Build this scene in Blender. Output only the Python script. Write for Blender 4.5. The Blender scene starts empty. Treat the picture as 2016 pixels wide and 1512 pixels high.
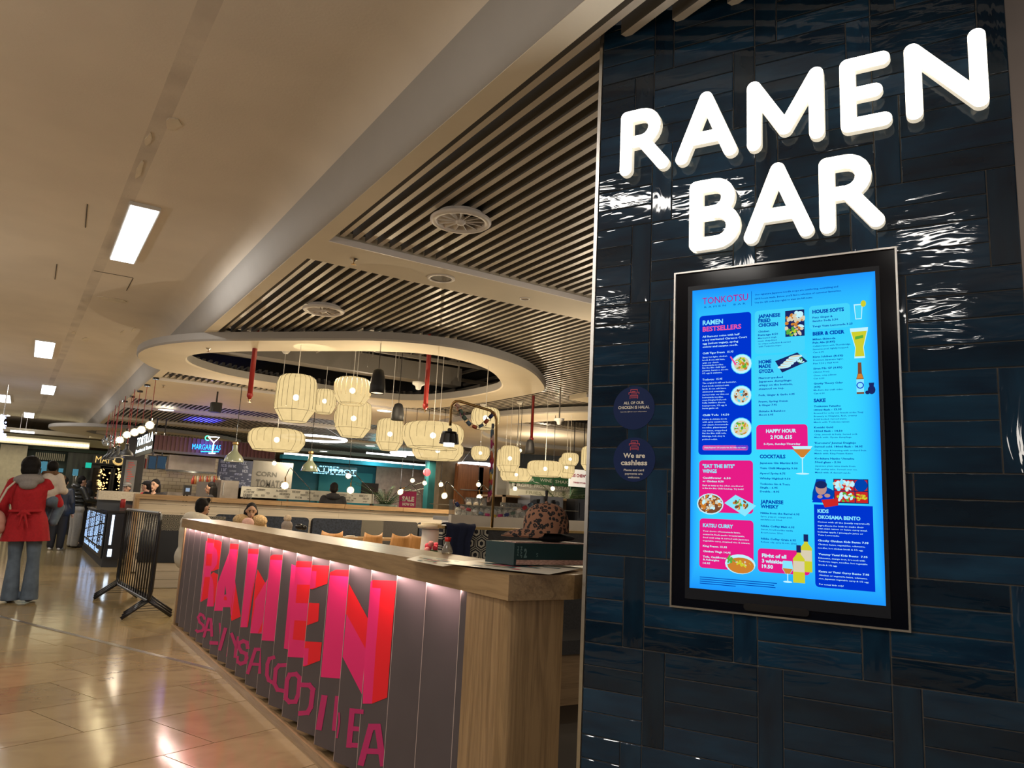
import bpy, bmesh, math, random
from mathutils import Vector, Matrix
random.seed(7)
sc = bpy.context.scene
COL = sc.collection

# ------------------------------------------------------------------ camera
F, YAW, PITCH, ROLL, WA = 1500.0, 0.559290, 0.170596, 0.0502735, -0.4720936
_f0 = Vector((math.sin(YAW), math.cos(YAW), 0)); _r0 = Vector((math.cos(YAW), -math.sin(YAW), 0)); _u0 = Vector((0, 0, 1))
FW = math.cos(PITCH)*_f0 + math.sin(PITCH)*_u0
_u = -math.sin(PITCH)*_f0 + math.cos(PITCH)*_u0
RT = math.cos(ROLL)*_r0 + math.sin(ROLL)*_u
UP = -math.sin(ROLL)*_r0 + math.cos(ROLL)*_u
CAM = Vector((0, 0, 1.35))
cd = bpy.data.cameras.new('camera'); cam = bpy.data.objects.new('camera', cd); COL.objects.link(cam)
cd.sensor_width = 36; cd.sensor_fit = 'HORIZONTAL'; cd.lens = 36*F/2016; cd.clip_start = 0.05; cd.clip_end = 200
m = Matrix((( RT.x, UP.x, -FW.x, CAM.x), (RT.y, UP.y, -FW.y, CAM.y), (RT.z, UP.z, -FW.z, CAM.z), (0, 0, 0, 1)))
cam.matrix_world = m
sc.camera = cam

# ------------------------------------------------------------------ world and exposure
w = bpy.data.worlds.new('world'); sc.world = w; w.use_nodes = True
bg = w.node_tree.nodes['Background']; bg.inputs[0].default_value = (1.0, 0.93, 0.86, 1); bg.inputs[1].default_value = 0.30
sc.view_settings.view_transform = 'Standard'; sc.view_settings.look = 'None'
sc.view_settings.gamma = 1; sc.view_settings.use_curve_mapping = False
sc.view_settings.exposure = 0.0

def area(name, loc, size, size_y, power, color, rot=(0, 0, 0), spread=None):
    l = bpy.data.lights.new(name, 'AREA'); l.shape = 'RECTANGLE'; l.size = size; l.size_y = size_y
    l.energy = power; l.color = color
    if spread: l.spread = spread
    o = bpy.data.objects.new(name, l); COL.objects.link(o); o.location = loc; o.rotation_euler = rot
    return o
def point(name, loc, power, color, r=0.05):
    l = bpy.data.lights.new(name, 'POINT'); l.energy = power; l.color = color; l.shadow_soft_size = r
    o = bpy.data.objects.new(name, l); COL.objects.link(o); o.location = loc
    return o
LAMPS = [(0.54, 7.5), (0.0, 14.7), (0.2, 20.5), (-0.7, 23.6), (-.62, 1.95), (-3.4, 7.5), (-3.4, 14.7), (-3.4, 2.6)]
for i, (x, y) in enumerate(LAMPS):
    area('ceiling_panel_light', (x, y, 3.66), 1.7*.12, 1.7, 40, (1., .95, .88))
for (x, y, p) in [(-1.25, -.5, 11), (-3.3, -1.5, 12), (-2.2, -2.6, 12), (-2.0, .9, 9)]: area('round_downlight_light', (x, y, 3.66), .22, .5, p, (1., .95, .88))
# added fill points outside the view, washing the plaster ceiling with light
for (x, y, z, p) in [(-3, 3, 2.3, 60), (-2.8, 9, 2.4, 62), (-3, 16, 2.4, 65), (-1.6, -1.6, 2.1, 28), (-3, 25, 2.4, 90), (3.2, .2, 2.6, 22)]:
    point('ceiling_wash_fill', (x, y, z), p, (1.0, .92, .82), .2)
point('side_passage_fill', (4.2, 1.6, 2.7), 30, (1.0, .85, .72), .2)  # added fill so the wall past the column is not dark
# LED strip tucked under the counter fascia
area('counter_led_strip', (1.506, 5.76, 1.050), .010, 6.1, 24, (1.0, .66, .60))
# glow of the lantern cluster onto the ring above it
for (x, y, p) in [(2.3, 8.5, 16), (3.3, 8.2, 20), (4.3, 8.7, 20), (5.2, 9.6, 16), (3.2, 10.6, 14), (7.4, 11, 22), (8.6, 12, 22)]:
    point('lantern_glow', (x, y, 2.45), p, (1.0, .80, .52), .0)
for (x, y, z, p) in [(4.6, 6.0, 2.5, 16), (6.0, 6.2, 2.5, 16), (10.2, 14.8, 2.7, 45), (3.6, 4.4, 2.6, 8), (2.4, 12.2, 2.3, 16), (5.2, 13.4, 2.5, 30), (2.3, 9.9, 2.25, 14)]:
    point('restaurant_fill', (x, y, z), p, (1.0, .84, .62), .0)  # unseen points added to brighten the bar, booths, green board and seated man
# warm spots of the restaurant
for (x, y, p) in [(3.2, 8.6, 60), (6.0, 9.0, 50), (4.5, 12.5, 60), (3.0, 16.0, 60), (8.0, 14.0, 90), (2.4, 19.5, 45), (6.0, 20.0, 90), (10.0, 21.0, 80)]:
    area('restaurant_light', (x, y, 2.86), .5, .5, p*1.3, (1.0, .80, .55))

# ------------------------------------------------------------------ pixel helpers (photo frame 2016x1512)
def ray(x, y): return RT*((x-1008)/F) - UP*((y-756)/F) + FW
def PZ(x, y, z): d = ray(x, y); return CAM + d*((z-CAM.z)/d.z)
def PX(x, y, X): d = ray(x, y); return CAM + d*(X/d.x)
def PY(x, y, Y): d = ray(x, y); return CAM + d*(Y/d.y)
def PD(x, y, D): return CAM + ray(x, y)*D
def PP(x, y, p, n): d = ray(x, y); return CAM + d*((p-CAM).dot(n)/d.dot(n))

# ------------------------------------------------------------------ materials
MATS = {}
def mat(name, col, rough=.6, metal=0., emit=None, es=0., noise=0., nscale=8., bump=0., bscale=40., alpha=1., trans=0., coat=0., stretch=(1, 1, 1), spec=None, rand=0.):
    if name in MATS: return MATS[name]
    mt = bpy.data.materials.new(name); mt.use_nodes = True; nt = mt.node_tree
    p = nt.nodes['Principled BSDF']; c = (*col, 1)
    p.inputs['Base Color'].default_value = c; p.inputs['Roughness'].default_value = rough; p.inputs['Metallic'].default_value = metal
    if spec is not None: p.inputs['Specular IOR Level'].default_value = spec
    if coat: p.inputs['Coat Weight'].default_value = coat; p.inputs['Coat Roughness'].default_value = .05
    if trans: p.inputs['Transmission Weight'].default_value = trans
    if alpha < 1: p.inputs['Alpha'].default_value = alpha
    if emit: p.inputs['Emission Color'].default_value = (*emit, 1); p.inputs['Emission Strength'].default_value = es
    tc = nt.nodes.new('ShaderNodeTexCoord'); mp = nt.nodes.new('ShaderNodeMapping'); mp.inputs['Scale'].default_value = stretch
    nt.links.new(tc.outputs['Object'], mp.inputs[0])
    last = None
    if noise:
        n = nt.nodes.new('ShaderNodeTexNoise'); n.inputs['Scale'].default_value = nscale; n.inputs['Detail'].default_value = 5
        nt.links.new(mp.outputs[0], n.inputs['Vector'])
        mr = nt.nodes.new('ShaderNodeMapRange'); mr.inputs[1].default_value = .3; mr.inputs[2].default_value = .7
        mr.inputs[3].default_value = 1-noise; mr.inputs[4].default_value = 1+noise
        nt.links.new(n.outputs[0], mr.inputs[0]); last = mr.outputs[0]
    if rand:
        oi = nt.nodes.new('ShaderNodeObjectInfo'); mr = nt.nodes.new('ShaderNodeMapRange')
        mr.inputs[3].default_value = 1-rand; mr.inputs[4].default_value = 1+rand; nt.links.new(oi.outputs['Random'], mr.inputs[0])
        if last:
            mm = nt.nodes.new('ShaderNodeMath'); mm.operation = 'MULTIPLY'; nt.links.new(last, mm.inputs[0]); nt.links.new(mr.outputs[0], mm.inputs[1]); last = mm.outputs[0]
        else: last = mr.outputs[0]
    if last:
        vm = nt.nodes.new('ShaderNodeVectorMath'); vm.operation = 'SCALE'; vm.inputs[0].default_value = col
        nt.links.new(last, vm.inputs['Scale']); nt.links.new(vm.outputs[0], p.inputs['Base Color'])
    if bump:
        n2 = nt.nodes.new('ShaderNodeTexNoise'); n2.inputs['Scale'].default_value = bscale; n2.inputs['Detail'].default_value = 3
        nt.links.new(mp.outputs[0], n2.inputs['Vector'])
        b = nt.nodes.new('ShaderNodeBump'); b.inputs['Strength'].default_value = bump; b.inputs['Distance'].default_value = .01
        nt.links.new(n2.outputs[0], b.inputs['Height']); nt.links.new(b.outputs[0], p.inputs['Normal'])
    MATS[name] = mt; return mt
def emat(name, col, s=1.):
    if name in MATS: return MATS[name]
    mt = bpy.data.materials.new(name); mt.use_nodes = True; nt = mt.node_tree; nt.nodes.clear()
    e = nt.nodes.new('ShaderNodeEmission'); e.inputs[0].default_value = (*col, 1); e.inputs[1].default_value = s
    o = nt.nodes.new('ShaderNodeOutputMaterial'); nt.links.new(e.outputs[0], o.inputs[0]); MATS[name] = mt; return mt
def woodmat(name, c1, c2, axis=2, scale=6., rough=.45):
    mt = bpy.data.materials.new(name); mt.use_nodes = True; nt = mt.node_tree; p = nt.nodes['Principled BSDF']; p.inputs['Roughness'].default_value = rough
    tc = nt.nodes.new('ShaderNodeTexCoord'); mp = nt.nodes.new('ShaderNodeMapping')
    s = [scale*4]*3; s[axis] = scale*.22; mp.inputs['Scale'].default_value = s
    nt.links.new(tc.outputs['Object'], mp.inputs[0])
    n = nt.nodes.new('ShaderNodeTexNoise'); n.inputs['Scale'].default_value = 1.6; n.inputs['Detail'].default_value = 6; n.inputs['Distortion'].default_value = 1.2
    nt.links.new(mp.outputs[0], n.inputs['Vector'])
    n2 = nt.nodes.new('ShaderNodeTexNoise'); n2.inputs['Scale'].default_value = 9; n2.inputs['Detail'].default_value = 3
    nt.links.new(mp.outputs[0], n2.inputs['Vector'])
    mx = nt.nodes.new('ShaderNodeMath'); mx.operation = 'MULTIPLY_ADD'; mx.inputs[1].default_value = .35
    nt.links.new(n2.outputs[0], mx.inputs[0]); nt.links.new(n.outputs[0], mx.inputs[2])
    cr = nt.nodes.new('ShaderNodeValToRGB'); cr.color_ramp.elements[0].position = .45; cr.color_ramp.elements[0].color = (*c2, 1); cr.color_ramp.elements[1].position = .8; cr.color_ramp.elements[1].color = (*c1, 1)
    nt.links.new(mx.outputs[0], cr.inputs[0]); nt.links.new(cr.outputs[0], p.inputs['Base Color'])
    MATS[name] = mt; return mt

# ------------------------------------------------------------------ mesh helpers
class MB:
    def __init__(s): s.v = []; s.f = []; s.mi = []
    def add(s, vs, fs, mi=0):
        b = len(s.v); s.v += [tuple(v) for v in vs]; s.f += [tuple(i+b for i in f) for f in fs]; s.mi += [mi]*len(fs); return s
    def box(s, a, b, mi=0, M=None):
        x0, y0, z0 = (min(a[i], b[i]) for i in range(3)); x1, y1, z1 = (max(a[i], b[i]) for i in range(3))
        vs = [(x0,y0,z0),(x1,y0,z0),(x1,y1,z0),(x0,y1,z0),(x0,y0,z1),(x1,y0,z1),(x1,y1,z1),(x0,y1,z1)]
        if M: vs = [M @ Vector(v) for v in vs]
        return s.add(vs, [(3,2,1,0),(4,5,6,7),(0,1,5,4),(1,2,6,5),(2,3,7,6),(3,0,4,7)], mi)
    def cyl(s, p0, p1, r0, r1=None, n=12, mi=0, caps=True):
        r1 = r0 if r1 is None else r1
        p0 = Vector(p0); p1 = Vector(p1); d = (p1-p0).normalized(); a = d.orthogonal().normalized(); b = d.cross(a)
        vs = []
        for p, r in ((p0, r0), (p1, r1)):
            for i in range(n):
                t = 2*math.pi*i/n; vs.append(p + a*(r*math.cos(t)) + b*(r*math.sin(t)))
        fs = [(i, (i+1) % n, n+(i+1) % n, n+i) for i in range(n)]
        if caps: fs += [tuple(range(n-1, -1, -1)), tuple(range(n, 2*n))]
        return s.add(vs, fs, mi)
    def tube(s, pts, r, n=8, mi=0, close=False):
        pts = [Vector(p) for p in pts]; m = len(pts); vs = []; a = None
        for i, p in enumerate(pts):
            if close: d = pts[(i+1) % m]-pts[i-1]
            else: d = pts[min(i+1, m-1)]-pts[max(i-1, 0)]
            d.normalize()
            if a is None: a = d.orthogonal().normalized()
            else: a = (a-d*a.dot(d)); a = a.normalized() if a.length > 1e-6 else d.orthogonal().normalized()
            b = d.cross(a); rr = r[i] if isinstance(r, (list, tuple)) else r
            for k in range(n):
                t = 2*math.pi*k/n; vs.append(p + a*(rr*math.cos(t)) + b*(rr*math.sin(t)))
        fs = []
        for i in range(m if close else m-1):
            j = (i+1) % m
            for k in range(n): fs.append((i*n+k, i*n+(k+1) % n, j*n+(k+1) % n, j*n+k))
        if not close: fs += [tuple(range(n-1, -1, -1)), tuple(range((m-1)*n, m*n))]
        return s.add(vs, fs, mi)
    def lathe(s, prof, n=24, mi=0, c=(0, 0, 0), closed=False):
        vs = []; c = Vector(c)
        for r, z in prof:
            for k in range(n):
                t = 2*math.pi*k/n; vs.append(c+Vector((r*math.cos(t), r*math.sin(t), z)))
        fs = []
        for i in range(len(prof)-1):
            for k in range(n): fs.append((i*n+k, i*n+(k+1) % n, (i+1)*n+(k+1) % n, (i+1)*n+k))
        if closed: fs += [tuple(range(n-1, -1, -1)), tuple(range((len(prof)-1)*n, len(prof)*n))]
        return s.add(vs, fs, mi)
    def sph(s, c, r, n=12, m=8, mi=0, sc_=(1, 1, 1)):
        prof = [(max(1e-5, r*math.sin(math.pi*i/m)), -r*math.cos(math.pi*i/m)) for i in range(m+1)]
        b = len(s.v); s.lathe(prof, n, mi)
        for i in range(b, len(s.v)):
            v = s.v[i]; s.v[i] = (c[0]+v[0]*sc_[0], c[1]+v[1]*sc_[1], c[2]+v[2]*sc_[2])
        return s
    def prism(s, poly, z0, z1, mi=0, mi_side=None):
        n = len(poly); vs = [(p[0], p[1], z0) for p in poly]+[(p[0], p[1], z1) for p in poly]
        s.add(vs, [tuple(range(n-1, -1, -1)), tuple(range(n, 2*n))], mi)
        b = len(s.v)-2*n
        for i in range(n):
            j = (i+1) % n; s.f.append((b+i, b+j, b+n+j, b+n+i)); s.mi.append(mi if mi_side is None else mi_side)
        return s
    def poly(s, pts, mi=0): return s.add(pts, [tuple(range(len(pts)))], mi)
def mk(name, mb, mats, parent=None, smooth=False, loc=None, kind=None, label=None, cat=None, group=None):
    me = bpy.data.meshes.new(name); me.from_pydata([tuple(v) for v in mb.v], [], mb.f)
    if not isinstance(mats, (list, tuple)): mats = [mats]
    for q in mats: me.materials.append(q)
    me.polygons.foreach_set('material_index', [min(i, len(mats)-1) for i in mb.mi])
    if smooth: me.polygons.foreach_set('use_smooth', [True]*len(me.polygons))
    me.update()
    return ob(name, me, parent, loc, kind, label, cat, group)
def ob(name, me, parent=None, loc=None, kind=None, label=None, cat=None, group=None):
    o = bpy.data.objects.new(name, me); COL.objects.link(o)
    if parent is not None: o.parent = parent
    if loc is not None: o.location = loc
    if kind: o['kind'] = kind
    if label: o['label'] = label
    if cat: o['category'] = cat
    if group: o['group'] = group
    return o
def empty(name, loc, label, cat, rz=0, group=None):
    o = bpy.data.objects.new(name, None); COL.objects.link(o); o.location = loc; o.rotation_euler = (0, 0, rz); o.empty_display_size = .1
    o['label'] = label; o['category'] = cat
    if group: o['group'] = group
    return o
def copy_tree(o, parent=None, loc=None, rz=None, label=None, group=None, scale=None):
    c = o.copy(); COL.objects.link(c)
    if parent is not None: c.parent = parent
    if loc is not None: c.location = loc
    if rz is not None: c.rotation_euler = (0, 0, rz)
    if label: c['label'] = label
    if group: c['group'] = group
    if scale: c.scale = scale
    for ch in list(o.children): copy_tree(ch, c)
    return c
def shift(mb, d):
    mb.v = [(v[0]+d[0], v[1]+d[1], v[2]+d[2]) for v in mb.v]; return mb
def xf(mb, M):
    mb.v = [tuple(M @ Vector(v)) for v in mb.v]; return mb
def boxY(mb, x0, y0, x1, y1, Y, th=.05, mi=0):
    a = PY(x0, y0, Y); b = PY(x1, y1, Y); return mb.box((a.x, Y, b.z), (b.x, Y+th, a.z), mi)
def arc(cx, cy, r, a0, a1, n): return [(cx+r*math.cos(a0+(a1-a0)*i/n), cy+r*math.sin(a0+(a1-a0)*i/n)) for i in range(n+1)]

# text glyph meshes: returns verts/faces in XY, scaled to unit cap height, left at x=0
_TX = {}
def textmesh(s, bold=.0, res=2):
    k = (s, bold, res)
    if k in _TX: return _TX[k]
    cu = bpy.data.curves.new('t', 'FONT'); cu.body = s; cu.resolution_u = res; cu.offset = bold; cu.fill_mode = 'FRONT'
    o = bpy.data.objects.new('t', cu); COL.objects.link(o)
    dg = bpy.context.evaluated_depsgraph_get(); me = bpy.data.meshes.new_from_object(o.evaluated_get(dg))
    vs = [v.co.copy() for v in me.vertices]; fs = [tuple(p.vertices) for p in me.polygons]
    bpy.data.objects.remove(o); bpy.data.curves.remove(cu); bpy.data.meshes.remove(me)
    if not vs: vs = [Vector((0, 0, 0))]; fs = []
    x0 = min(v.x for v in vs); x1 = max(v.x for v in vs)
    r = ([((v.x-x0), v.y) for v in vs], fs, max(x1-x0, 1e-4)); _TX[k] = r; return r
def add_text(mb, s, origin, ex, ey, width, cap, mi=0, bold=.02, res=2, off=None, thick=None):
    vs, fs, wd_ = textmesh(s, bold, res); o = Vector(origin)
    if off is not None: o = o+off
    sx = width/wd_; sy = cap/.72
    P = [o+ex*(x*sx)+ey*(y*sy) for x, y in vs]
    mb.add(P, fs, mi)
# ------------------------------------------------------------------ structure materials
M_plaster = mat('cream_plaster', (.76, .68, .58), .85, noise=.05, nscale=1.5, bump=.12, bscale=60)
M_soffit = mat('soffit_paint', (.80, .71, .56), .7, noise=.04, nscale=2)
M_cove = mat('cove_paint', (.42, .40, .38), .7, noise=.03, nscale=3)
M_slat = mat('slat_side_shaded', (.17, .155, .135), .5, noise=.05, nscale=3); M_slatb = mat('slat_bottom_lit', (.60, .53, .44), .35, noise=.05, nscale=3)  # light from below put in the colour: bottoms paler, sides darker
M_black = mat('plenum_black', (.012, .012, .016), .9)
M_steel = mat('brushed_steel', (.62, .60, .57), .28, 1.0, noise=.06, nscale=30)
M_brass = mat('aged_brass', (.50, .32, .12), .3, 1.0, noise=.1, nscale=20)
M_conduit = mat('conduit_grey', (.30, .28, .26), .5, .3)
M_white = mat('white_paint', (.78, .76, .72), .55, noise=.03)
M_blackmetal = mat('black_enamel', (.012, .012, .014), .22, .0, coat=.6, noise=.1, nscale=30)
M_darkgreen = mat('dark_green_paint', (.025, .045, .035), .6, noise=.15, nscale=4)
M_grout = mat('grout_grey', (.17, .155, .14), .9, noise=.12, nscale=30)
oak = woodmat('oak_horizontal', (.33, .215, .105), (.21, .13, .06), 1, 5, .33)
oakv = woodmat('oak_vertical', (.33, .21, .10), (.19, .115, .052), 2, 5)
oakx = woodmat('oak_crosswise', (.40, .26, .13), (.25, .16, .08), 0, 5)
darkwood = woodmat('dark_door_wood', (.30, .12, .045), (.17, .065, .025), 2, 3)

# plaster ceiling gets a dirty taped seam running away from the viewer
def seam(mt):
    nt = mt.node_tree; p = nt.nodes['Principled BSDF']
    g = nt.nodes.new('ShaderNodeNewGeometry'); sp = nt.nodes.new('ShaderNodeSeparateXYZ'); nt.links.new(g.outputs['Position'], sp.inputs[0])
    def M(op, a, b=None, c=None):
        q = nt.nodes.new('ShaderNodeMath'); q.operation = op
        for i, v in enumerate((a, b, c)):
            if v is None: continue
            if isinstance(v, (int, float)): q.inputs[i].default_value = v
            else: nt.links.new(v, q.inputs[i])
        return q.outputs[0]
    n = nt.nodes.new('ShaderNodeTexNoise'); n.inputs['Scale'].default_value = 2.2; n.inputs['Detail'].default_value = 6; nt.links.new(g.outputs['Position'], n.inputs['Vector'])
    lx = M('MULTIPLY_ADD', sp.outputs[1], .0145, -.50); d = M('ABSOLUTE', M('ADD', sp.outputs[0], lx))
    band = M('LESS_THAN', d, .052); k = M('MULTIPLY', band, M('SUBTRACT', n.outputs[0], .30))
    old = p.inputs['Base Color'].links[0].from_socket
    mx = nt.nodes.new('ShaderNodeMix'); mx.data_type = 'RGBA'
    nt.links.new(M('MULTIPLY', k, 1.1), mx.inputs['Factor']); nt.links.new(old, mx.inputs['A']); mx.inputs['B'].default_value = (.30, .26, .23, 1)
    nt.links.new(mx.outputs['Result'], p.inputs['Base Color'])
seam(M_plaster)

# ------------------------------------------------------------------ floor
M_joint = mat('floor_joint', (.03, .02, .012), .7)
def floormat():
    mt = bpy.data.materials.new('polished_limestone'); mt.use_nodes = True; nt = mt.node_tree; p = nt.nodes['Principled BSDF']
    g = nt.nodes.new('ShaderNodeNewGeometry'); oi = nt.nodes.new('ShaderNodeObjectInfo')
    ad = nt.nodes.new('ShaderNodeVectorMath'); ad.operation = 'MULTIPLY_ADD'; ad.inputs[1].default_value = (7, 13, 3)
    cx = nt.nodes.new('ShaderNodeCombineXYZ')
    for i in range(3): nt.links.new(oi.outputs['Random'], cx.inputs[i])
    nt.links.new(cx.outputs[0], ad.inputs[0]); nt.links.new(g.outputs['Position'], ad.inputs[2])
    mp = nt.nodes.new('ShaderNodeMapping'); mp.inputs['Rotation'].default_value = (0, 0, math.radians(-22.7)); mp.inputs['Scale'].default_value = (1.3, 1.9, 1); nt.links.new(ad.outputs[0], mp.inputs[0])
    n = nt.nodes.new('ShaderNodeTexNoise'); n.inputs['Scale'].default_value = 2.4; n.inputs['Detail'].default_value = 9; n.inputs['Distortion'].default_value = .8; nt.links.new(mp.outputs[0], n.inputs['Vector'])
    cr = nt.nodes.new('ShaderNodeValToRGB'); e = cr.color_ramp.elements
    e[0].position = .30; e[0].color = (.235, .165, .080, 1); e[1].position = .60; e[1].color = (.315, .235, .115, 1)
    e2 = cr.color_ramp.elements.new(.40); e2.color = (.280, .205, .098, 1)
    nt.links.new(n.outputs[0], cr.inputs[0])
    mr = nt.nodes.new('ShaderNodeMapRange'); mr.inputs[3].default_value = .82; mr.inputs[4].default_value = 1.12; nt.links.new(oi.outputs['Random'], mr.inputs[0])
    vm = nt.nodes.new('ShaderNodeVectorMath'); vm.operation = 'SCALE'; nt.links.new(cr.outputs[0], vm.inputs[0]); nt.links.new(mr.outputs[0], vm.inputs['Scale'])
    nt.links.new(vm.outputs[0], p.inputs['Base Color'])
    p.inputs['Roughness'].default_value = .13; p.inputs['Specular IOR Level'].default_value = .75
    n2 = nt.nodes.new('ShaderNodeTexNoise'); n2.inputs['Scale'].default_value = 5; nt.links.new(g.outputs['Position'], n2.inputs['Vector'])
    b = nt.nodes.new('ShaderNodeBump'); b.inputs['Strength'].default_value = .06; b.inputs['Distance'].default_value = .02; nt.links.new(n2.outputs[0], b.inputs['Height']); nt.links.new(b.outputs[0], p.inputs['Normal'])
    return mt
M_floor = floormat()
floor = mk('floor', MB().box((-9, -6, -.12), (22, 40, -.003)), M_joint, kind='structure')
CA, SA = math.cos(math.radians(22.7)), math.sin(math.radians(22.7))
def uv2xy(u, v): return (u*CA - v*SA, u*SA + v*CA)
TL, TW = 1.02, .68
tile_me = None; nt_ = 0; rest = MB(); offs = [2.54, 2.85, 3.48, 2.88, 3.2, 2.6]
for r in range(-14, 46):
    v0 = 3.95 + (r-1)*TW; off = offs[r % 6]
    for c in range(-14, 26):
        u0 = off + c*TL; x, y = uv2xy(u0+TL/2, v0+TW/2)
        if not (-4 < x < 11 and -2 < y < 36): continue
        if x > 2.2 and y < 9.5: continue
        near = (-1.6 < x < 2.1 and 2.2 < y < 14.5)
        if near and nt_ < 290:
            if tile_me is None:
                mb = MB().box((-TL/2+.003, -TW/2+.003, -.012), (TL/2-.003, TW/2-.003, 0))
                o = mk('floor_tile', mb, M_floor, floor); tile_me = o.data
            else: o = ob('floor_tile', tile_me, floor)
            o.location = (x, y, 0); o.rotation_euler = (0, 0, math.radians(22.7)); nt_ += 1
        else:
            M = Matrix.Translation((x, y, 0)) @ Matrix.Rotation(math.radians(22.7), 4, 'Z')
            rest.box((-TL/2+.003, -TW/2+.003, -.012), (TL/2-.003, TW/2-.003, 0), 0, M)
mk('distant_floor_tiles', rest, M_floor, floor, kind='stuff')
# metal expansion strip
a, b = PZ(-60, 1199, 0), PZ(428, 1320, 0)
d = (b-a).normalized(); n = Vector((-d.y, d.x, 0))
mb = MB()
for k in (-1, 0, 1):
    c0 = a+n*(k*.018); c1 = b+n*(k*.018); q = n*.0065
    mb.add([c0-q, c1-q, c1+q, c0+q, c0-q+Vector((0,0,.004)), c1-q+Vector((0,0,.004)), c1+q+Vector((0,0,.004)), c0+q+Vector((0,0,.004))], [(4,5,6,7),(0,1,5,4),(2,3,7,6)])
mk('trim_2', mb, M_steel, kind='structure')

# ------------------------------------------------------------------ ceiling: plaster with cove
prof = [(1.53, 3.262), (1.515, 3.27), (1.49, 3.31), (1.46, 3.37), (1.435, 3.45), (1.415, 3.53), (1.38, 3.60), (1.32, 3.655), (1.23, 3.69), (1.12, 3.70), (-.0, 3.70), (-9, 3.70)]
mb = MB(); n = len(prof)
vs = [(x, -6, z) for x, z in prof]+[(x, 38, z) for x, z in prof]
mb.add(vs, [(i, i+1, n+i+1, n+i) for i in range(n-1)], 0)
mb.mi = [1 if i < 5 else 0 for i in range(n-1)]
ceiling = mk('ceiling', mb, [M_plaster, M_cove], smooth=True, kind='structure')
mk('soffit_band', MB().box((1.53, -6, 3.26), (1.648, 38, 3.44)), M_soffit, ceiling)
M_flake = mat('peeling_plaster', (.74, .66, .53), .8, noise=.1)
fl = MB()
for px, py, sx, sy in [(340, 242, .05, .03), (292, 275, .02, .03), (274, 336, .02, .05), (222, 590, .16, .03), (168, 668, .05, .06), (145, 655, .03, .03), (262, 650, .02, .05), (240, 655, .02, .05)]:
    c = PZ(px, py, 3.697); k = 9; r0 = random.random()*6
    pts = [(c.x+sx*math.cos(2*math.pi*i/k+r0)*random.uniform(.6, 1.2), c.y+sy*4*math.sin(2*math.pi*i/k+r0)*random.uniform(.6, 1.2), 3.695) for i in range(k)]
    fl.prism([(p[0], p[1]) for p in pts], 3.692, 3.70)
mk('peeling_patches', fl, M_flake, ceiling, kind='stuff')
cr_ = MB()
for (x0, y0, x1, y1) in [(172, 402, 168, 448), (112, 520, 108, 550), (262, 548, 249, 572), (185, 533, 262, 547)]:
    p, q = PZ(x0, y0, 3.698), PZ(x1, y1, 3.698); dd = (q-p).normalized()*.0; nn = Vector((-(q-p).y, (q-p).x, 0)).normalized()*.004
    cr_.prism([tuple((p-nn)[:2]), tuple((q-nn)[:2]), tuple((q+nn)[:2]), tuple((p+nn)[:2])], 3.696, 3.699)
mk('hairline_crack', cr_, mat('crack_dark', (.10, .08, .06), .9), ceiling)

# soffit panels that cross the slatted ceiling
M_flange = mat('white_metal_flange', (.95, .90, .88), .4)
def soffit(y0, y1, x0=1.648, x1=13., z=3.26, h=.1, flange=True):
    o = mk('soffit_panel', MB().box((x0, y0, z), (x1, y1, z+h)), M_soffit, ceiling)
    if flange: mk('edge_flange', MB().box((x0, y0-.012, z-.002), (x1, y0, z+.045)), M_flange, o)
soffit(5.26, 5.755); soffit(13.62, 16.6); soffit(18.1, 18.55, flange=False); soffit(21.5, 22.1, flange=False); soffit(9.5, 9.95, 7.35, 14)
mk('plenum_deck', MB().box((1.3, -4, 4.25), (16, 27, 4.35)), M_black, ceiling)

# ring outlines traced from the photo on their own height
ZR = 3.16
def smooth_ring(pts, N=96, it=2):
    c = sum((Vector(p) for p in pts), Vector((0, 0)))/len(pts)
    for _ in range(it):
        q = []
        for i in range(len(pts)):
            a, b = Vector(pts[i]), Vector(pts[(i+1) % len(pts)]); q += [a*.75+b*.25, a*.25+b*.75]
        pts = q
    L = [0.]
    for i in range(len(pts)): L.append(L[-1]+(Vector(pts[(i+1) % len(pts)])-Vector(pts[i])).length)
    out = []
    for k in range(N):
        t = L[-1]*k/N
        for i in range(len(pts)):
            if L[i] <= t <= L[i+1]:
                f = (t-L[i])/max(1e-9, L[i+1]-L[i]); out.append(tuple(Vector(pts[i]).lerp(Vector(pts[(i+1) % len(pts)]), f))); break
    return out
def by_angle(pts, c, N=96):
    out = []
    for k in range(N):
        a = 2*math.pi*k/N; d = Vector((math.cos(a), math.sin(a))); best = None
        for i in range(len(pts)):
            p = Vector(pts[i])-c; q = Vector(pts[(i+1) % len(pts)])-c; e = q-p
            den = d.x*e.y-d.y*e.x
            if abs(den) < 1e-9: continue
            t = (p.x*e.y-p.y*e.x)/den; u = (p.x*d.y-p.y*d.x)/den
            if t > 0 and -1e-6 <= u <= 1+1e-6: best = t if best is None else max(best, t)
        out.append(tuple(c+d*(best or .1)))
    return out
ro = [(264,701),(278,688),(312,678),(382,671),(451,670),(603,670),(726,669),(818,674),(910,686),(987,705),(1049,729),(1073,757),(1076,768),(1064,774),(941,795),(849,805),(757,802),(634,779),(548,770),(451,753),(382,741),(312,730),(285,718)]
ri = [(363,708),(382,697),(451,693),(520,692),(603,692),(757,692),(849,697),(926,714),(969,732),(990,757),(985,766),(972,772),(910,784),(834,791),(757,788),(640,772),(555,758),(451,742),(382,721.5)]
ro = [tuple(PZ(x, y, ZR)[:2]) for x, y in ro]; ri = [tuple(PZ(x, y, ZR)[:2]) for x, y in ri]
cen = Vector((3.4, 9.72))
RO = by_angle(smooth_ring(ro), cen); RI = by_angle(smooth_ring(ri), cen)
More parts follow.
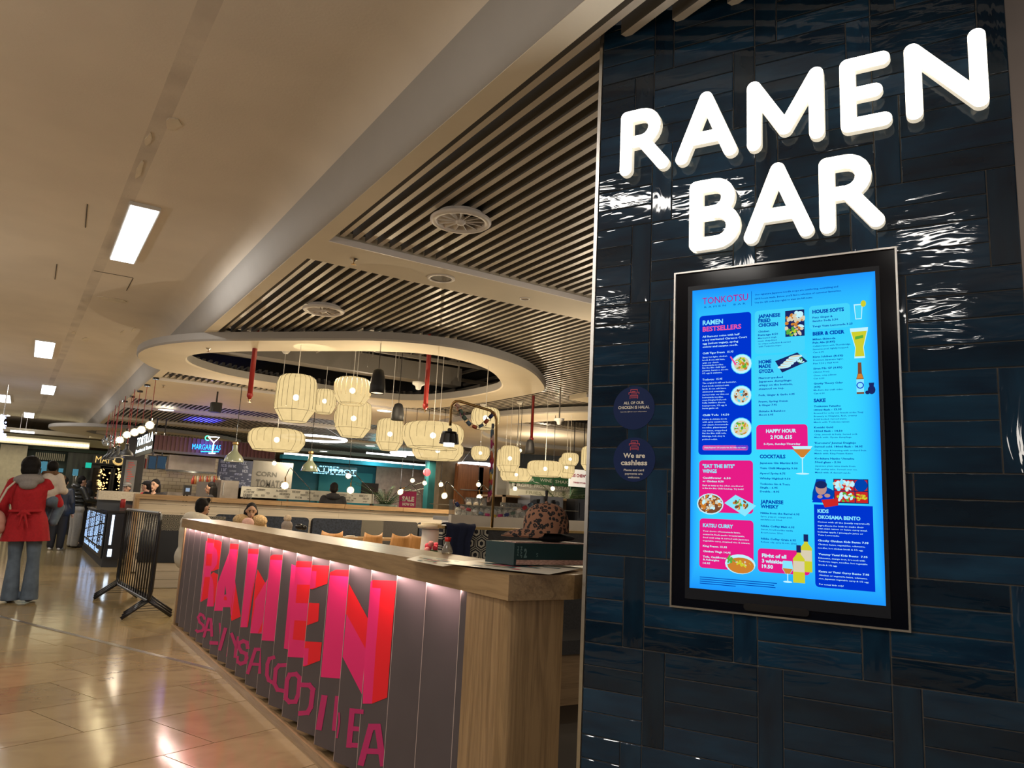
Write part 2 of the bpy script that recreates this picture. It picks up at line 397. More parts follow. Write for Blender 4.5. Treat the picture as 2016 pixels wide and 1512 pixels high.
def ell(cx, cy, rx, ry, N=96): return [(cx+rx*math.cos(2*math.pi*k/N), cy+ry*math.sin(2*math.pi*k/N)) for k in range(N)]
def ring(name, O, I, z, h=.10, up=.12, mts=None):
    N = len(O); mb = MB(); r = .02
    def shr(P, Q, t): return [(p[0]+(q[0]-p[0])*t, p[1]+(q[1]-p[1])*t) for p, q in zip(P, Q)]
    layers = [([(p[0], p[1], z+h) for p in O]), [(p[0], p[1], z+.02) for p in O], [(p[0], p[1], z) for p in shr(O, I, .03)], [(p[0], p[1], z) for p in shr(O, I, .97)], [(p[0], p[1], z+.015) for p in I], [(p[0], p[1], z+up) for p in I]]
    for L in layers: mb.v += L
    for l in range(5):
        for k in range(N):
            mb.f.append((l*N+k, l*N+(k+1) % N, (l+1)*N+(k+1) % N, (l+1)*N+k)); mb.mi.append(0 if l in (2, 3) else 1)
    b = len(mb.v); mb.v += [(p[0], p[1], z+h) for p in O]+[(p[0], p[1], z+h) for p in I]
    for k in range(N): mb.f.append((b+k, b+N+k, b+N+(k+1) % N, b+(k+1) % N)); mb.mi.append(0)
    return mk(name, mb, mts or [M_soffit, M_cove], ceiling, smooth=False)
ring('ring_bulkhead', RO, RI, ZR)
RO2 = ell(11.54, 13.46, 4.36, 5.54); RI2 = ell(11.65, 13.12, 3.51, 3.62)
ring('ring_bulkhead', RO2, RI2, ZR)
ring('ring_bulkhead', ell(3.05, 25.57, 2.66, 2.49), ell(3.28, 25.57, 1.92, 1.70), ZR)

# slats, cut where the rings sit
def inside(p, P):
    c = False; j = len(P)-1
    for i in range(len(P)):
        if (P[i][1] > p[1]) != (P[j][1] > p[1]) and p[0] < (P[j][0]-P[i][0])*(p[1]-P[i][1])/(P[j][1]-P[i][1])+P[i][0]: c = not c
        j = i
    return c
def mid(O, I, t=.35): return [(o[0]+(i[0]-o[0])*t, o[1]+(i[1]-o[1])*t) for o, i in zip(O, I)]
CUT = [mid(RO, RI), mid(RO2, RI2)]
W0 = Vector((1.791, 2.299, 0)); EX = Vector((-math.sin(WA), -math.cos(WA), 0)); EY = Vector((math.cos(WA), -math.sin(WA), 0)); WANG = math.atan2(EX.y, EX.x)
def wallY(x): return W0.y+(x-W0.x)*EX.y/EX.x
SW, SP, ZS = .037, .0983, 3.31
nsl = 0; far = MB()
def slat(x, a, b):
    global nsl
    if b-a < .05: return
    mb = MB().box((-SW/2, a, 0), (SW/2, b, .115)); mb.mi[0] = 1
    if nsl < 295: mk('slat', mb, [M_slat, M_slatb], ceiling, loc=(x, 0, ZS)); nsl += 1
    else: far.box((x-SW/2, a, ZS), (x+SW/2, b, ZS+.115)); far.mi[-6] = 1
for k in range(26):
    x = 1.7377+k*SP
    if x < 1.79: slat(x, -3, 5.235)
    elif x < 2.43: slat(x, -3, wallY(x)-.012); slat(x, 2.31+(x-1.79)*.51, 5.235)
    else: slat(x, 2.31+(x-1.79)*.51, 5.235)
for k in range(74):
    x = 1.7377+k*SP; y = 5.76; run = None; end = 13.2 if x < 7.3 else 9.49
    while y <= end+.001:
        cut = any(inside((x, y), P) for P in CUT)
        if not cut and run is None: run = y
        if (cut or y+.08 > end) and run is not None: slat(x, run, min(y, end)); run = None
        y += .08
    if 7.3 < x < 9:
        y = 9.96; run = None
        while y <= 13.2:
            cut = any(inside((x, y), P) for P in CUT)
            if not cut and run is None: run = y
            if (cut or y+.08 > 13.2) and run is not None: slat(x, run, y); run = None
            y += .08
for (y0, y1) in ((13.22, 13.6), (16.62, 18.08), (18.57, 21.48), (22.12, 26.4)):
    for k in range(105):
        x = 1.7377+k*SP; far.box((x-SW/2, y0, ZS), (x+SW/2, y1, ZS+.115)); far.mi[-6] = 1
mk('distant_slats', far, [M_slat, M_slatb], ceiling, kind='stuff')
# ceiling beyond the slats
mk('far_ceiling', MB().box((1.65, 26.5, 3.2), (22, 40, 3.4)), M_soffit, ceiling)

# services above the slats and in the ring opening
mb = MB(); rnd = random.Random(3)
for i in range(14):
    y = 6.6+i*.42; mb.box((1.72, y, 3.62+.1*(i % 3)), (9, y+.04, 3.66+.1*(i % 3)))
for i in range(9):
    x = 1.8+i*.65; mb.box((x, 6.2, 3.8), (x+.045, 13, 3.845))
for i in range(26):
    x, y = rnd.uniform(1.8, 6), rnd.uniform(6.5, 11.5); mb.cyl((x, y, 3.5), (x+rnd.uniform(-.02, .02), y, 4.25), .008, n=6)
for i in range(6):
    x, y = rnd.uniform(1.8, 5), rnd.uniform(7, 11); mb.cyl((x, y, 3.6), (x+rnd.uniform(0, 1.5), y+rnd.uniform(-1.5, 1.5), 3.95), .02, n=6)
mb.box((1.75, 11.2, 3.45), (6, 11.5, 3.75)); mb.box((4.9, 7.4, 3.9), (5.5, 11, 4.2)); mb.box((7, 9, 3.6), (13, 9.05, 3.65)); mb.box((7, 12, 3.6), (13, 12.05, 3.65)); mb.box((7, 14.2, 3.35), (13, 14.6, 3.75))
for i in range(10): mb.box((7+i*.6, 8, 3.7), (7.04+i*.6, 15, 3.74))
mk('ceiling_services', mb, M_conduit, ceiling)

# ------------------------------------------------------------------ outer walls (only parts the camera or reflections can see)
mk('wall_far', MB().box((-9, 38, 0), (22, 38.2, 4.3)), mat('far_wall_taupe', (.16, .13, .10), .8, noise=.1), kind='structure')
mk('wall_left', MB().box((-9.2, -6, 0), (-9, 40, 4.3)), mat('left_wall_plaster', (.42, .38, .33), .8, noise=.05), kind='structure')
mk('wall_east', MB().box((16, -6, 0), (16.2, 40, 4.3)), mat('east_wall_grey', (.24, .22, .2), .8, noise=.08), kind='structure')
# plain plaster wall seen past the right edge of the tiled column
Mw = Matrix.Translation(W0) @ Matrix.Rotation(WANG, 4, 'Z')
o = mk('wall_right', MB().box((1.36, 1.2, 0), (5.5, 1.35, 4.2)).box((1.95, 1.15, 2.35), (5.5, 1.2, 4.2)), mat('taupe_plaster', (.36, .30, .27), .75, noise=.05, nscale=4), kind='structure'); o.matrix_world = Mw

# ------------------------------------------------------------------ tiled column
colo = mk('wall_column', MB().box((.0, .006, 0), (1.41, 1.1, 3.62)), M_grout, kind='structure'); colo.matrix_world = Mw
def tilemat(name, sx, sz):
    mt = bpy.data.materials.new(name); mt.use_nodes = True; nt = mt.node_tree; p = nt.nodes['Principled BSDF']
    tc = nt.nodes.new('ShaderNodeTexCoord'); tc.object = colo; oi = nt.nodes.new('ShaderNodeObjectInfo')
    cx = nt.nodes.new('ShaderNodeCombineXYZ')
    for i in range(3): nt.links.new(oi.outputs['Random'], cx.inputs[i])
    ad = nt.nodes.new('ShaderNodeVectorMath'); ad.operation = 'MULTIPLY_ADD'; ad.inputs[1].default_value = (31, 0, 17)
    nt.links.new(cx.outputs[0], ad.inputs[0]); nt.links.new(tc.outputs['Object'], ad.inputs[2])
    mp = nt.nodes.new('ShaderNodeMapping'); mp.inputs['Scale'].default_value = (sx, 1, sz); nt.links.new(ad.outputs[0], mp.inputs[0])
    n = nt.nodes.new('ShaderNodeTexNoise'); n.inputs['Scale'].default_value = 1.; n.inputs['Detail'].default_value = 2.2; n.inputs['Roughness'].default_value = .42; n.inputs['Distortion'].default_value = 1.1
    nt.links.new(mp.outputs[0], n.inputs['Vector'])
    b = nt.nodes.new('ShaderNodeBump'); b.inputs['Strength'].default_value = .17; b.inputs['Distance'].default_value = .006
    nt.links.new(n.outputs[0], b.inputs['Height']); nt.links.new(b.outputs[0], p.inputs['Normal'])
    n2 = nt.nodes.new('ShaderNodeTexNoise'); n2.inputs['Scale'].default_value = .7; n2.inputs['Detail'].default_value = 4; nt.links.new(mp.outputs[0], n2.inputs['Vector'])
    cr = nt.nodes.new('ShaderNodeValToRGB'); e = cr.color_ramp.elements
    e[0].position = .3; e[0].color = (.004, .014, .032, 1); e[1].position = .75; e[1].color = (.008, .036, .072, 1); nt.links.new(n2.outputs[0], cr.inputs[0])
    mr = nt.nodes.new('ShaderNodeMapRange'); mr.inputs[3].default_value = .55; mr.inputs[4].default_value = 1.5; nt.links.new(oi.outputs['Random'], mr.inputs[0])
    vm = nt.nodes.new('ShaderNodeVectorMath'); vm.operation = 'SCALE'; nt.links.new(cr.outputs[0], vm.inputs[0]); nt.links.new(mr.outputs[0], vm.inputs['Scale']); nt.links.new(vm.outputs[0], p.inputs['Base Color'])
    p.inputs['Roughness'].default_value = .035; p.inputs['Specular IOR Level'].default_value = .5
    return mt
M_th, M_tv = tilemat('blue_glaze_horizontal', 6, 24), tilemat('blue_glaze_vertical', 24, 6)
def tilebox(x0, x1, z0, z1):
    g = .0018; c = .002; x0 += g; x1 -= g; z0 += g; z1 -= g; mb = MB()
    vs = [(x0, .006, z0), (x1, .006, z0), (x1, .006, z1), (x0, .006, z1), (x0, .0015, z0), (x1, .0015, z0), (x1, .0015, z1), (x0, .0015, z1), (x0+c, 0, z0+c), (x1-c, 0, z0+c), (x1-c, 0, z1-c), (x0+c, 0, z1-c)]
    fs = [(8, 9, 10, 11)]+[(i+4, (i+1) % 4+4, (i+1) % 4+8, i+8) for i in range(4)]+[(i, (i+1) % 4, (i+1) % 4+4, i+4) for i in range(4)]
    return mb.add(vs, fs)
S1, S0, Z1, Z0 = 1.0771, .3369, 2.2665, 1.0665
def ctile(x0, x1, z0, z1, mt):
    x0 = max(x0, .014); x1 = min(x1, 1.41); z0 = max(z0, .0)
    if x1-x0 < .01 or z1-z0 < .01: return
    if x0 >= S0-.001 and x1 <= S1+.001 and z0 >= Z0-.001 and z1 <= Z1+.001: return
    mk('wall_tile', tilebox(x0, x1, z0, z1), mt, colo)
RZ, RH, SPN, PP_, TWD = .5955, .3148, .24, .39, .0785
for k in range(-2, 10):
    z0 = RZ+k*RH; left = (k % 2 == 1)
    for j in range(-1, 5):
        sp_ = SPN+j*PP_
        v0, v1 = (sp_-TWD, sp_) if left else (sp_, sp_+TWD)
        h0, h1 = (sp_, sp_+PP_-TWD) if left else (sp_+TWD, sp_+PP_)
        ctile(v0, v1, z0, z0+RH, M_tv)
        for q in range(4): ctile(h0, h1, z0+q*RH/4, z0+(q+1)*RH/4, M_th)
o = mk('trim_1', MB().box((.0, -.004, 0), (.0135, .03, 3.31)), M_steel, kind='structure'); o.matrix_world = Mw
# ------------------------------------------------------------------ illuminated sign letters on the column (wall frame: x along, -y out, z up)
M_glow = emat('sign_face_white', (1.0, .97, .93), 9.0)
M_rim = mat('sign_rim_cream', (.80, .76, .66), .4, emit=(1., .90, .70), es=.55)
def stroke_mesh(strokes, w, y0, y1):
    mb = MB()
    for pts in strokes:
        for i in range(len(pts)-1):
            a, b = Vector(pts[i]), Vector(pts[i+1]); d = (b-a).normalized(); n = Vector((-d.y, d.x))*w/2
            q = [a-n, b-n, b+n, a+n]
            vs = [(p.x, y0, p.y) for p in q]+[(p.x, y1, p.y) for p in q]
            mb.add(vs, [(0,1,2,3),(7,6,5,4),(0,4,5,1),(2,6,7,3)])
        for p in pts:
            K = 20; vs = []
            for yy in (y0, y1): vs += [(p[0]+w/2*math.cos(2*math.pi*k/K), yy, p[1]+w/2*math.sin(2*math.pi*k/K)) for k in range(K)]
            mb.add(vs, [tuple(range(K)), tuple(range(2*K-1, K-1, -1))]+[((k+1) % K, k, K+k, K+(k+1) % K) for k in range(K)])
    return mb
def bowl(x0, x1, zt, zb, n=10):
    r = (zt-zb)/2; cx = x1-r; return [(x0, zt)]+[(cx+r*math.sin(math.pi*i/n), (zt+zb)/2+r*math.cos(math.pi*i/n)) for i in range(n+1)]+[(x0, zb)]
def L_R(x0, x1, b, t): m = b+(t-b)*.50; return [[(x0, b), (x0, t)], bowl(x0, x1-.035, t, m), [(x0+(x1-x0)*.45, m), (x1, b)]]
def L_A(x0, x1, b, t): xm = (x0+x1)/2; return [[(x0, b), (xm, t), (x1, b)], [(x0+(x1-x0)*.2, b+(t-b)*.3), (x1-(x1-x0)*.2, b+(t-b)*.3)]]
def L_M(x0, x1, b, t): xm = (x0+x1)/2; return [[(x0, b), (x0, t), (xm, b+(t-b)*.18), (x1, t), (x1, b)]]
def L_E(x0, x1, b, t): return [[(x1, t), (x0, t), (x0, b), (x1, b)], [(x0, (t+b)/2), (x1-.025, (t+b)/2)]]
def L_N(x0, x1, b, t): return [[(x0, b), (x0, t), (x1, b), (x1, t)]]
def L_B(x0, x1, b, t): m = b+(t-b)*.53; return [[(x0, b), (x0, t)], bowl(x0, x1-.018, t, m), bowl(x0, x1, m, b)]
B1, T1, B2, T2 = 2.698, 2.918, 2.352, 2.572
LET = [(L_R, .147, .297, B1, T1, 'R', 'first letter of the upper word'), (L_A, .372, .552, B1, T1+.006, 'A', 'second letter of the upper word'), (L_M, .637, .848, B1, T1, 'M', 'middle of the upper word'), (L_E, .949, 1.056, B1, T1, 'E', 'fourth letter of the upper word'), (L_N, 1.146, 1.327, B1, T1, 'N', 'last letter of the upper word'),
       (L_B, .428, .563, B2, T2, 'B', 'first letter of the lower word'), (L_A, .625, .808, B2, T2+.016, 'A', 'middle of the lower word'), (L_R, .876, 1.024, B2, T2, 'R', 'last letter of the lower word')]
for fn, x0, x1, b, t, ch, where in LET:
    e = empty('sign_letter', W0, f'glowing white letter {ch} on blue tiles, {where}', 'sign letter', WANG, 'illuminated sign letters on the blue column')
    S = fn(x0, x1, b, t)
    mk('letter_body', stroke_mesh(S, .050, -.047, -.022), M_rim, e)
    mk('letter_face', stroke_mesh(S, .044, -.051, -.047), M_glow, e)
    mb = MB()
    for p in (S[0][0], S[0][-1], S[0][len(S[0])//2]): mb.cyl((p[0], -.023, p[1]), (p[0], .001, p[1]), .006, n=8)
    mk('standoff_pin', mb, M_steel, e)

# ------------------------------------------------------------------ menu screen
scr = empty('menu_screen', W0, 'tall digital menu screen with glowing blue page in black casing', 'screen', WANG)
def rect(mb, x0, x1, z0, z1, y0, y1, mi=0): return mb.box((x0, y0, z0), (x1, y1, z1), mi)
mb = MB(); t = .006
rect(mb, S0, S0+t, Z0, Z1, -.012, .006); rect(mb, S1-t, S1, Z0, Z1, -.012, .006); rect(mb, S0+t, S1-t, Z0, Z0+t, -.012, .006); rect(mb, S0+t, S1-t, Z1-t, Z1, -.012, .006)
mk('metal_edge', mb, M_steel, scr)
M_gloss = mat('black_glass', (.002, .003, .007), .12, spec=.25)
M_casing = mat('matt_black_casing', (.008, .010, .016), .4, spec=.3)
mb = rect(MB(), S0+t, S1-t, Z0+t, Z1-t, -.004, .005); mk('casing', mb, M_gloss, scr)
mb = MB(); bx0, bx1, bz0, bz1 = .389, 1.024, 1.100, 2.209
rect(mb, bx0, .405, bz0, bz1, -.007, -.004); rect(mb, 1.0115, bx1, bz0, bz1, -.007, -.004); rect(mb, .405, 1.0115, bz0, 1.1365, -.007, -.004); rect(mb, .405, 1.0115, 2.192, bz1, -.007, -.004)
mk('inner_bezel', mb, M_casing, scr)
mb = MB(); K = 10
pl_ = arc(.60, 1.093, .012, math.pi/2, 1.5*math.pi, K)+arc(.78, 1.093, .012, -math.pi/2, math.pi/2, K)
mb.add([(x, -.0105, z) for x, z in pl_]+[(x, -.004, z) for x, z in pl_], [tuple(range(len(pl_)))]+[(i, (i+1) % len(pl_), len(pl_)+(i+1) % len(pl_), len(pl_)+i) for i in range(len(pl_))])
mk('camera_bar', mb, M_blackmetal, scr)
# page background: cyan centre, bluer rim
mt = bpy.data.materials.new('page_blue'); mt.use_nodes = True; nt = mt.node_tree; nt.nodes.clear()
tc = nt.nodes.new('ShaderNodeTexCoord'); sp = nt.nodes.new('ShaderNodeSeparateXYZ'); nt.links.new(tc.outputs['Object'], sp.inputs[0])
def mth(op, a, b=None):
    q = nt.nodes.new('ShaderNodeMath'); q.operation = op
    for i, v in enumerate((a, b)):
        if v is None: continue
        if isinstance(v, (int, float)): q.inputs[i].default_value = v
        else: nt.links.new(v, q.inputs[i])
    return q.outputs[0]
ax = mth('MULTIPLY', mth('ABSOLUTE', mth('SUBTRACT', sp.outputs[0], .708)), 1/.303); az = mth('MULTIPLY', mth('ABSOLUTE', mth('SUBTRACT', sp.outputs[2], 1.664)), 1/.5275)
edge = mth('MAXIMUM', mth('POWER', ax, 9), mth('POWER', az, 4))
cr = nt.nodes.new('ShaderNodeValToRGB'); cr.color_ramp.elements[0].color = (.042, .70, 1.0, 1); cr.color_ramp.elements[1].color = (.012, .30, 1.0, 1); nt.links.new(edge, cr.inputs[0])
em = nt.nodes.new('ShaderNodeEmission'); em.inputs[1].default_value = 1.0; nt.links.new(cr.outputs[0], em.inputs[0]); oo = nt.nodes.new('ShaderNodeOutputMaterial'); nt.links.new(em.outputs[0], oo.inputs[0])
mb = MB().add([(.405, -.006, 1.1365), (1.0115, -.006, 1.1365), (1.0115, -.006, 2.192), (.405, -.006, 2.192)], [(0, 1, 2, 3)])
mk('display_page', mb, mt, scr)
# everything printed on the page, measured in the wall plane
NW = -EY
MWI = Mw.inverted()
def wl(px, py, off=.0065):
    p = MWI @ PP(px, py, W0+NW*off, NW); return Vector((p.x, -off, p.z))
def zA(a, b): return (1360+a/4.582, 530+b/4.582)
def zB(a, b): return (1360+a/4.2, 850+b/4.2)
C = {'pink': (.80, .012, .24), 'navy': (.0, .035, .62), 'ink': (.0, .055, .42), 'pale': (.25, .80, 1.0), 'rose': (.85, .10, .36), 'tint': (.06, .66, .97), 'wht': (.55, .90, 1.0), 'org': (.62, .22, .03), 'yel': (.62, .62, .03), 'grn': (.10, .42, .05), 'cream': (.70, .62, .45), 'brn': (.20, .07, .03), 'dark': (.01, .02, .12), 'red': (.60, .02, .02), 'skin': (.50, .28, .25), 'logo': (.40, .02, .30)}
PM = {k: emat('page_'+k, v, 1.0) for k, v in C.items()}; keys = list(PM)
PG = {k: MB() for k in ('panel', 'text', 'picture')}
EXl, EZl = Vector((1, 0, 0)), Vector((0, 0, 1))
def ppoly(kind, pts, col, off):
    P = [wl(x, y, off) for x, y in pts]; P = [Vector((p.x, -off, p.z)) for p in P]
    c = sum(P, Vector())/len(P); n = (P[1]-P[0]).cross(P[2]-P[1])
    PG[kind].add(P, [tuple(range(len(P)))], keys.index(col))
def rrect(x0, x1, z0, z1, r, col, off=.0063, corners=(1, 1, 1, 1)):
    pts = []
    for (cx, cz, a0, on) in ((x1-r, z1-r, 0, corners[1]), (x0+r, z1-r, math.pi/2, corners[0]), (x0+r, z0+r, math.pi, corners[3]), (x1-r, z0+r, 1.5*math.pi, corners[2])):
        if on: pts += arc(cx, cz, r, a0, a0+math.pi/2, 5)
        else: pts += [(cx+r*(1 if a0 in (0, 1.5*math.pi) else -1), cz+r*(1 if a0 < math.pi-.1 else -1))]
    PG['panel'].add([(x, -off, z) for x, z in pts], [tuple(range(len(pts)))], keys.index(col))
def panel(tl, br, col, r=.012, corners=(1, 1, 1, 1)):
    a, b = wl(*tl), wl(*br); rrect(a.x, b.x, b.z, a.z, r, col, corners=corners)
panel(zA(78, 425), zB(503, 192), 'navy')
panel(zB(70, 235), zB(516, 680), 'pink'); panel(zB(73, 715), zB(520, 1158), 'pink')
panel(zA(590, 1405), zB(968, 147), 'pink', corners=(1, 1, 0, 0)); panel(zB(554, 962), zB(986, 1190), 'pink')
panel(zB(1018, 600), zB(1526, 1325), 'navy', corners=(0, 0, 0, 1))
panel(zB(97, 112), zB(475, 153), 'rose', .006)
panel(zA(577, 378), zA(1030, 738), 'tint'); panel(zA(577, 785), zA(1057, 1362), 'tint'); panel(zA(1066, 335), zA(1440, 520), 'tint')
def tx(tag, s, x0, y, x1, h, col='ink', bold=.012):
    f = zA if tag == 'A' else zB; k = 4.582 if tag == 'A' else 4.2
    a = wl(*f(x0, y), .0069); b = wl(*f(x1, y), .0069); c = wl(*f(x0, y-h), .0069)
    add_text(PG['text'], s, Vector((a.x, -.0069, a.z)), EXl, EZl, abs(b.x-a.x), abs(c.z-a.z), keys.index(col), bold, 1 if h < 24 else 2)
TX = [('A','TONKOTSU',105,318,517,60,'logo',.01),('A','R A M E N     B A R',122,352,495,16,'ink',0),
('A','Our signature Japanese noodle soups are comforting, nourishing and',578,238,1330,15,'ink',.02),('A','100% house made. Below, you\'ll find a selection of customer favourites.',578,275,1360,15,'ink',.02),('A','Use the QR code (top right) to view the full menu.',578,310,1100,15,'ink',.02),
('A','RAMEN',107,505,290,42,'pale',.03),('A','BESTSELLERS',107,563,455,42,'rose',.03)]
for s, y, x1 in [('All Ramens come with half',618,440),('a soy marinated Clarence Court',648,507),('egg (unless vegan), spring',680,428),('onions and sesame seeds.',710,425),('Chilli Tiger Prawn  15.95',768,385)]: TX.append(('A',s,105,y,x1,17,'wht',.02))
for s, y, x1 in [('Spicy but light: chicken',802,328),('broth & sea salt base,',828,308),('with our classic',853,252),('homemade noodles.',875,295),('Eat the Bits chilli tiger',898,317),('prawns, bamboo shoots,',922,340),('1/2 egg & wakame.',946,284),('The original & still our bestseller.',1035,412),('Pork broth enriched with',1062,344),('lardo & sea salt base,',1087,320),('simmered overnight.',1113,307),('Served with our thin-cut',1140,342),('homemade noodles,',1164,293),('roast Dingley Dell pork',1188,322),('belly, bamboo shoots,',1212,313),('beansprouts, 1/2 egg &',1238,325),('burnt garlic oil.',1262,250),('Konbu & shiitake broth',1360,325),('with spicy sesame base,',1385,336),('our classic homemade',1410,338),('noodles, plant-based',1435,322),('soy mince, crispy-fried',1462,325),('Eat the Bits chilli tofu,',1487,320)]: TX.append(('A',s,105,y,x1,13,'wht',.01))
TX += [('A','Tonkotsu  15.95',105,1005,285,17,'wht',.02),('A','Chilli Tofu  14.50',105,1325,347,17,'wht',.02),('B','kikurage, bok choy &',95,42,282,12,'wht',.01),('B','pickled radish.',95,68,222,12,'wht',.01),('B','Halal Ramen? Of course we do! Ask our team',113,136,455,11,'wht',.02)]
for s, y, x0, x1 in [('JAPANESE',442,607,807),('FRIED',482,610,720),('CHICKEN',522,610,787),('HOME',852,612,727),('MADE',892,612,722),('GYOZA',937,612,748),('HOUSE SOFTS',400,1097,1383),('BEER & CIDER',598,1100,1387),('SAKE',1200,1108,1217)]: TX.append(('A',s,x0,y,x1,31,'ink',.045))
for s, y, x0, x1 in [('Chicken',572,607,707),('Kara-age 8.50',603,607,788),('Flavour-packed',990,612,830),('Japanese dumplings:',1022,612,910),('crispy on the bottom,',1055,612,920),('steamed on top.',1088,612,845),('Pork, Ginger & Garlic 6.95',1145,612,938),('Prawn, Spring Onion',1203,612,875),('& Ginger 7.95',1235,612,777),('Shiitake & Bamboo',1290,612,855),('Shoot 6.95',1322,612,745),('Fiery Ginger &',445,1097,1280),('Sansho Soda 3.50',477,1097,1330),('Tangy Yuzu Lemonade 3.25',525,1097,1462),('Mikan Shimoda',642,1100,1305),('Pale Ale (3.8%)',672,1100,1302),('Kirin Ichiban (4.6%)',800,1102,1375),('Siren Pils GF (4.8%)',905,1105,1367),('Gravity Theory Cider',1040,1108,1372),('(4.5%)',1070,1110,1170),('Tonkotsu Futushu',1245,1110,1350),('180ml flask - 13.95',1277,1110,1362),('Konishi Gold',1435,1112,1283),('180ml flask - 14.50',1468,1114,1370)]: TX.append(('A',s,x0,y,x1,16,'ink',.03))
for s, y, x0, x1 in [('Marinated thigh',630,607,773),('meat, deep-fried',655,607,773),('to crispy perfection & served',680,610,900),('with Tonkotsu mayo.',705,612,820),('Collaboration with Thornbridge.',702,1100,1445),('Satsuma peel, lightly hopped.',730,1100,1425),('Can 6.00',757,1102,1200),('Premium Japanese lager.',828,1104,1378),('Pint 7.50 | Half 4.00',858,1104,1332),('(Gluten Free)',935,1106,1250),('Clean, crisp pilsner.',965,1106,1320),('Can 6.00',993,1106,1205),('Medium-dry craft cider.',1098,1108,1375),('Can 6.00',1128,1108,1208),('Brewed for us by our friends at the Tsuji',1306,1110,1555),('Brewery in Okayama. Rich, creamy',1333,1110,1500),('& full bodied. Served warm.',1360,1110,1410),('Match with: Tonkotsu ramen',1387,1110,1430),('Crisp, smooth & fruity. Served cold.',1497,1114,1505)]: TX.append(('A',s,x0,y,x1,13,'ink',.015))
for s, y, x0, x1, c in [('HAPPY HOUR',8,622,872,'wht'),('2 FOR £15',58,658,838,'wht'),('COCKTAILS',218,570,782,'ink'),('JAPANESE',592,577,765,'ink'),('WHISKY',630,577,727,'ink'),('Flight of all',1035,588,790,'wht'),('3 whiskies',1080,588,768,'wht'),('19.50',1125,588,680,'wht'),('"EAT THE BITS"',297,97,362,'pale'),('WINGS',338,97,215,'pale'),('KATSU CURRY',786,100,350,'pale'),('KIDS',668,1048,1140,'pale'),('OKOSAMA BENTO',718,1048,1403,'pale')]: TX.append(('B',s,x0,y,x1,29,c,.04))
for s, y, x0, x1, c in [('5-7pm, Sunday-Thursday',108,603,907,'wht'),('Japanese Gin Martini 8.50',265,570,886,'ink'),('Yuzu Chilli Margarita 9.00',307,570,883,'ink'),('Aperol Spritz 8.75',350,570,783,'ink'),('Whisky Highball 9.50',392,570,825,'ink'),('Tonkotsu Gin & Tonic',438,572,820,'ink'),('Single - 6.95',468,572,720,'ink'),('Double - 8.95',500,573,733,'ink'),('Nikka from the Barrel 6.95',678,577,900,'ink'),('Nikka Coffey Malt 6.95',785,579,858,'ink'),('Nikka Coffey Grain 6.95',890,580,870,'ink'),("'Kurozuru' Junmai Daiginjo",100,1022,1368,'ink'),('Served cold. 180ml flask - 18.95',130,1022,1422,'ink'),('Kodakara Nanko Umeshu',228,1026,1350,'ink'),('50ml glass - 5.90',258,1026,1243,'ink'),('Cauliflower  6.50',387,97,330,'wht'),('or Chicken 8.50',415,97,272,'wht'),('King Prawn 15.95',950,100,300,'wht'),('Chicken Thigh 14.95',993,100,330,'wht'),('Tofu, Cauliflower',1038,100,295,'wht'),('& Aubergine',1062,100,235,'wht'),('14.95',1092,100,160,'wht'),('Cheeky Chicken Kids Bento 7.95',905,1050,1470,'wht'),('Yummy Yasai Kids Bento  7.95',1018,1055,1462,'wht'),('Katsu or Yasai Curry Bento 7.95',1160,1058,1475,'wht')]: TX.append(('B',s,x0,y,x1,15,c,.03))
for s, y, x0, x1, c in [('Match with: Gyoza dumplings',52,1022,1328,'ink'),('Clean, crisp & bursting with orchard fruit.',160,1023,1455,'ink'),('Match with: King Prawn Katsu',185,1023,1338,'ink'),('Japanese plum wine made from',288,1028,1360,'ink'),('high quality sake. Served over ice.',315,1028,1378,'ink'),('Match with: A dessert sando',342,1028,1322,'ink'),('Spice, pepper, orange peel,',705,577,840,'ink'),('sandalwood, 25ml.',730,577,757,'ink'),('Sweet, bourbon-like vanilla',812,580,845,'ink'),('& corn notes, 25ml.',838,580,763,'ink'),('Robust, oily, spicy & rich. 25ml.',915,580,878,'ink'),('Each as tasty as the other, smothered',448,97,433,'wht'),('in Eat the Bits Chilli Ketchup. Try both!',472,97,437,'wht'),('Your choice of homemade katsu,',825,100,410,'wht'),('coated in fresh panko breadcrumbs,',852,100,447,'wht'),('fried until crisp & served with Japanese',878,100,480,'wht'),('vegetable curry, steamed rice & mizuna.',905,100,490,'wht'),('Comes with all the (neatly separated!)',750,1048,1478,'wht'),('ingredients for kids to make their',780,1050,1430,'wht'),('own mini ramen or katsu curry meal.',805,1050,1460,'wht'),('Includes apple / pineapple juice or',832,1050,1425,'wht'),('Yuzu Lemonade.',858,1050,1228,'wht'),('Chicken katsu, vegetables, edamame,',935,1052,1442,'wht'),('noodles, hot chicken broth & 1/2 egg.',965,1052,1425,'wht'),('Edamame, mange tout, broccoli with',1048,1055,1440,'wht'),('Tonkotsu mayo, noodles, hot vegetable',1075,1056,1460,'wht'),('broth & 1/2 egg.',1105,1057,1210,'wht'),('Chicken or vegetable katsu, edamame,',1190,1060,1460,'wht'),('rice, Japanese vegetable curry & 1/2 egg.',1218,1060,1473,'wht'),('For actual kids only!',1265,1062,1263,'wht')]: TX.append(('B',s,x0,y,x1,12,c,.015))
for t_ in TX: tx(*t_)
for i, (x1) in enumerate((712, 690, 700, 372)):
    a, b = wl(*zB(74, 1200+i*17)), wl(*zB(x1, 1200+i*17)); PG['text'].add([(a.x, -.0069, a.z-.0012), (b.x, -.0069, a.z-.0012), (b.x, -.0069, a.z+.0012), (a.x, -.0069, a.z+.0012)], [(0, 1, 2, 3)], keys.index('ink'))
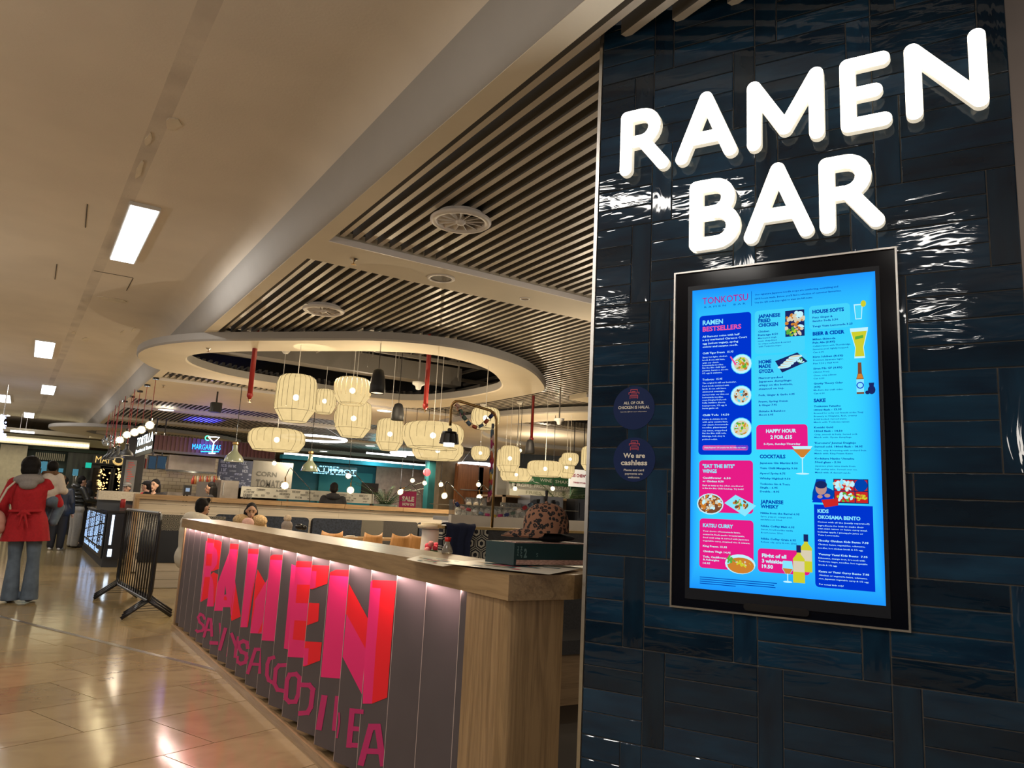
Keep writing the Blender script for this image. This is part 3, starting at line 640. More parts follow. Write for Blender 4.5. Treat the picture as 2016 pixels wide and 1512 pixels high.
a, b = wl(*zA(546, 200)), wl(*zA(546, 332)); PG['panel'].add([(a.x, -.0069, b.z), (a.x+.0014, -.0069, b.z), (a.x+.0014, -.0069, a.z), (a.x, -.0069, a.z)], [(0, 1, 2, 3)], keys.index('ink'))
# food and drink pictures printed on the page
pr = random.Random(11); PO = [.0071]
def disc(c, rx, rz, col, rot=0, n=18, dz=0):
    PO[0] += .000012; o_ = PO[0]
    pts = []
    for i in range(n):
        x, z = rx*math.cos(2*math.pi*i/n), rz*math.sin(2*math.pi*i/n); pts.append((c.x+x*math.cos(rot)-z*math.sin(rot), -o_, c.z+x*math.sin(rot)+z*math.cos(rot)))
    PG['picture'].add(pts, [tuple(range(n))], keys.index(col))
def quad(pts, col):
    PO[0] += .000012; PG['picture'].add([(p[0], -PO[0], p[1]) for p in pts], [tuple(range(len(pts)))], keys.index(col))
U = .0004  # metres per zoom unit, roughly
def blobs(c, rx, rz, cols, n, s):
    for _ in range(n):
        a = pr.uniform(0, 2*math.pi); q = math.sqrt(pr.random()); disc(Vector((c.x+rx*q*math.cos(a), 0, c.z+rz*q*math.sin(a))), s*pr.uniform(.5, 1.4), s*pr.uniform(.35, .9), pr.choice(cols), pr.uniform(0, 3), 7)
for (a_, b_), cols in (((458, 855), ['org', 'yel', 'grn', 'cream', 'grn', 'org']), ((455, 1140), ['cream', 'tint', 'cream', 'brn']), ((455, 1432), ['org', 'cream', 'grn', 'cream', 'yel'])):
    c = wl(*zA(a_, b_)); disc(c, .0365, .036, 'tint'); disc(c, .034, .0335, 'wht'); disc(c, .026, .0255, 'cream'); blobs(c, .022, .022, cols, 34, .006)
    disc(Vector((c.x-.016, 0, c.z+.006)), .006, .006, 'wht'); disc(Vector((c.x-.016, 0, c.z+.006)), .0033, .0033, 'org')
c = wl(*zA(385, 825)); quad([(c.x-.012, c.z+.014), (c.x-.008, c.z+.016), (c.x+.012, c.z-.014), (c.x+.006, c.z-.018)], 'rose')
def pict(tagf, a0, b0, a1, b1): p, q = wl(*tagf(a0, b0)), wl(*tagf(a1, b1)); return p.x, q.x, q.z, p.z
x0, x1, z0, z1 = pict(zA, 852, 378, 1028, 600); quad([(x0, z0), (x1, z0), (x1, z1), (x0, z1)], 'dark'); c = Vector(((x0+x1)/2, 0, (z0+z1)/2)); blobs(c, .030, .042, ['cream', 'org', 'cream', 'wht'], 40, .008); blobs(Vector((c.x-.012, 0, c.z-.03)), .015, .012, ['grn', 'yel'], 16, .006); disc(Vector((x1-.014, 0, z1-.016)), .011, .011, 'wht')
q = [wl(*zA(x, y)) for x, y in ((762, 830), (962, 752), (1055, 832), (825, 934))]; quad([(v.x, v.z) for v in q], 'dark')
for i in range(5): c = wl(*zA(845+i*25, 880-i*22)); disc(c, .022, .006, 'wht', .1); disc(Vector((c.x, 0, c.z+.002)), .018, .003, 'cream', .1)
blobs(wl(*zA(995, 830)), .009, .008, ['grn', 'wht'], 12, .004)
x0, x1, z0, z1 = pict(zA, 1470, 320, 1555, 450); quad([(x0+.004, z0), (x1-.004, z0), (x1, z1), (x0, z1)], 'wht'); quad([(x0+.006, z0+.003), (x1-.006, z0+.003), (x1-.003, z1-.004), (x0+.003, z1-.004)], 'tint'); disc(Vector((x1+.002, 0, z1)), .008, .011, 'yel')
x0, x1, z0, z1 = pict(zA, 1458, 535, 1585, 800); xm = (x0+x1)/2
quad([(xm-.016, z0), (xm+.016, z0), (xm+.013, z0+.035), (xm+.026, z1-.01), (xm+.027, z1), (xm-.027, z1), (xm-.026, z1-.01), (xm-.013, z0+.035)], 'wht'); quad([(xm-.014, z0+.006), (xm+.014, z0+.006), (xm+.011, z0+.035), (xm+.023, z1-.012), (xm-.023, z1-.012), (xm-.011, z0+.035)], 'yel'); quad([(xm-.012, z0+.062), (xm+.012, z0+.066), (xm+.012, z0+.076), (xm-.012, z0+.072)], 'grn')
x0, x1, z0, z1 = pict(zA, 1490, 845, 1565, 1125); xm = (x0+x1)/2
quad([(x0, z0), (x1, z0), (x1, z0+.05), (xm+.006, z1-.035), (xm+.005, z1), (xm-.005, z1), (xm-.006, z1-.035), (x0, z0+.05)], 'brn'); quad([(x0+.001, z0+.05), (x1-.001, z0+.05), (xm+.005, z1-.037), (xm-.005, z1-.037)], 'org'); quad([(x0, z0+.006), (x1, z0+.006), (x1, z0+.048), (x0, z0+.048)], 'pale'); disc(Vector((xm, 0, z0+.028)), .011, .011, 'navy'); disc(Vector((xm, 0, z0+.028)), .008, .008, 'pale')
disc(Vector((x1+.022, 0, z0+.012)), .011, .014, 'dark'); disc(Vector((x1+.010, 0, z0+.004)), .007, .006, 'dark'); quad([(x1+.016, z0+.022), (x1+.028, z0+.022), (x1+.030, z0+.035), (x1+.014, z0+.035)], 'dark')
c = wl(*zB(923, 165)); quad([(c.x-.032, c.z+.018), (c.x+.032, c.z+.018), (c.x+.004, c.z-.022), (c.x-.004, c.z-.022)], 'wht'); quad([(c.x-.030, c.z+.008), (c.x+.028, c.z+.008), (c.x+.004, c.z-.019), (c.x-.004, c.z-.019)], 'org'); quad([(c.x-.0015, c.z-.02), (c.x+.0015, c.z-.02), (c.x+.0015, c.z-.07), (c.x-.0015, c.z-.07)], 'wht'); disc(Vector((c.x, 0, c.z-.072)), .021, .003, 'wht')
c = wl(*zB(162, 597)); disc(c, .046, .036, 'wht'); disc(c, .042, .032, 'brn'); blobs(c, .038, .028, ['cream', 'org', 'cream', 'wht'], 50, .007)
q = [wl(*zB(x, y)) for x, y in ((280, 590), (372, 522), (543, 612), (450, 700))]; quad([(v.x, v.z) for v in q], 'pale'); c = wl(*zB(410, 605)); blobs(c, .026, .015, ['brn', 'org', 'cream', 'grn'], 30, .006)
c = wl(*zB(410, 1095)); disc(c, .050, .032, 'wht'); disc(Vector((c.x+.002, 0, c.z-.004)), .044, .026, 'org'); blobs(Vector((c.x+.012, 0, c.z+.002)), .026, .010, ['cream', 'org', 'yel'], 26, .006); blobs(Vector((c.x-.030, 0, c.z+.012)), .013, .012, ['grn', 'grn', 'pale'], 14, .005)
for (bx, bz) in ((958, 1160), (898, 1250)):
    c = wl(*zB(bx, bz)); quad([(c.x-.018, c.z), (c.x+.018, c.z), (c.x+.018, c.z+.075), (c.x+.006, c.z+.09), (c.x+.006, c.z+.118), (c.x-.006, c.z+.118), (c.x-.006, c.z+.09), (c.x-.018, c.z+.075)], 'yel'); quad([(c.x-.017, c.z+.034), (c.x+.017, c.z+.034), (c.x+.017, c.z+.068), (c.x-.017, c.z+.068)], 'cream'); quad([(c.x-.007, c.z+.095), (c.x+.007, c.z+.095), (c.x+.007, c.z+.118), (c.x-.007, c.z+.118)], 'dark')
c = wl(*zB(803, 1120)); quad([(c.x-.014, c.z+.02), (c.x+.014, c.z+.02), (c.x+.017, c.z-.006), (c.x+.006, c.z-.022), (c.x-.006, c.z-.022), (c.x-.017, c.z-.006)], 'pale'); quad([(c.x-.016, c.z-.004), (c.x+.016, c.z-.004), (c.x+.006, c.z-.021), (c.x-.006, c.z-.021)], 'org'); quad([(c.x-.0015, c.z-.02), (c.x+.0015, c.z-.02), (c.x+.0015, c.z-.045), (c.x-.0015, c.z-.045)], 'wht'); disc(Vector((c.x, 0, c.z-.046)), .014, .003, 'wht')
x0, x1, z0, z1 = pict(zB, 1180, 390, 1475, 598); quad([(x0, z0), (x1, z0), (x1, z1), (x0, z1)], 'dark'); xm = x0+(x1-x0)*.58; zm = (z0+z1)/2
for (u0, u1, w0, w1) in ((x0+.003, xm, zm+.002, z1-.003), (xm+.003, x1-.003, zm+.002, z1-.003), (x0+.003, xm+.002, z0+.003, zm-.001), (xm+.005, x1-.003, z0+.003, zm-.001)): quad([(u0, w0), (u1, w0), (u1, w1), (u0, w1)], 'red')
blobs(Vector(((x0+xm)/2, 0, (zm+z1)/2)), .028, .016, ['wht', 'pale', 'cream'], 30, .007); disc(Vector(((xm+x1)/2, 0, (zm+z1)/2)), .019, .019, 'ink'); blobs(Vector(((x0+xm)/2+.006, 0, (z0+zm)/2)), .024, .014, ['grn', 'wht', 'yel'], 26, .006); blobs(Vector(((xm+x1)/2, 0, (z0+zm)/2)), .014, .012, ['yel', 'org', 'yel'], 18, .005)
q = [wl(*zB(x, y)) for x, y in ((1005, 565), (1010, 500), (1040, 392), (1115, 395), (1128, 460), (1190, 490), (1180, 560), (1100, 580))]; quad([(v.x, v.z) for v in q], 'ink')
c = wl(*zB(1080, 470)); disc(c, .017, .020, 'skin'); disc(Vector((c.x, 0, c.z+.012)), .018, .012, 'dark'); quad([(c.x-.028, c.z-.045), (c.x+.040, c.z-.045), (c.x+.03, c.z-.022), (c.x-.018, c.z-.02)], 'navy'); disc(Vector((c.x+.018, 0, c.z-.022)), .009, .006, 'skin'); disc(Vector((c.x-.004, 0, c.z-.026)), .008, .006, 'skin'); quad([(c.x, c.z-.036), (c.x+.05, c.z-.030), (c.x+.05, c.z-.052), (c.x+.01, c.z-.060)], 'red')
PICC = [(nm_, wl(*f_(a_, b_))) for nm_, f_, a_, b_ in (('ramen_picture', zA, 458, 855), ('ramen_picture', zA, 455, 1140), ('ramen_picture', zA, 455, 1432), ('fried_chicken_picture', zA, 940, 490), ('gyoza_picture', zA, 908, 843), ('drink_picture', zA, 1512, 385), ('beer_picture', zA, 1520, 665), ('bottle_picture', zA, 1540, 1000), ('cocktail_picture', zB, 923, 240), ('wings_picture', zB, 162, 597), ('wings_picture', zB, 410, 610), ('curry_picture', zB, 410, 1095), ('whisky_picture', zB, 900, 1090), ('bento_picture', zB, 1328, 495), ('child_picture', zB, 1080, 500))]
pics = [MB() for _ in PICC]; src = PG.pop('picture')
for f_, mi_ in zip(src.f, src.mi):
    P_ = [src.v[i] for i in f_]; cx_, cz_ = sum(p[0] for p in P_)/len(P_), sum(p[2] for p in P_)/len(P_)
    j_ = min(range(len(PICC)), key=lambda j: (PICC[j][1].x-cx_)**2+(PICC[j][1].z-cz_)**2*.5); pics[j_].add(P_, [tuple(range(len(P_)))], mi_)
for (nm_, _), pm_ in zip(PICC, pics):
    if pm_.f: mk(nm_, pm_, [PM[q] for q in keys], scr)
for k, nm in (('panel', 'menu_panels'), ('text', 'menu_text')):
    mk(nm, PG[k], [PM[q] for q in keys], scr)

# ------------------------------------------------------------------ round stickers
M_stk = mat('sticker_navy', (.006, .018, .085), .5, noise=.04, spec=.15); M_stkp = mat('sticker_print_cream', (.75, .70, .60), .5); M_stkr = mat('sticker_print_coral', (.62, .06, .09), .5)
def sticker(cx, cz, r, label, lines):
    K = 48; mb = MB(); mb.add([(cx+r*math.cos(2*math.pi*k/K), y, cz+r*math.sin(2*math.pi*k/K)) for y in (-.0012, .0005) for k in range(K)], [tuple(range(K))]+[(k, (k+1) % K, K+(k+1) % K, K+k) for k in range(K)])
    s = mk('sticker', mb, M_stk, label=label, cat='sticker', group='round navy stickers on the blue tiles'); s.matrix_world = Mw
    t = MB()
    for (txt, z, w_, cap, bold) in lines: add_text(t, txt, Vector((cx-w_/2, -.0018, cz+z)), EXl, EZl, w_, cap, 0, bold, 2)
    mk('print', t, M_stkp, s)
    e = MB()   # bowl-and-arch emblem
    u = .0016; zt = cz+.052
    def bar(x0, x1, z0, z1): e.add([(cx+x0, -.0018, zt+z0), (cx+x1, -.0018, zt+z0), (cx+x1, -.0018, zt+z1), (cx+x0, -.0018, zt+z1)], [(0, 1, 2, 3)])
    bar(-.014, .014, .016, .018); bar(-.014, -.012, .006, .018); bar(.012, .014, .006, .018); bar(-.021, .021, .005, .0072); bar(-.021, -.019, -.001, .006); bar(.019, .021, -.001, .006); bar(-.012, .012, -.0005, .0015); bar(-.009, .006, .009, .0108)
    bar(-.016, .016, -.006, -.0042); bar(-.016, -.014, -.018, -.005); bar(.014, .016, -.018, -.005); bar(-.012, .012, -.011, -.0095); bar(-.012, .012, -.015, -.0135)
    mk('emblem', e, M_stkr, s)
sticker(.185, 1.766, .0815, 'upper round navy sticker about halal chicken', [('ALL OF OUR', .014, .080, .0105, .02), ('CHICKEN IS HALAL', -.003, .124, .0105, .02), ('Scan the QR for more information', -.016, .104, .0042, 0)])
sticker(.191, 1.574, .0815, 'lower round navy sticker about cashless payment', [('We are', .007, .085, .017, .03), ('cashless', -.020, .103, .019, .03), ('Phone and card', -.042, .078, .008, .015), ('payments are', -.055, .068, .008, .015), ('welcome', -.068, .045, .0075, .015)])
# ------------------------------------------------------------------ front counter
X0 = 1.512
ctr = empty('serving_counter', (X0+.1, 5.65, 0), 'long oak front counter with printed grey louvre panels', 'counter')
def cp(name, mb, mt, smooth=False, **k): return mk(name, shift(mb, (-(X0+.1), -5.65, 0)), mt, ctr, smooth, **k)
M_panel = mat('louvre_charcoal', (.085, .070, .076), .5, noise=.05, nscale=6)
M_pink = mat('print_hot_pink', (.80, .018, .17), .5); M_red = mat('print_scarlet', (.85, .008, .02), .5); M_line = mat('print_coral_line', (.9, .16, .06), .5)
M_plum = mat('print_dull_pink', (.50, .02, .14), .55)
NEAR, FAR = 2.346, 8.95
cp('worktop', MB().prism([(1.497, NEAR), (1.788, NEAR), (2.30, 2.60), (2.62, 2.76), (2.62, 3.15), (1.875, 3.15), (1.875, FAR), (1.497, FAR)], 1.052, 1.142), oak)
cp('base_plinth', MB().box((1.512, 2.5, 0), (1.86, 8.85, .045)), oak)
cp('base_rail', MB().box((1.500, 2.5, .0), (1.531, 8.86, .056)), oak)
cp('end_post', MB().box((1.512, 8.80, .0), (1.86, 8.86, 1.052)), oakv)
cp('back_panel', MB().box((1.80, 2.7, .045), (1.86, 8.8, 1.052)), oakv)
# near end: flat post running into a rounded corner
pts = [(1.512, 2.668), (1.512, 2.46)]+[(1.562+.05*math.cos(a), 2.42+.05*math.sin(a)) for a in [math.pi+i*math.pi/12 for i in range(0, 7)]]+[(1.76, 2.37), (1.76, 2.668)]
cp('rounded_end', MB().prism(pts, 0, 1.052), oakv)
NP = 21; PITCH = (8.842-2.668+.28)/21; PITCH = .3067; D = .085
YS = [8.842-i*.3062 for i in range(22)]
panels = []
def clip(P, a, side):   # keep points where side*(x-a) >= 0 in 2D list
    out = []
    for i in range(len(P)):
        p, q = P[i], P[(i+1) % len(P)]; dp, dq = side*(p[0]-a), side*(q[0]-a)
        if dp >= 0: out.append(p)
        if dp*dq < 0: t = dp/(dp-dq); out.append((p[0]+(q[0]-p[0])*t, p[1]+(q[1]-p[1])*t))
    return out
def z6(a, b): return (240+a*.35191, 980+b*.35191)
def z7(a, b): return (700+a*.36502, 960+b*.36502)
SH = []
def S6(col, pts, lo=0, hi=99): SH.append((col, [z6(*p) for p in pts], lo, hi))
def S7(col, pts, lo=0, hi=99): SH.append((col, [z7(*p) for p in pts], lo, hi))
# slices: index of the louvre panel, far end = 0
S6('p', [(471,243),(482,238),(482,300),(443,583),(437,578)], 3, 3)
S6('p', [(478,250),(520,254),(482,560),(440,583)], 4, 4); S6('r', [(480,226),(520,233),(518,255),(478,250)], 4, 4); S6('r', [(475,313),(506,313),(503,382),(469,380)], 4, 4); S6('r', [(464,443),(494,443),(481,558),(444,582)], 4, 4)
S6('r', [(518,236),(545,239),(560,250),(543,398),(500,414)], 5, 5); S6('p', [(514,272),(530,290),(537,330),(530,375),(510,405),(488,412)], 5, 5)
S6('r', [(497,430),(512,415),(540,430),(522,575),(514,608),(500,600)], 5, 5); S6('p', [(488,412),(497,432),(508,455),(514,500),(512,608),(476,608)], 5, 5)
S6('p', [(602,300),(606,330),(567,632),(517,632),(535,480)], 6, 6)
S6('p', [(604,285),(647,287),(640,470),(612,660),(606,612),(560,612)], 7, 7); S6('r', [(607,257),(657,260),(655,290),(604,286)], 7, 7); S6('k', [(578,478),(585,540),(568,545)], 7, 7); S6('r', [(571,552),(585,552),(588,574),(569,573)], 7, 7)
S6('r', [(646,300),(656,285),(634,470),(610,660),(608,640),(632,470)], 7, 7)
S6('r', [(634,468),(665,665),(614,689),(608,655)], 8, 8); S6('p', [(634,455),(636,500),(615,660),(606,660),(600,640)], 8, 8)
S6('p', [(706,312),(766,316),(736,520),(703,724),(664,724)], 9, 9); S6('r', [(708,285),(769,287),(766,316),(706,312)], 9, 9); S6('r', [(742,455),(736,520),(705,722),(700,722),(722,560)], 9, 9)
S6('r', [(760,400),(812,492),(770,560),(748,620),(730,560)], 10, 10); S6('p', [(830,430),(826,520),(785,760),(719,757),(735,590),(800,480)], 10, 10); S6('r', [(790,690),(783,748),(760,760)], 10, 10); S6('r', [(736,520),(745,600),(722,722),(700,722)], 10, 10)
S6('p', [(830,346),(904,350),(856,802),(783,797)], 11, 11); S6('r', [(833,326),(850,318),(905,320),(903,350),(830,346)], 11, 11)
S6('p', [(950,372),(985,385),(935,850),(907,843)], 12, 12)
S6('p', [(972,387),(1068,390),(1020,895),(928,890)], 13, 13); S6('r', [(952,372),(985,353),(1070,357),(1068,391),(972,387)], 13, 13); S6('r', [(982,485),(1056,487),(1047,590),(973,588)], 13, 13); S6('r', [(967,685),(1038,690),(1029,800),(957,793)], 13, 13)
S6('r', [(1066,376),(1160,380),(1150,480),(1066,512),(1052,510)], 14, 14); S6('p', [(1062,408),(1090,411),(1084,502),(1050,509)], 14, 14); S6('r', [(1048,587),(1106,590),(1100,690),(1036,714)], 14, 14); S6('r', [(1026,803),(1120,808),(1110,910),(1022,944),(1014,940)], 14, 14); S6('p', [(1020,840),(1047,842),(1040,933),(1016,942)], 14, 14)
S6('p', [(1164,434),(1283,442),(1232,1012),(1114,1003)], 15, 15); S6('r', [(1166,417),(1200,402),(1284,405),(1281,442),(1164,434)], 15, 15)
S6('r', [(1272,480),(1410,735),(1395,905),(1255,650)], 16, 16); S6('p', [(1258,650),(1395,900),(1370,1150),(1236,890)], 16, 16)
S7('p', [(65,513),(97,500),(140,540),(92,1165),(40,1165)], 17, 17); S7('r', [(93,498),(222,503),(205,700),(172,1132),(90,1165),(112,850),(137,543),(92,540)], 17, 17)
LN = MB()
def ST(pts, w, lo, hi, f=z6):
    for i in range(len(pts)-1):
        a, b = Vector(pts[i]), Vector(pts[i+1]); d = (b-a).normalized(); n = Vector((-d.y, d.x))*w/2; a = a-d*w*.42; b = b+d*w*.42
        SH.append(('q', [f(*p) for p in (a-n, b-n, b+n, a+n)], lo, hi))
ST([(463,676),(455,658),(440,650),(428,668)], 14, 3, 5); ST([(428,670),(436,695),(455,712),(460,728)], 14, 3, 5); ST([(460,728),(450,744),(425,748),(418,742)], 14, 3, 5)
ST([(461,775),(486,678),(500,680),(504,770)], 15, 4, 6); ST([(470,738),(500,740)], 13, 4, 6)
ST([(500,811),(532,813)], 20, 5, 7); ST([(549,704),(553,760)], 10, 6, 6); ST([(549,845),(580,735)], 19, 7, 7); ST([(597,840),(590,885)], 10, 7, 7)
ST([(616,762),(640,830),(634,888)], 17, 8, 8); ST([(640,835),(650,780)], 12, 8, 9)
ST([(704,838),(700,810),(680,802),(655,812),(655,838)], 20, 9, 10); ST([(655,838),(670,862),(695,872),(698,895)], 20, 9, 10); ST([(698,895),(690,920),(665,928),(645,915),(645,893)], 20, 9, 10)
ST([(705,978),(748,848),(770,848)], 19, 10, 10); ST([(768,848),(770,976)], 19, 11, 11); ST([(722,930),(766,932)], 17, 10, 11)
ST([(850,893),(826,900),(815,930),(812,990),(822,1020),(838,1030)], 20, 11, 12)
ST([(918,935),(880,938),(862,960),(855,1040),(872,1074),(905,1080)], 22, 12, 12)
ST([(940,990),(975,986),(996,1008),(988,1100),(972,1140),(938,1142),(918,1122),(925,1020),(940,990)], 24, 13, 13)
ST([(1000,1046),(1050,1048),(1070,1072),(1058,1170),(1040,1202),(993,1206)], 26, 14, 14)
ST([(1133,1118),(1104,1285)], 34, 15, 15); ST([(1207,1120),(1190,1292)], 26, 15, 15); ST([(1216,1205),(1218,1250),(1205,1340)], 10, 15, 16)
ST([(1290,1190),(1272,1385)], 30, 16, 16); ST([(1290,1192),(1348,1196)], 26, 16, 16); ST([(1280,1290),(1340,1294)], 26, 16, 16); ST([(1275,1382),(1335,1386)], 26, 16, 16)
ST([(0,1206),(35,1208)], 24, 17, 17, z7)
ST([(32,1485),(85,1290),(122,1290),(150,1488)], 34, 17, 17, z7); ST([(55,1420),(138,1424)], 30, 17, 17, z7)
edgeM = mat('louvre_edge', (.45, .36, .33), .5)
for i in range(21):
    ya, yb = YS[i], YS[i+1]
    A = Vector((1.512, ya, 0)); B = Vector((1.512+D, yb+.012, 0)); d = (B-A).normalized(); n = Vector((-d.y, d.x, 0)); n = n if n.x < 0 else -n
    th = .008; mb = MB(); inn = -n*th; L = (B-A).length
    vs = []
    for z in (.078, 1.052): vs += [A+Vector((0, 0, z)), B+Vector((0, 0, z)), B+inn+Vector((0, 0, z)), A+inn+Vector((0, 0, z))]
    mb.add(vs, [(3, 2, 1, 0), (4, 5, 6, 7), (0, 1, 5, 4), (1, 2, 6, 5), (2, 3, 7, 6), (3, 0, 4, 7)])
    mb.mi[-1] = 1
    E0 = A+n*.0006; mb.add([E0+Vector((0, 0, .078)), E0+d*.0035+Vector((0, 0, .078)), E0+d*.0035+Vector((0, 0, 1.052)), E0+Vector((0, 0, 1.052))], [(0, 1, 2, 3)], 1)
    # return face that closes the step to the next panel
    C0 = Vector((1.512, yb, 0)); mb.add([B+Vector((0, 0, .078)), C0+Vector((.002, .003, .078)), C0+Vector((.002, .003, 1.052)), B+Vector((0, 0, 1.052))], [(0, 1, 2, 3)], 0)
    pn = cp('louvre_panel', mb, [M_panel, edgeM])
    pr_ = MB(); cm = {'p': 0, 'r': 1, 'q': 2, 'k': 3}
    for si, (col, pts, lo, hi) in enumerate(SH):
        if not lo <= i <= hi: continue
        P2 = []
        for (x, y) in pts:
            w_ = PP(x, y, A, n); P2.append(((w_-A).dot(d), w_.z))
        P2 = clip(clip(P2, .001, 1), L-.001, -1)
        if len(P2) < 3: continue
        off = .0008+.00003*(si % 60)
        V = [A+d*u+Vector((0, 0, z))+n*off for u, z in P2]; V = [v-Vector((X0+.1, 5.65, 0)) for v in V]
        if (V[1]-V[0]).cross(V[2]-V[1]).dot(n) < 0: V = V[::-1]
        pr_.add(V, [tuple(range(len(V)))], cm[col])
    if pr_.f: mk('printed_lettering', pr_, [M_pink, M_red, M_plum, M_panel], pn)

# ------------------------------------------------------------------ things on the counter
ZT = 1.142
M_paper = mat('menu_paper', (.74, .68, .56), .28, noise=.06); M_pr1 = mat('menu_ink_teal', (.06, .14, .16), .4); M_pr2 = mat('menu_ink_coral', (.55, .10, .12), .4); M_pr3 = mat('menu_ink_sand', (.62, .46, .25), .4)
def menu_sheet(corners, zoff, label, curl=.004):
    a, b, c, d = [Vector((*p, 0)) for p in corners]; N = 8; mb = MB(); g = []
    for i in range(N+1):
        for j in range(N+1):
            u, v = i/N, j/N; p = a.lerp(b, u).lerp(d.lerp(c, u), v); g.append((p.x, p.y, ZT+zoff+curl*(abs(u-.5)*2)**3*(v+.2)))
    mb.v = g; mb.f = [(i*(N+1)+j, (i+1)*(N+1)+j, (i+1)*(N+1)+j+1, i*(N+1)+j+1) for i in range(N) for j in range(N)]; mb.mi = [0]*len(mb.f)
    s = mk('menu_sheet', mb, M_paper, smooth=True, label=label, cat='menu', group='paper menus on the counter')
    q = MB(); r = random.Random(len(label))
    for _ in range(16):
        u0, v0 = r.uniform(.05, .7), r.uniform(.05, .85); u1, v1 = u0+r.uniform(.05, .25), v0+r.uniform(.03, .12)
        P = []
        for (u, v) in ((u0, v0), (u1, v0), (u1, v1), (u0, v1)):
            p = a.lerp(b, u).lerp(d.lerp(c, u), v); P.append((p.x, p.y, ZT+zoff+curl*(abs(u-.5)*2)**3*(v+.2)+.0012))
        q.add(P, [(0, 1, 2, 3)], r.randrange(3))
    mk('printed_blocks', q, [M_pr1, M_pr2, M_pr3], s)
menu_sheet([(1.41, 3.03), (1.395, 2.66), (1.66, 2.86), (1.62, 3.30)], .002, 'paper menu lying furthest along the counter, partly under another')
menu_sheet([(1.44, 2.77), (1.62, 2.275), (1.93, 2.50), (1.79, 2.98)], .007, 'paper menu at the near end of the counter, overhanging its corner', .003)
# cap on a paper bag parcel
M_teal = mat('parcel_teal', (.003, .026, .030), .4, noise=.1); M_parcel = mat('parcel_print_pink', (.45, .27, .22), .5, noise=.5, nscale=60, stretch=(1, 1, 4))
M_ink2 = mat('parcel_text', (.10, .17, .17), .5)
bx = empty('gift_box', (1.69, 2.62, ZT+.012), 'teal printed box lying on menus at the counter end', 'box', math.radians(4))
mb = MB(); W_, D_, H_ = .42, .20, .088; K = 5
mb.prism([(0, 0), (W_, 0), (W_, D_), (0, D_)], 0, H_)
mk('carton', mb, M_teal, bx)
mb = MB(); mb.prism([(.012, .006), (W_, .006), (W_, D_*.9), (.05, D_*.7)], H_, H_+.004); mk('lid_print', mb, M_parcel, bx)
mb = MB(); mb.box((.012, -.001, .003), (W_-.01, 0, .022)); mk('lower_print', mb, M_parcel, bx)
t = MB(); add_text(t, 'MAP', Vector((.030, -.0015, .075)), Vector((0, 0, -1)), Vector((1, 0, 0)), .045, .010, 0, .02); add_text(t, 'PEN', Vector((.014, -.0015, .075)), Vector((0, 0, -1)), Vector((1, 0, 0)), .036, .009, 0, .02); add_text(t, '2', Vector((.048, -.0015, .032)), Vector((1, 0, 0)), Vector((0, 0, 1)), .016, .034, 0, .05); add_text(t, 'S', Vector((.112, -.0015, .034)), Vector((1, 0, 0)), Vector((0, 0, 1)), .010, .016, 0, .0)
mk('box_lettering', t, M_ink2, bx)
M_dark = mat('black_cloth', (.012, .012, .016), .9, noise=.2, nscale=20)
# folded black beanie/pouch under the cap
mb = MB(); mb.sph((0, 0, .022), 1, 18, 8, sc_=(.12, .065, .018)); o = mk('folded_pouch', mb, M_dark, smooth=True, loc=(1.95, 2.735, ZT+.100), label='black folded pouch between leopard cap and teal box', cat='pouch')
# leopard cap
def leopard():
    mt = bpy.data.materials.new('leopard_print'); mt.use_nodes = True; nt = mt.node_tree; p = nt.nodes['Principled BSDF']; p.inputs['Roughness'].default_value = .85
    tc = nt.nodes.new('ShaderNodeTexCoord'); nz = nt.nodes.new('ShaderNodeTexNoise'); nz.inputs['Scale'].default_value = 55; nt.links.new(tc.outputs['Object'], nz.inputs['Vector'])
    ad = nt.nodes.new('ShaderNodeVectorMath'); ad.operation = 'MULTIPLY_ADD'; ad.inputs[1].default_value = (.012, .012, .012); nt.links.new(nz.outputs['Color'], ad.inputs[0]); nt.links.new(tc.outputs['Object'], ad.inputs[2])
    v = nt.nodes.new('ShaderNodeTexVoronoi'); v.inputs['Scale'].default_value = 58; nt.links.new(ad.outputs[0], v.inputs['Vector'])
    cr = nt.nodes.new('ShaderNodeValToRGB'); cr.color_ramp.interpolation = 'CONSTANT'; e = cr.color_ramp.elements
    e[0].position = 0; e[0].color = (.13, .055, .03, 1); e[1].position = .16; e[1].color = (.006, .005, .006, 1); e2 = e.new(.46); e2.color = (.25, .115, .065, 1)
    nt.links.new(v.outputs['Distance'], cr.inputs[0]); nt.links.new(cr.outputs[0], p.inputs['Base Color']); return mt
M_leo = leopard()
cap = empty('baseball_cap', (1.905, 2.715, ZT+.142), 'brown leopard print baseball cap resting on teal box', 'cap', math.radians(163))
mb = MB(); N1, N2 = 28, 10; vs = []
for j in range(N2+1):
    ph = math.pi/2*j/N2
    for k in range(N1):
        t = 2*math.pi*k/N1; r = math.cos(ph)**.8 if j < N2 else .001
        vs.append((.098*r*math.cos(t)*(1 if math.cos(t) > 0 else 1.05), .078*r*math.sin(t), .028+.098*math.sin(ph)**.9))
mb.v = vs; mb.f = [(j*N1+k, j*N1+(k+1) % N1, (j+1)*N1+(k+1) % N1, (j+1)*N1+k) for j in range(N2) for k in range(N1)]; mb.mi = [0]*len(mb.f)
b0 = len(mb.v); mb.v += [(v[0], v[1], 0) for v in vs[:N1]]; mb.f += [(b0+k, b0+(k+1) % N1, (k+1) % N1, k) for k in range(N1)]; mb.mi += [0]*N1
mk('crown', mb, M_leo, cap, smooth=True)
mb = MB(); N = 14; rows = 5; vs = []
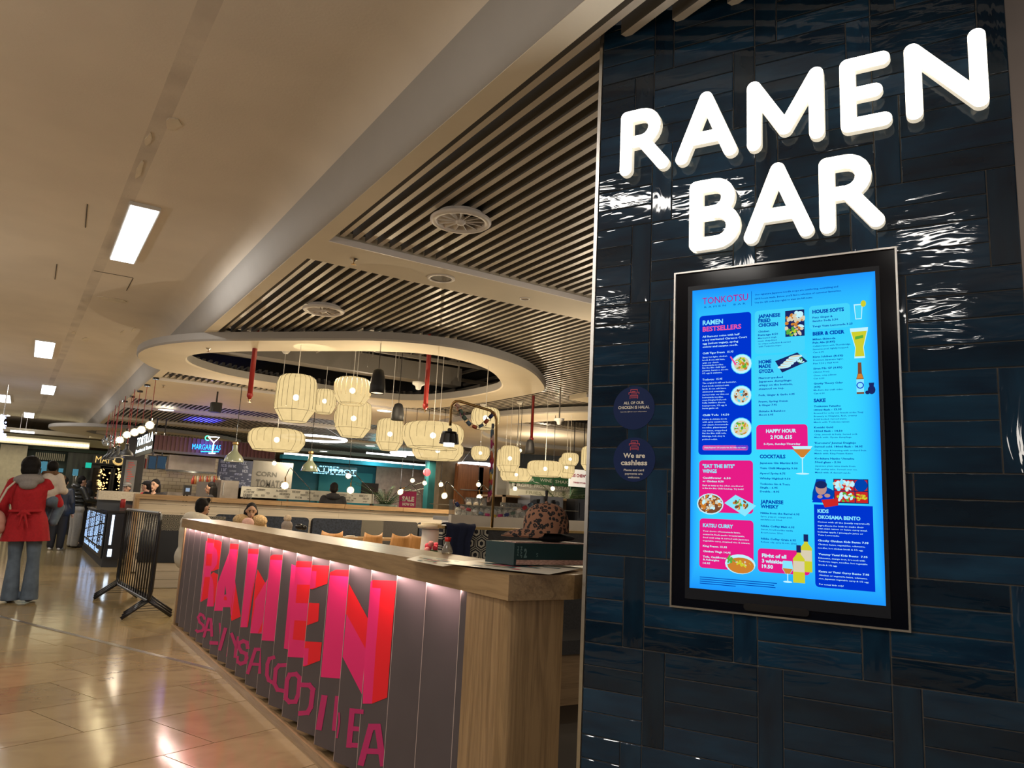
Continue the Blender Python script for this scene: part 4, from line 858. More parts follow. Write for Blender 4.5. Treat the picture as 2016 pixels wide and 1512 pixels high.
for dz in (0, -.004):
    for i in range(N+1):
        a = -math.pi/2*.92+math.pi*.92*i/N
        for j in range(rows+1):
            f = j/rows; x = .090*math.cos(a)+f*.105*math.cos(a)**.7 if math.cos(a) > 0 else 0; y = .074*math.sin(a)*(1-.08*f)
            vs.append((x, y, .014-.030*f*f-.10*y*y*8*f*.5+dz))
Lr = (N+1)*(rows+1)
fs = []
for s_ in (0, 1):
    for i in range(N):
        for j in range(rows):
            a_ = s_*Lr+i*(rows+1)+j; q = (a_, a_+1, a_+rows+2, a_+rows+1); fs.append(q if s_ == 0 else q[::-1])
for i in range(N): a_ = i*(rows+1)+rows; fs.append((a_, a_+rows+1, Lr+a_+rows+1, Lr+a_))
mb.add(vs, fs); mk('peak', mb, M_leo, cap, smooth=True)
mk('button', MB().sph((0, 0, .127), .007, 10, 6), M_leo, cap, smooth=True)
# soy bottle
M_glass = mat('clear_glass', (.9, .95, .93), .03, trans=1.)
so = empty('soy_bottle', (*PZ(880, 1090, ZT)[:2], ZT), 'small soy sauce bottle with red cap on the counter', 'bottle')
mk('bottle_glass', MB().lathe([(.001, 0), (.026, 0), (.029, .01), (.024, .03), (.013, .05), (.012, .065)], 20), mat('soy_glass', (.45, .40, .32), .08, trans=.6), so, smooth=True)
mk('red_cap', MB().lathe([(.012, .060), (.014, .062), (.018, .082), (.001, .084)], 16), mat('red_plastic', (.65, .02, .015), .35), so, smooth=True)

# ------------------------------------------------------------------ ceiling fittings
M_vent = mat('vent_enamel', (.86, .80, .74), .4)
def swirl(c, r, label):
    e = empty('swirl_diffuser', c, label, 'air vent', group='round swirl diffusers in the slatted ceiling')
    mk('rim', MB().lathe([(r, .012), (r, .0), (r*.92, -.012), (r*.80, -.008), (r*.77, .01), (r*.77, .05)], 40), M_vent, e, smooth=True)
    mk('back_pan', MB().lathe([(.001, .05), (r*.78, .05)], 24), M_black, e)
    mk('hub', MB().lathe([(.001, -.022), (r*.10, -.019), (r*.17, -.006), (r*.17, .03)], 20), M_vent, e, smooth=True)
    me = None
    for k in range(13):
        a = 2*math.pi*k/13
        if me is None:
            mb = MB().add([(r*.12, -.006, -.002), (r*.77, -.024, -.004), (r*.77, .020, .034), (r*.12, .006, .022), (r*.12, -.009, .0), (r*.77, -.027, -.001), (r*.77, .017, .037), (r*.12, .003, .025)], [(3,2,1,0),(4,5,6,7),(0,1,5,4),(2,3,7,6)])
            o = mk('vane', mb, M_vent, e); me = o.data
        else: o = ob('vane', me, e)
        o.rotation_euler = (0, 0, a)
    return e
swirl(PZ(907, 437, 3.262), .205, 'large round white swirl air vent nearest the tiled column')
swirl(PZ(637, 612, 3.262), .205, 'round white swirl air vent set further back, above ring bulkhead')
e = empty('recessed_speaker', (2.697, 5.50, 3.26), 'round recessed grille in the flat soffit strip', 'speaker')
mk('rim', MB().lathe([(.115, .001), (.115, -.006), (.09, -.008), (.088, .02)], 32), M_vent, e, smooth=True); mk('grille', MB().lathe([(.001, -.003), (.089, -.003)], 24), mat('grille_brown', (.10, .08, .06), .6, noise=.4, nscale=200), e)
e = empty('downlight', (*PZ(1033, 588, 3.26)[:2], 3.26), 'tiny round unlit downlight near the tiled column', 'downlight')
mk('rim', MB().lathe([(.048, .001), (.048, -.004), (.036, -.005), (.036, .01)], 24), M_vent, e, smooth=True); mk('lens', MB().lathe([(.001, -.002), (.037, -.002)], 20), mat('lens_dim', (.25, .2, .17), .3), e)
def sprinkler(p, label):
    e = empty('ceiling_sprinkler', p, label, 'sprinkler', group='ceiling sprinkler heads')
    mk('escutcheon', MB().lathe([(.034, .001), (.030, -.006), (.012, -.010), (.010, -.022), (.001, -.022)], 20), M_steel, e, smooth=True)
    mk('deflector', MB().lathe([(.001, -.046), (.020, -.045), (.020, -.043), (.001, -.042)], 16).cyl((0, 0, -.045), (0, 0, -.02), .004, n=6), M_brass, e)
sprinkler(PZ(697, 510, 3.26), 'sprinkler head on the flat soffit strip between the slats'); sprinkler(PZ(411, 686, ZR), 'sprinkler head under the ring bulkhead, left side'); sprinkler(PZ(322, 758, 3.26), 'sprinkler head on the plain soffit beyond the ring')
# red sprinkler drops through the big ring
M_redpipe = mat('red_pipe', (.30, .015, .012), .4)
for (px, py0, py1, dd, lab) in ((497, 690, 786, 9.0, 'red vertical sprinkler pipe at the left of the ring opening'), (843, 695, 806, 9.6, 'red vertical sprinkler pipe right of the black speakers'), (1052, 830, 870, 12.5, 'red vertical sprinkler pipe in the second ring opening')):
    p = PD(px-6, py1, dd); e = empty('sprinkler_pipe', p, lab, 'pipe', group='red sprinkler drop pipes')
    mk('pipe', MB().cyl((0, 0, .05), (0, 0, 4.25-p.z), .030 if dd < 12 else .024, n=14), M_redpipe, e, smooth=True)
    mk('reducer', MB().lathe([(.031, .07), (.036, .06), (.036, .03), (.024, .02), (.018, .0), (.001, .0)], 14), M_redpipe, e, smooth=True)
    mk('deflector', MB().cyl((0, 0, -.03), (0, 0, 0), .008, n=8).lathe([(.001, -.035), (.02, -.034), (.001, -.030)], 12), M_brass, e)
# white ceiling lamps on the plaster side
M_lamp = emat('lamp_diffuser', (.93, .98, 1.0), 6.0)
for i, (x, y, L, lab) in enumerate([(.54, 7.5, 1.72, 'nearest bright rectangular ceiling light'), (.0, 14.7, 1.7, 'second bright rectangular ceiling light along the plaster ceiling'), (.2, 20.5, 1.8, 'third bright rectangular ceiling light, above the queue'), (-.7, 23.6, 1.9, 'bright rectangular ceiling light at the left edge of the picture'), (-.13, 28.0, 1.8, 'farthest small bright rectangular ceiling light')]):
    e = empty('ceiling_light', (x, y, 3.70), lab, 'ceiling light', group='rectangular lamps in the plaster ceiling')
    w_ = .105 if i < 1 else .13
    mk('housing', MB().box((-w_-.012, -L/2-.012, -.03), (w_+.012, L/2+.012, .0)), M_white, e)
    mk('diffuser', MB().box((-w_, -L/2, -.034), (w_, L/2, -.0301)), M_lamp, e)
# lanterns
M_wire = mat('lantern_wire', (.10, .075, .03), .5)
def lanternmat():
    mt = bpy.data.materials.new('lantern_paper'); mt.use_nodes = True; nt = mt.node_tree; nt.nodes.clear()
    tc = nt.nodes.new('ShaderNodeTexCoord'); n = nt.nodes.new('ShaderNodeTexNoise'); n.inputs['Scale'].default_value = 14; nt.links.new(tc.outputs['Object'], n.inputs[0])
    em = nt.nodes.new('ShaderNodeEmission'); em.inputs[0].default_value = (1.0, .745, .35, 1)
    mr = nt.nodes.new('ShaderNodeMapRange'); mr.inputs[3].default_value = .74; mr.inputs[4].default_value = 1.0; nt.links.new(n.outputs[0], mr.inputs[0]); nt.links.new(mr.outputs[0], em.inputs[1])
    tr = nt.nodes.new('ShaderNodeBsdfTransparent'); mx = nt.nodes.new('ShaderNodeMixShader'); mx.inputs[0].default_value = .90
    nt.links.new(tr.outputs[0], mx.inputs[1]); nt.links.new(em.outputs[0], mx.inputs[2]); o = nt.nodes.new('ShaderNodeOutputMaterial'); nt.links.new(mx.outputs[0], o.inputs[0]); return mt
M_lan = lanternmat(); M_bulb = emat('bulb_white', (1., .95, .8), 14.)
def lantern_proto(kind):
    # profile (radius, height) with unit = full width 1 / full height 1
    prof = {'tall': [(.27, 1.), (.36, .985), (.45, .93), (.49, .82), (.50, .55), (.50, .27), (.48, .23), (.32, .02), (.30, .0)],
            'mid': [(.28, 1.), (.38, .97), (.46, .88), (.50, .70), (.50, .42), (.47, .30), (.34, .03), (.30, .0)],
            'flat': [(.26, 1.), (.36, .985), (.44, .92), (.49, .78), (.50, .55), (.49, .36), (.40, .03), (.24, .0)]}[kind]
    return prof
def lantern(px, pyt, pyb, wpx, depth, kind, label, ceil_z, src=None):
    ceil_z = 4.25 if ceil_z > 3.5 else 3.30
    pt = PD(px, pyt, depth); pb = PD(px, pyb, depth); H = (pyb-pyt)*depth/F*1.0; Wd = wpx*depth/F
    e = empty('paper_lantern', (pt.x, pt.y, pt.z-H), label, 'lantern', group='cream ribbed paper lanterns')
    p = [(r*Wd, z*H) for r, z in lantern_proto(kind)]
    mk('shade', MB().lathe(p, 28), M_lan, e, smooth=True)
    mb = MB(); nr = 22
    for k in range(nr):
        t = 2*math.pi*k/nr; mb.tube([((r+.0015)*math.cos(t), (r+.0015)*math.sin(t), z) for r, z in (p[:6] if k % 3 else p)], .0022, 3)
    for (r, z) in (p[0], p[-2 if kind != 'tall' else -3], p[-1]):
        mb.tube([((r+.0015)*math.cos(2*math.pi*k/24), (r+.0015)*math.sin(2*math.pi*k/24), z) for k in range(24)], .0026, 3, close=True)
    mk('wire_ribs', mb, M_wire, e)
    mk('bulb', MB().sph((0, 0, H*.52), min(.036, H*.13), 12, 8), M_bulb, e, smooth=True)
    h = ceil_z-(pt.z-H)
    mk('cord', MB().cyl((0, 0, H), (0, 0, h), .004, n=6), M_white, e)
    mk('ceiling_rose', MB().lathe([(.001, h+.035-.09), (.03, h-.052), (.055, h-.02), (.058, h)], 16), M_white, e, smooth=True)
    return e
LN_ = [(587, 739, 831, 78, 8.7, 'tall', 'tall cream paper lantern hanging leftmost under the big ring', 3.6), (641, 767, 815, 46, 11.6, 'mid', 'small cream lantern half behind the leftmost tall lantern', 3.6),
 (696, 744, 797, 72, 9.2, 'mid', 'squat cream lantern directly left of the black speaker', 3.6), (699, 790, 861, 69, 9.9, 'tall', 'tall cream lantern just beneath the squat lantern', 3.6), (676, 806, 842, 34, 12.0, 'mid', 'cream lantern almost hidden behind the tall one', 3.6),
 (770, 825, 887, 53, 10.6, 'tall', 'narrow tall cream lantern under the small black speaker', 3.6), (547, 845, 888.5, 109, 9.6, 'flat', 'wide flat cream lantern hanging lowest at left', 3.26),
 (854, 833, 884, 121, 9.0, 'flat', 'widest flat cream lantern behind the black desk lamp', 3.6), (863, 870, 906, 101, 10.6, 'flat', 'wide flat lantern partly hidden below the widest one', 3.6), (957, 803, 845, 57, 9.4, 'mid', 'squat cream lantern behind the brass arch', 3.6),
 (946.5, 879, 906, 37, 13.6, 'mid', 'small squat lantern left of the brass post', 3.26), (1005, 878, 929, 40, 12.6, 'tall', 'tall cream lantern right of the brass post', 3.6), (996, 884, 928, 34, 14.0, 'tall', 'tall lantern hidden behind another right of the brass post', 3.6),
 (1017, 922, 948, 64, 13.0, 'flat', 'flat cream lantern low behind the tall pair', 3.3), (1074, 908, 939, 71, 11.6, 'flat', 'wide flat lantern in front of the green board', 3.6), (1123, 892, 917, 34, 13.4, 'mid', 'small squat lantern above another near the column', 3.6),
 (1116, 900, 941, 32, 14.2, 'tall', 'tall lantern under the small squat one near the column', 3.6), (1166, 879, 927, 42, 12.0, 'tall', 'tall cream lantern cut off by the tiled column', 3.6)]
for a_ in LN_: lantern(*a_)
# black pendant speakers
def speaker(px, py0, py1, wpx, depth, label, ztop=4.2):
    pt = PD(px, py0, depth); H = (py1-py0)*depth/F; r = wpx*depth/F/2
    e = empty('pendant_speaker', (pt.x, pt.y, pt.z-H), label, 'speaker', group='black bell shaped pendant speakers')
    mk('body', MB().lathe([(r*.90, 0), (r, .02*H), (r*.98, .3*H), (r*.82, .7*H), (r*.62, .93*H), (r*.3, H), (.001, H)], 24), mat('speaker_black', (.014, .014, .016), .55), e, smooth=True)
    mk('grille', MB().lathe([(.001, .02*H), (r*.89, .02*H)], 20), mat('speaker_grille', (.03, .03, .03), .7), e)
    mk('suspension_wire', MB().cyl((0, 0, H), (0, 0, ztop-(pt.z-H)), .004, n=6), M_blackmetal, e)
speaker(746, 726, 775, 31, 8.4, 'large black bell speaker hanging in the ring opening'); speaker(785, 794, 828, 25, 10.0, 'small black bell speaker above the narrow lantern'); speaker(1044, 865, 893, 19, 12.0, 'black bell speaker beside the red pipe on the right')
# cube speaker at the blue light, smoke heads
p = PD(424, 812, 13.5); e = empty('box_speaker', p, 'chunky black speaker box under the distant slats', 'speaker'); mb = MB(); mb.prism([(-.09, -.06), (-.06, -.10), (.06, -.10), (.09, -.06), (.09, .06), (-.09, .06)], 0, .17); mk('cabinet', mb, mat('speaker_black', (.014,)*3), e); mk('bracket', MB().cyl((0, 0, .17), (0, 0, 3.31-p.z), .015, n=8), M_blackmetal, e)
for (px, py, dd, lab) in ((824, 757, 9.4, 'white dome detector in the big ring opening'), (1101, 828, 11.5, 'white dome camera in the second ring opening')):
    p = PD(px, py, dd); e = empty('dome_detector', p, lab, 'detector'); mk('dome', MB().lathe([(.001, -.07), (.03, -.06), (.04, -.02), (.075, .0), (.08, .03), (.001, .03)], 20), M_white, e, smooth=True); mk('stem', MB().cyl((0, 0, .03), (0, 0, 4.25-p.z), .012, n=6), M_conduit, e)
# ------------------------------------------------------------------ people: every figure is one skinned-over body mesh with clothing children
def capsule(mb, p0, r0, p1, r1, n=12):
    p0, p1 = Vector(p0), Vector(p1); mb.cyl(p0, p1, r0, r1, n); mb.sph(p0, r0, n, 8); mb.sph(p1, r1, n, 8)
def blob(name, parts, mt, parent=None, voxel=.014, sm=4, cut=None, **k):
    mb = MB()
    for q in parts:
        if q[0] == 'c': capsule(mb, q[1], q[2], q[3], q[4])
        elif q[0] == 'e': mb.sph(q[1], 1, 16, 10, sc_=q[2])
        elif q[0] == 'ch':
            for i in range(len(q[1])-1): capsule(mb, q[1][i], q[2][i], q[1][i+1], q[2][i+1])
    me = bpy.data.meshes.new(name); me.from_pydata([tuple(v) for v in mb.v], [], mb.f)
    o = bpy.data.objects.new('tmp', me); COL.objects.link(o)
    r = o.modifiers.new('r', 'REMESH'); r.mode = 'VOXEL'; r.voxel_size = voxel
    s = o.modifiers.new('s', 'SMOOTH'); s.iterations = sm; s.factor = .5
    dg = bpy.context.evaluated_depsgraph_get(); m2 = bpy.data.meshes.new_from_object(o.evaluated_get(dg)); bpy.data.objects.remove(o); bpy.data.meshes.remove(me)
    if cut is not None:
        bm = bmesh.new(); bm.from_mesh(m2); r_ = bmesh.ops.bisect_plane(bm, geom=bm.verts[:]+bm.edges[:]+bm.faces[:], plane_co=(0, 0, cut), plane_no=(0, 0, -1), clear_outer=True)
        bmesh.ops.holes_fill(bm, edges=[e for e in bm.edges if e.is_boundary], sides=0); bm.to_mesh(m2); bm.free()
    m2.name = name; m2.materials.clear(); m2.materials.append(mt); m2.polygons.foreach_set('use_smooth', [True]*len(m2.polygons))
    return ob(name, m2, parent, **k)
SK = {'light': mat('skin_light', (.52, .32, .23), .55), 'tan': mat('skin_tan', (.30, .16, .10), .55), 'deep': mat('skin_deep', (.10, .05, .032), .5), 'olive': mat('skin_olive', (.36, .21, .14), .55)}
M_hair = mat('hair_black', (.007, .006, .006), .65, noise=.3, nscale=80, bump=.3, bscale=150, spec=.15)
M_eye = mat('eye_dark', (.01, .008, .008), .2)
def V3(*a): return Vector(a)
def joints(sit=False, arms='down'):
    J = dict(head=V3(0, .02, 1.60), neck=V3(0, 0, 1.46), chest=V3(0, 0, 1.28), waist=V3(0, 0, 1.06), pelvis=V3(0, 0, .95))
    for s, t in ((-1, 'L'), (1, 'R')):
        J['sh'+t] = V3(s*.18, 0, 1.40); J['hip'+t] = V3(s*.09, 0, .92); J['kn'+t] = V3(s*.10, .02, .50); J['an'+t] = V3(s*.10, 0, .08); J['toe'+t] = V3(s*.11, .16, .03)
        if arms == 'down': J['el'+t] = V3(s*.25, -.02, 1.13); J['ha'+t] = V3(s*.26, .06, .88)
        else: J['el'+t] = V3(s*.26, .05, 1.14); J['ha'+t] = V3(s*.12, .30, 1.12)
    if sit:
        for k in list(J):
            J[k] = J[k].copy(); J[k].z -= .45
        for s, t in ((-1, 'L'), (1, 'R')): J['kn'+t] = V3(s*.12, .44, .48); J['an'+t] = V3(s*.12, .42, .08); J['toe'+t] = V3(s*.12, .58, .03)
    return J
def hand(parts, w_, h, curl=.5):
    d = (h-w_).normalized(); side = d.cross(V3(0, 0, 1)); side = side.normalized() if side.length > .1 else V3(1, 0, 0); dn = d.cross(side).normalized()
    parts.append(('c', h, .030, h+d*.05, .032))
    for i, L in enumerate((.055, .068, .072, .060)):
        b = h+d*.06+side*(-.026+.018*i); m_ = b+d*L*.5; e = m_+(d*(1-curl)+dn*curl)*L*.6; parts.append(('ch', [b, m_, e], [.010, .009, .008]))
    parts.append(('ch', [h+side*-.02, h+d*.03+side*-.045, h+d*.055+side*-.048], [.013, .011, .009]))
def figure(loc, rz, label, J, skin, face=0., hand_on=True, group=None, voxel=.012, scale=1.0, tilt=0.):
    hd = J['head']; P = []
    f = Vector((math.sin(-face), math.cos(face), -tilt)); sd = Vector((f.y, -f.x, 0)).normalized()
    P += [('e', hd+V3(0, 0, .02), (.076, .090, .108)), ('e', hd+f*.022+V3(0, 0, -.045), (.055, .062, .062)), ('c', hd+f*.082+V3(0, 0, .012), .011, hd+f*.104+V3(0, 0, -.022), .016), ('e', hd+f*.083+V3(0, 0, -.055), (.024, .012, .009)), ('e', hd+f*.074+V3(0, 0, -.095), (.022, .016, .016)), ('c', hd+f*.072+sd*-.035+V3(0, 0, .036), .012, hd+f*.072+sd*.035+V3(0, 0, .036), .012)]
    for s in (-1, 1): P.append(('e', hd+sd*(s*.078)+V3(0, 0, -.005), (.014, .018, .03)))
    P += [('c', hd+V3(0, -.012, -.05), .052, J['neck'], .055), ('c', J['neck'], .06, J['chest'], .12), ('c', J['chest']+V3(-.05, 0, 0), .115, J['waist'], .12), ('c', J['chest']+V3(.05, 0, 0), .115, J['waist'], .12), ('c', J['waist'], .12, J['pelvis'], .13)]
    for t in 'LR':
        P += [('c', J['neck']-V3(0, 0, .04), .05, J['sh'+t], .055), ('ch', [J['sh'+t], J['el'+t], J['ha'+t]], [.052, .040, .027]), ('ch', [J['hip'+t], J['kn'+t], J['an'+t], J['toe'+t]], [.085, .055, .038, .030])]
        if hand_on: hand(P, J['el'+t], J['ha'+t])
    o = blob('person', P, SK[skin], None, voxel, 3, loc=loc, label=label, cat='person', group=group)
    o.rotation_euler = (0, 0, rz); o.scale = (scale,)*3
    e = MB()
    for s in (-1, 1): e.sph(hd+f*.086+sd*(s*.031)+V3(0, 0, .012), .010, 8, 6)
    mk('eyes', e, M_eye, o, smooth=True)
    b = blob('eyebrows', [('c', hd+f*.094+sd*(s*.018)+V3(0, 0, .038), .006, hd+f*.088+sd*(s*.046)+V3(0, 0, .036), .005) for s in (-1, 1)], M_hair, o, .004, 1)
    l = blob('lips', [('e', hd+f*.093+V3(0, 0, -.052), (.020, .007, .006)), ('e', hd+f*.092+V3(0, 0, -.060), (.017, .007, .006))], mat('lips', (.30, .09, .07), .5), o, .004, 1)
    return o
def sleeves(J, r=.066, r2=.05, cuff=.93):
    P = []
    for t in 'LR': e = J['el'+t].lerp(J['ha'+t], cuff); P += [('ch', [J['sh'+t], J['el'+t], e], [r+.012, r, r2]), ('c', J['neck']-V3(0, 0, .07), r, J['sh'+t], r+.008)]
    return P
def top(J, r=.135, hem=-.02, flare=0., wide=.06):
    P = sleeves(J)
    h = J['pelvis']+V3(0, 0, hem)
    for s in (-1, 1): P += [('ch', [J['chest']+V3(s*wide, 0, .03), J['waist']+V3(s*wide*.8, 0, 0), h+V3(s*(wide+flare), 0, 0)], [r, r*.95, r*1.02+flare*.4])]
    return P
def legs(J, r=.10, r2=.07, down=.96):
    P = [('c', J['hipL'], r+.02, J['hipR'], r+.02)]
    for t in 'LR': P.append(('ch', [J['hip'+t], J['kn'+t], J['kn'+t].lerp(J['an'+t], down)], [r, (r+r2)/2, r2]))
    return P
def shoes(J, o, mt):
    blob('shoes', [q for t in 'LR' for q in (('c', J['an'+t]-V3(0, .03, .035), .042, J['toe'+t]+V3(0, 0, .012), .036), ('c', J['an'+t]-V3(0, 0, .0), .045, J['an'+t]-V3(0, .02, .03), .045))], mt, o, .012, 2)
def hair(J, o, kind='short', mt=None, face=0.):
    hd = J['head']; f = V3(math.sin(-face), math.cos(face), 0); b = -f; P = [('e', hd+b*.014+V3(0, 0, .050), (.084, .094, .092)), ('e', hd+b*.040+V3(0, 0, .0), (.078, .066, .085))]
    if kind == 'long': P += [('c', hd+b*.05, .085, hd+b*.055+V3(0, 0, -.30), .085), ('c', hd+b*.03+V3(f.y*.07, -f.x*.07, .0), .04, hd+b*.02+V3(f.y*.085, -f.x*.085, -.28), .045), ('c', hd+b*.03-V3(f.y*.07, -f.x*.07, .0), .04, hd+b*.02-V3(f.y*.085, -f.x*.085, .28), .045)]
    if kind == 'afro': P = [('e', hd+b*.02+V3(0, 0, .04), (.112, .118, .118))]
    if kind == 'quiff': P += [('c', hd+f*.05+V3(-.04, 0, .10), .032, hd+f*.055+V3(.04, 0, .11), .034)]
    return blob('hair', P, mt or M_hair, o, .012, 2)
def at_floor(px, D):   # ground point seen at column px, D ahead
    d = ray(px, 980); p = CAM+d*D; return Vector((p.x, p.y, 0))

# woman in red coat, from behind
M_redwool = mat('red_wool_coat', (.34, .004, .010), .85, noise=.12, nscale=40, bump=.3, bscale=120); M_greyjersey = mat('grey_hood_jersey', (.22, .20, .19), .9, noise=.1, nscale=60)
M_denim = mat('blue_grey_denim', (.085, .115, .155), .85, noise=.25, nscale=9); M_blackshoe = mat('black_shoe', (.015, .015, .016), .5); M_cream = mat('cream_fabric', (.50, .43, .36), .85, noise=.08, nscale=20)
J = joints(); J['elR'] = V3(.29, .10, 1.16); J['haR'] = V3(.14, .30, 1.18); J['elL'] = V3(-.27, -.03, 1.15); J['haL'] = V3(-.25, .12, .95); J['head'] = V3(-.02, .03, 1.59)
wo = figure(PZ(37, 1186, 0), math.radians(-14), 'woman seen from behind in a belted red coat, carrying a child', J, 'deep', scale=1.035); wo.rotation_euler = (0, math.radians(-2.6), math.radians(-14))
P = sleeves(J, .062, .052)+[('c', J['neck']-V3(0, 0, .09), .10, J['chest'], .15)]
for s_ in (-1, 1): P.append(('ch', [J['chest']+V3(s_*.06, 0, .02), J['waist']+V3(s_*.045, 0, 0), J['pelvis']+V3(s_*.075, 0, -.02), J['pelvis']+V3(s_*.105, 0, -.40)], [.138, .128, .150, .185]))
blob('coat', P, M_redwool, wo, .014, 4, cut=.715)
blob('hood', [('e', V3(-.01, -.075, 1.44), (.17, .10, .07)), ('e', V3(-.01, -.03, 1.475), (.13, .10, .045)), ('e', V3(0, -.13, 1.38), (.10, .06, .06))], M_greyjersey, wo, .012, 3)
blob('belt', [('c', V3(-.16, -.135, 1.07), .018, V3(.0, -.175, 1.07), .018), ('c', V3(.16, -.135, 1.07), .018, V3(.0, -.175, 1.07), .018), ('e', V3(0, -.19, 1.065), (.032, .02, .028)), ('c', V3(-.01, -.185, 1.05), .014, V3(-.035, -.195, .90), .012), ('c', V3(.01, -.185, 1.05), .014, V3(.05, -.195, .88), .012), ('c', V3(-.02, -.19, 1.06), .016, V3(-.06, -.185, 1.02), .016), ('c', V3(.02, -.19, 1.06), .016, V3(.06, -.185, 1.03), .016)], M_redwool, wo, .007, 2)
blob('jeans', [q for t in 'LR' for q in (('ch', [J['hip'+t], J['kn'+t], J['an'+t]+V3(0, 0, -.03)], [.105, .068, .098]),)], M_denim, wo, .013, 2, cut=.03)
shoes(J, wo, M_blackshoe); blob('hair', [('e', J['head']+V3(0, -.03, .03), (.108, .112, .118)), ('e', J['head']+V3(0, -.06, -.03), (.10, .08, .09))], M_hair, wo, .012, 2)
blob('earring', [('e', V3(-.10, .04, 1.55), (.012, .012, .014))], mat('silver_stud', (.8, .8, .8), .2, 1.), wo, .005, 1)
# shoulder bag held by the woman
WB = wo.matrix_basis
bagp = PZ(37, 1186, 0)
bag = empty('shoulder_bag', bagp, 'blush pink handbag on a cream strap, hanging beside the red coat', 'bag', math.radians(-14)); bag.rotation_euler = (0, math.radians(-2.6), math.radians(-14))
blob('pouch', [('e', V3(-.34, -.10, .98), (.14, .08, .155)), ('e', V3(-.32, -.10, .90), (.12, .08, .09))], mat('blush_leather', (.42, .20, .16), .5, noise=.1), bag, .012, 3)
mk('strap', MB().tube([(-.05, .17, 1.46), (-.12, .10, 1.49), (-.14, -.12, 1.47), (-.20, -.20, 1.38), (-.28, -.18, 1.20), (-.32, -.14, 1.10)], .013, 6), M_cream, bag, smooth=True)
# child carried on her arm
J = joints(sit=True, arms='front'); J['kn'+'L'] = V3(-.12, .22, .32); J['knR'] = V3(.12, .22, .32); J['anL'] = V3(-.12, .10, .02); J['anR'] = V3(.12, .10, .02); J['toeL'] = V3(-.12, .2, -.02); J['toeR'] = V3(.12, .2, -.02)
J['elL'] = V3(-.27, -.02, .72); J['haL'] = V3(-.28, .0, .50)
kid = PD(106, 907, 9.75); sk = .60
ch = figure((kid.x, kid.y, kid.z-1.30*sk), math.radians(-40), 'small child in a cream padded jacket, held on the red-coated arm', J, 'deep', hand_on=False, voxel=.016, scale=sk)
blob('jacket', [('e', V3(0, 0, .86), (.24, .20, .20)), ('e', V3(0, .0, .66), (.22, .19, .22)), ('e', V3(0, .02, .52), (.20, .18, .12))]+sleeves(J, .085, .08), M_cream, ch, .018, 3)
blob('trousers', legs(J, .12, .09, 1.), M_denim, ch, .018, 2)
blob('fur_trim', [('c', V3(-.14, -.04, 1.02), .06, V3(.14, -.04, 1.02), .06), ('c', V3(.14, .0, 1.0), .06, V3(.2, .10, .95), .055)], mat('brown_fur', (.14, .07, .03), .95, noise=.5, nscale=60), ch, .016, 1)
blob('cuff', [('c', J['elL'].lerp(J['haL'], .86), .088, J['elL'].lerp(J['haL'], .94), .085)], mat('striped_cuff', (.02, .02, .025), .8), ch, .014, 1)
hair(J, ch, 'afro')
# man in black puffer at the kiosk
M_puff = mat('black_puffer', (.018, .020, .020), .32, noise=.2, nscale=10); M_sweat = mat('grey_sweatpants', (.34, .33, .31), .9, noise=.08, nscale=20)
J = joints(arms='front'); J['elR'] = V3(.25, .10, 1.16); J['haR'] = V3(.10, .36, 1.13); J['haL'] = V3(-.08, .38, 1.20)
mn = figure(PZ(141, 1078, 0), math.radians(-72), 'young man in a shiny black puffer jacket and grey sweatpants', J, 'olive', tilt=.25, scale=1.04)
P = sleeves(J, .075, .055)
for k in range(6):
    z = 1.40-k*.095
    P.append(('e', V3(0, 0, z), (.225 if k < 5 else .20, .165, .058)))
for t in 'LR':
    for k in range(5): P.append(('e', J['sh'+t].lerp(J['el'+t], k/4.2), (.082, .082, .045)))
blob('puffer_jacket', P, M_puff, mn, .013, 2)
blob('jacket_hood', [('e', V3(0, -.10, 1.47), (.15, .11, .085))], M_puff, mn, .012, 2)
blob('sweatpants', legs(J, .115, .085, 1.0), M_sweat, mn, .014, 3, cut=.04); shoes(J, mn, M_blackshoe); hair(J, mn, 'short')
mk('glasses', MB().tube([(.032+.024*math.cos(a*.5236), .115, 1.61+.022*math.sin(a*.5236)) for a in range(12)], .0025, 4, close=True).tube([(-.032+.024*math.cos(a*.5236), .115, 1.61+.022*math.sin(a*.5236)) for a in range(12)], .0025, 4, close=True), M_blackmetal, mn)
# hijab woman and a navy jacket beyond
J = joints(arms='front'); h_ = figure(at_floor(171, 20.4), math.radians(95), 'woman in a black headscarf standing at the kiosk counter', J, 'light', scale=.98, hand_on=True)
blob('headscarf', [('e', J['head']+V3(0, -.02, .03), (.100, .098, .128)), ('c', J['head']+V3(0, -.02, -.09), .09, J['neck']+V3(0, 0, -.06), .15)], mat('black_scarf', (.008, .008, .010), .8), h_, .012, 2)
blob('coat', top(J, .14, -.3, .03)+[('c', J['pelvis'], .16, J['knL'].lerp(J['knR'], .5), .17)], M_dark, h_, .015, 3); blob('trousers', legs(J, .10, .07), M_dark, h_, .015, 2); shoes(J, h_, M_blackshoe)
J = joints(); g_ = figure(at_floor(122, 18.3), math.radians(-20), 'person in a dark navy jacket half hidden behind the carried child', J, 'light', scale=1.0)
blob('jacket', top(J, .16, -.02, .02), mat('navy_nylon', (.012, .018, .035), .5), g_, .015, 3); blob('trousers', legs(J, .11, .08), mat('dark_trousers', (.012, .013, .018), .8), g_, .015, 2); shoes(J, g_, mat('white_trainers', (.7, .7, .7), .5)); hair(J, g_, 'short')

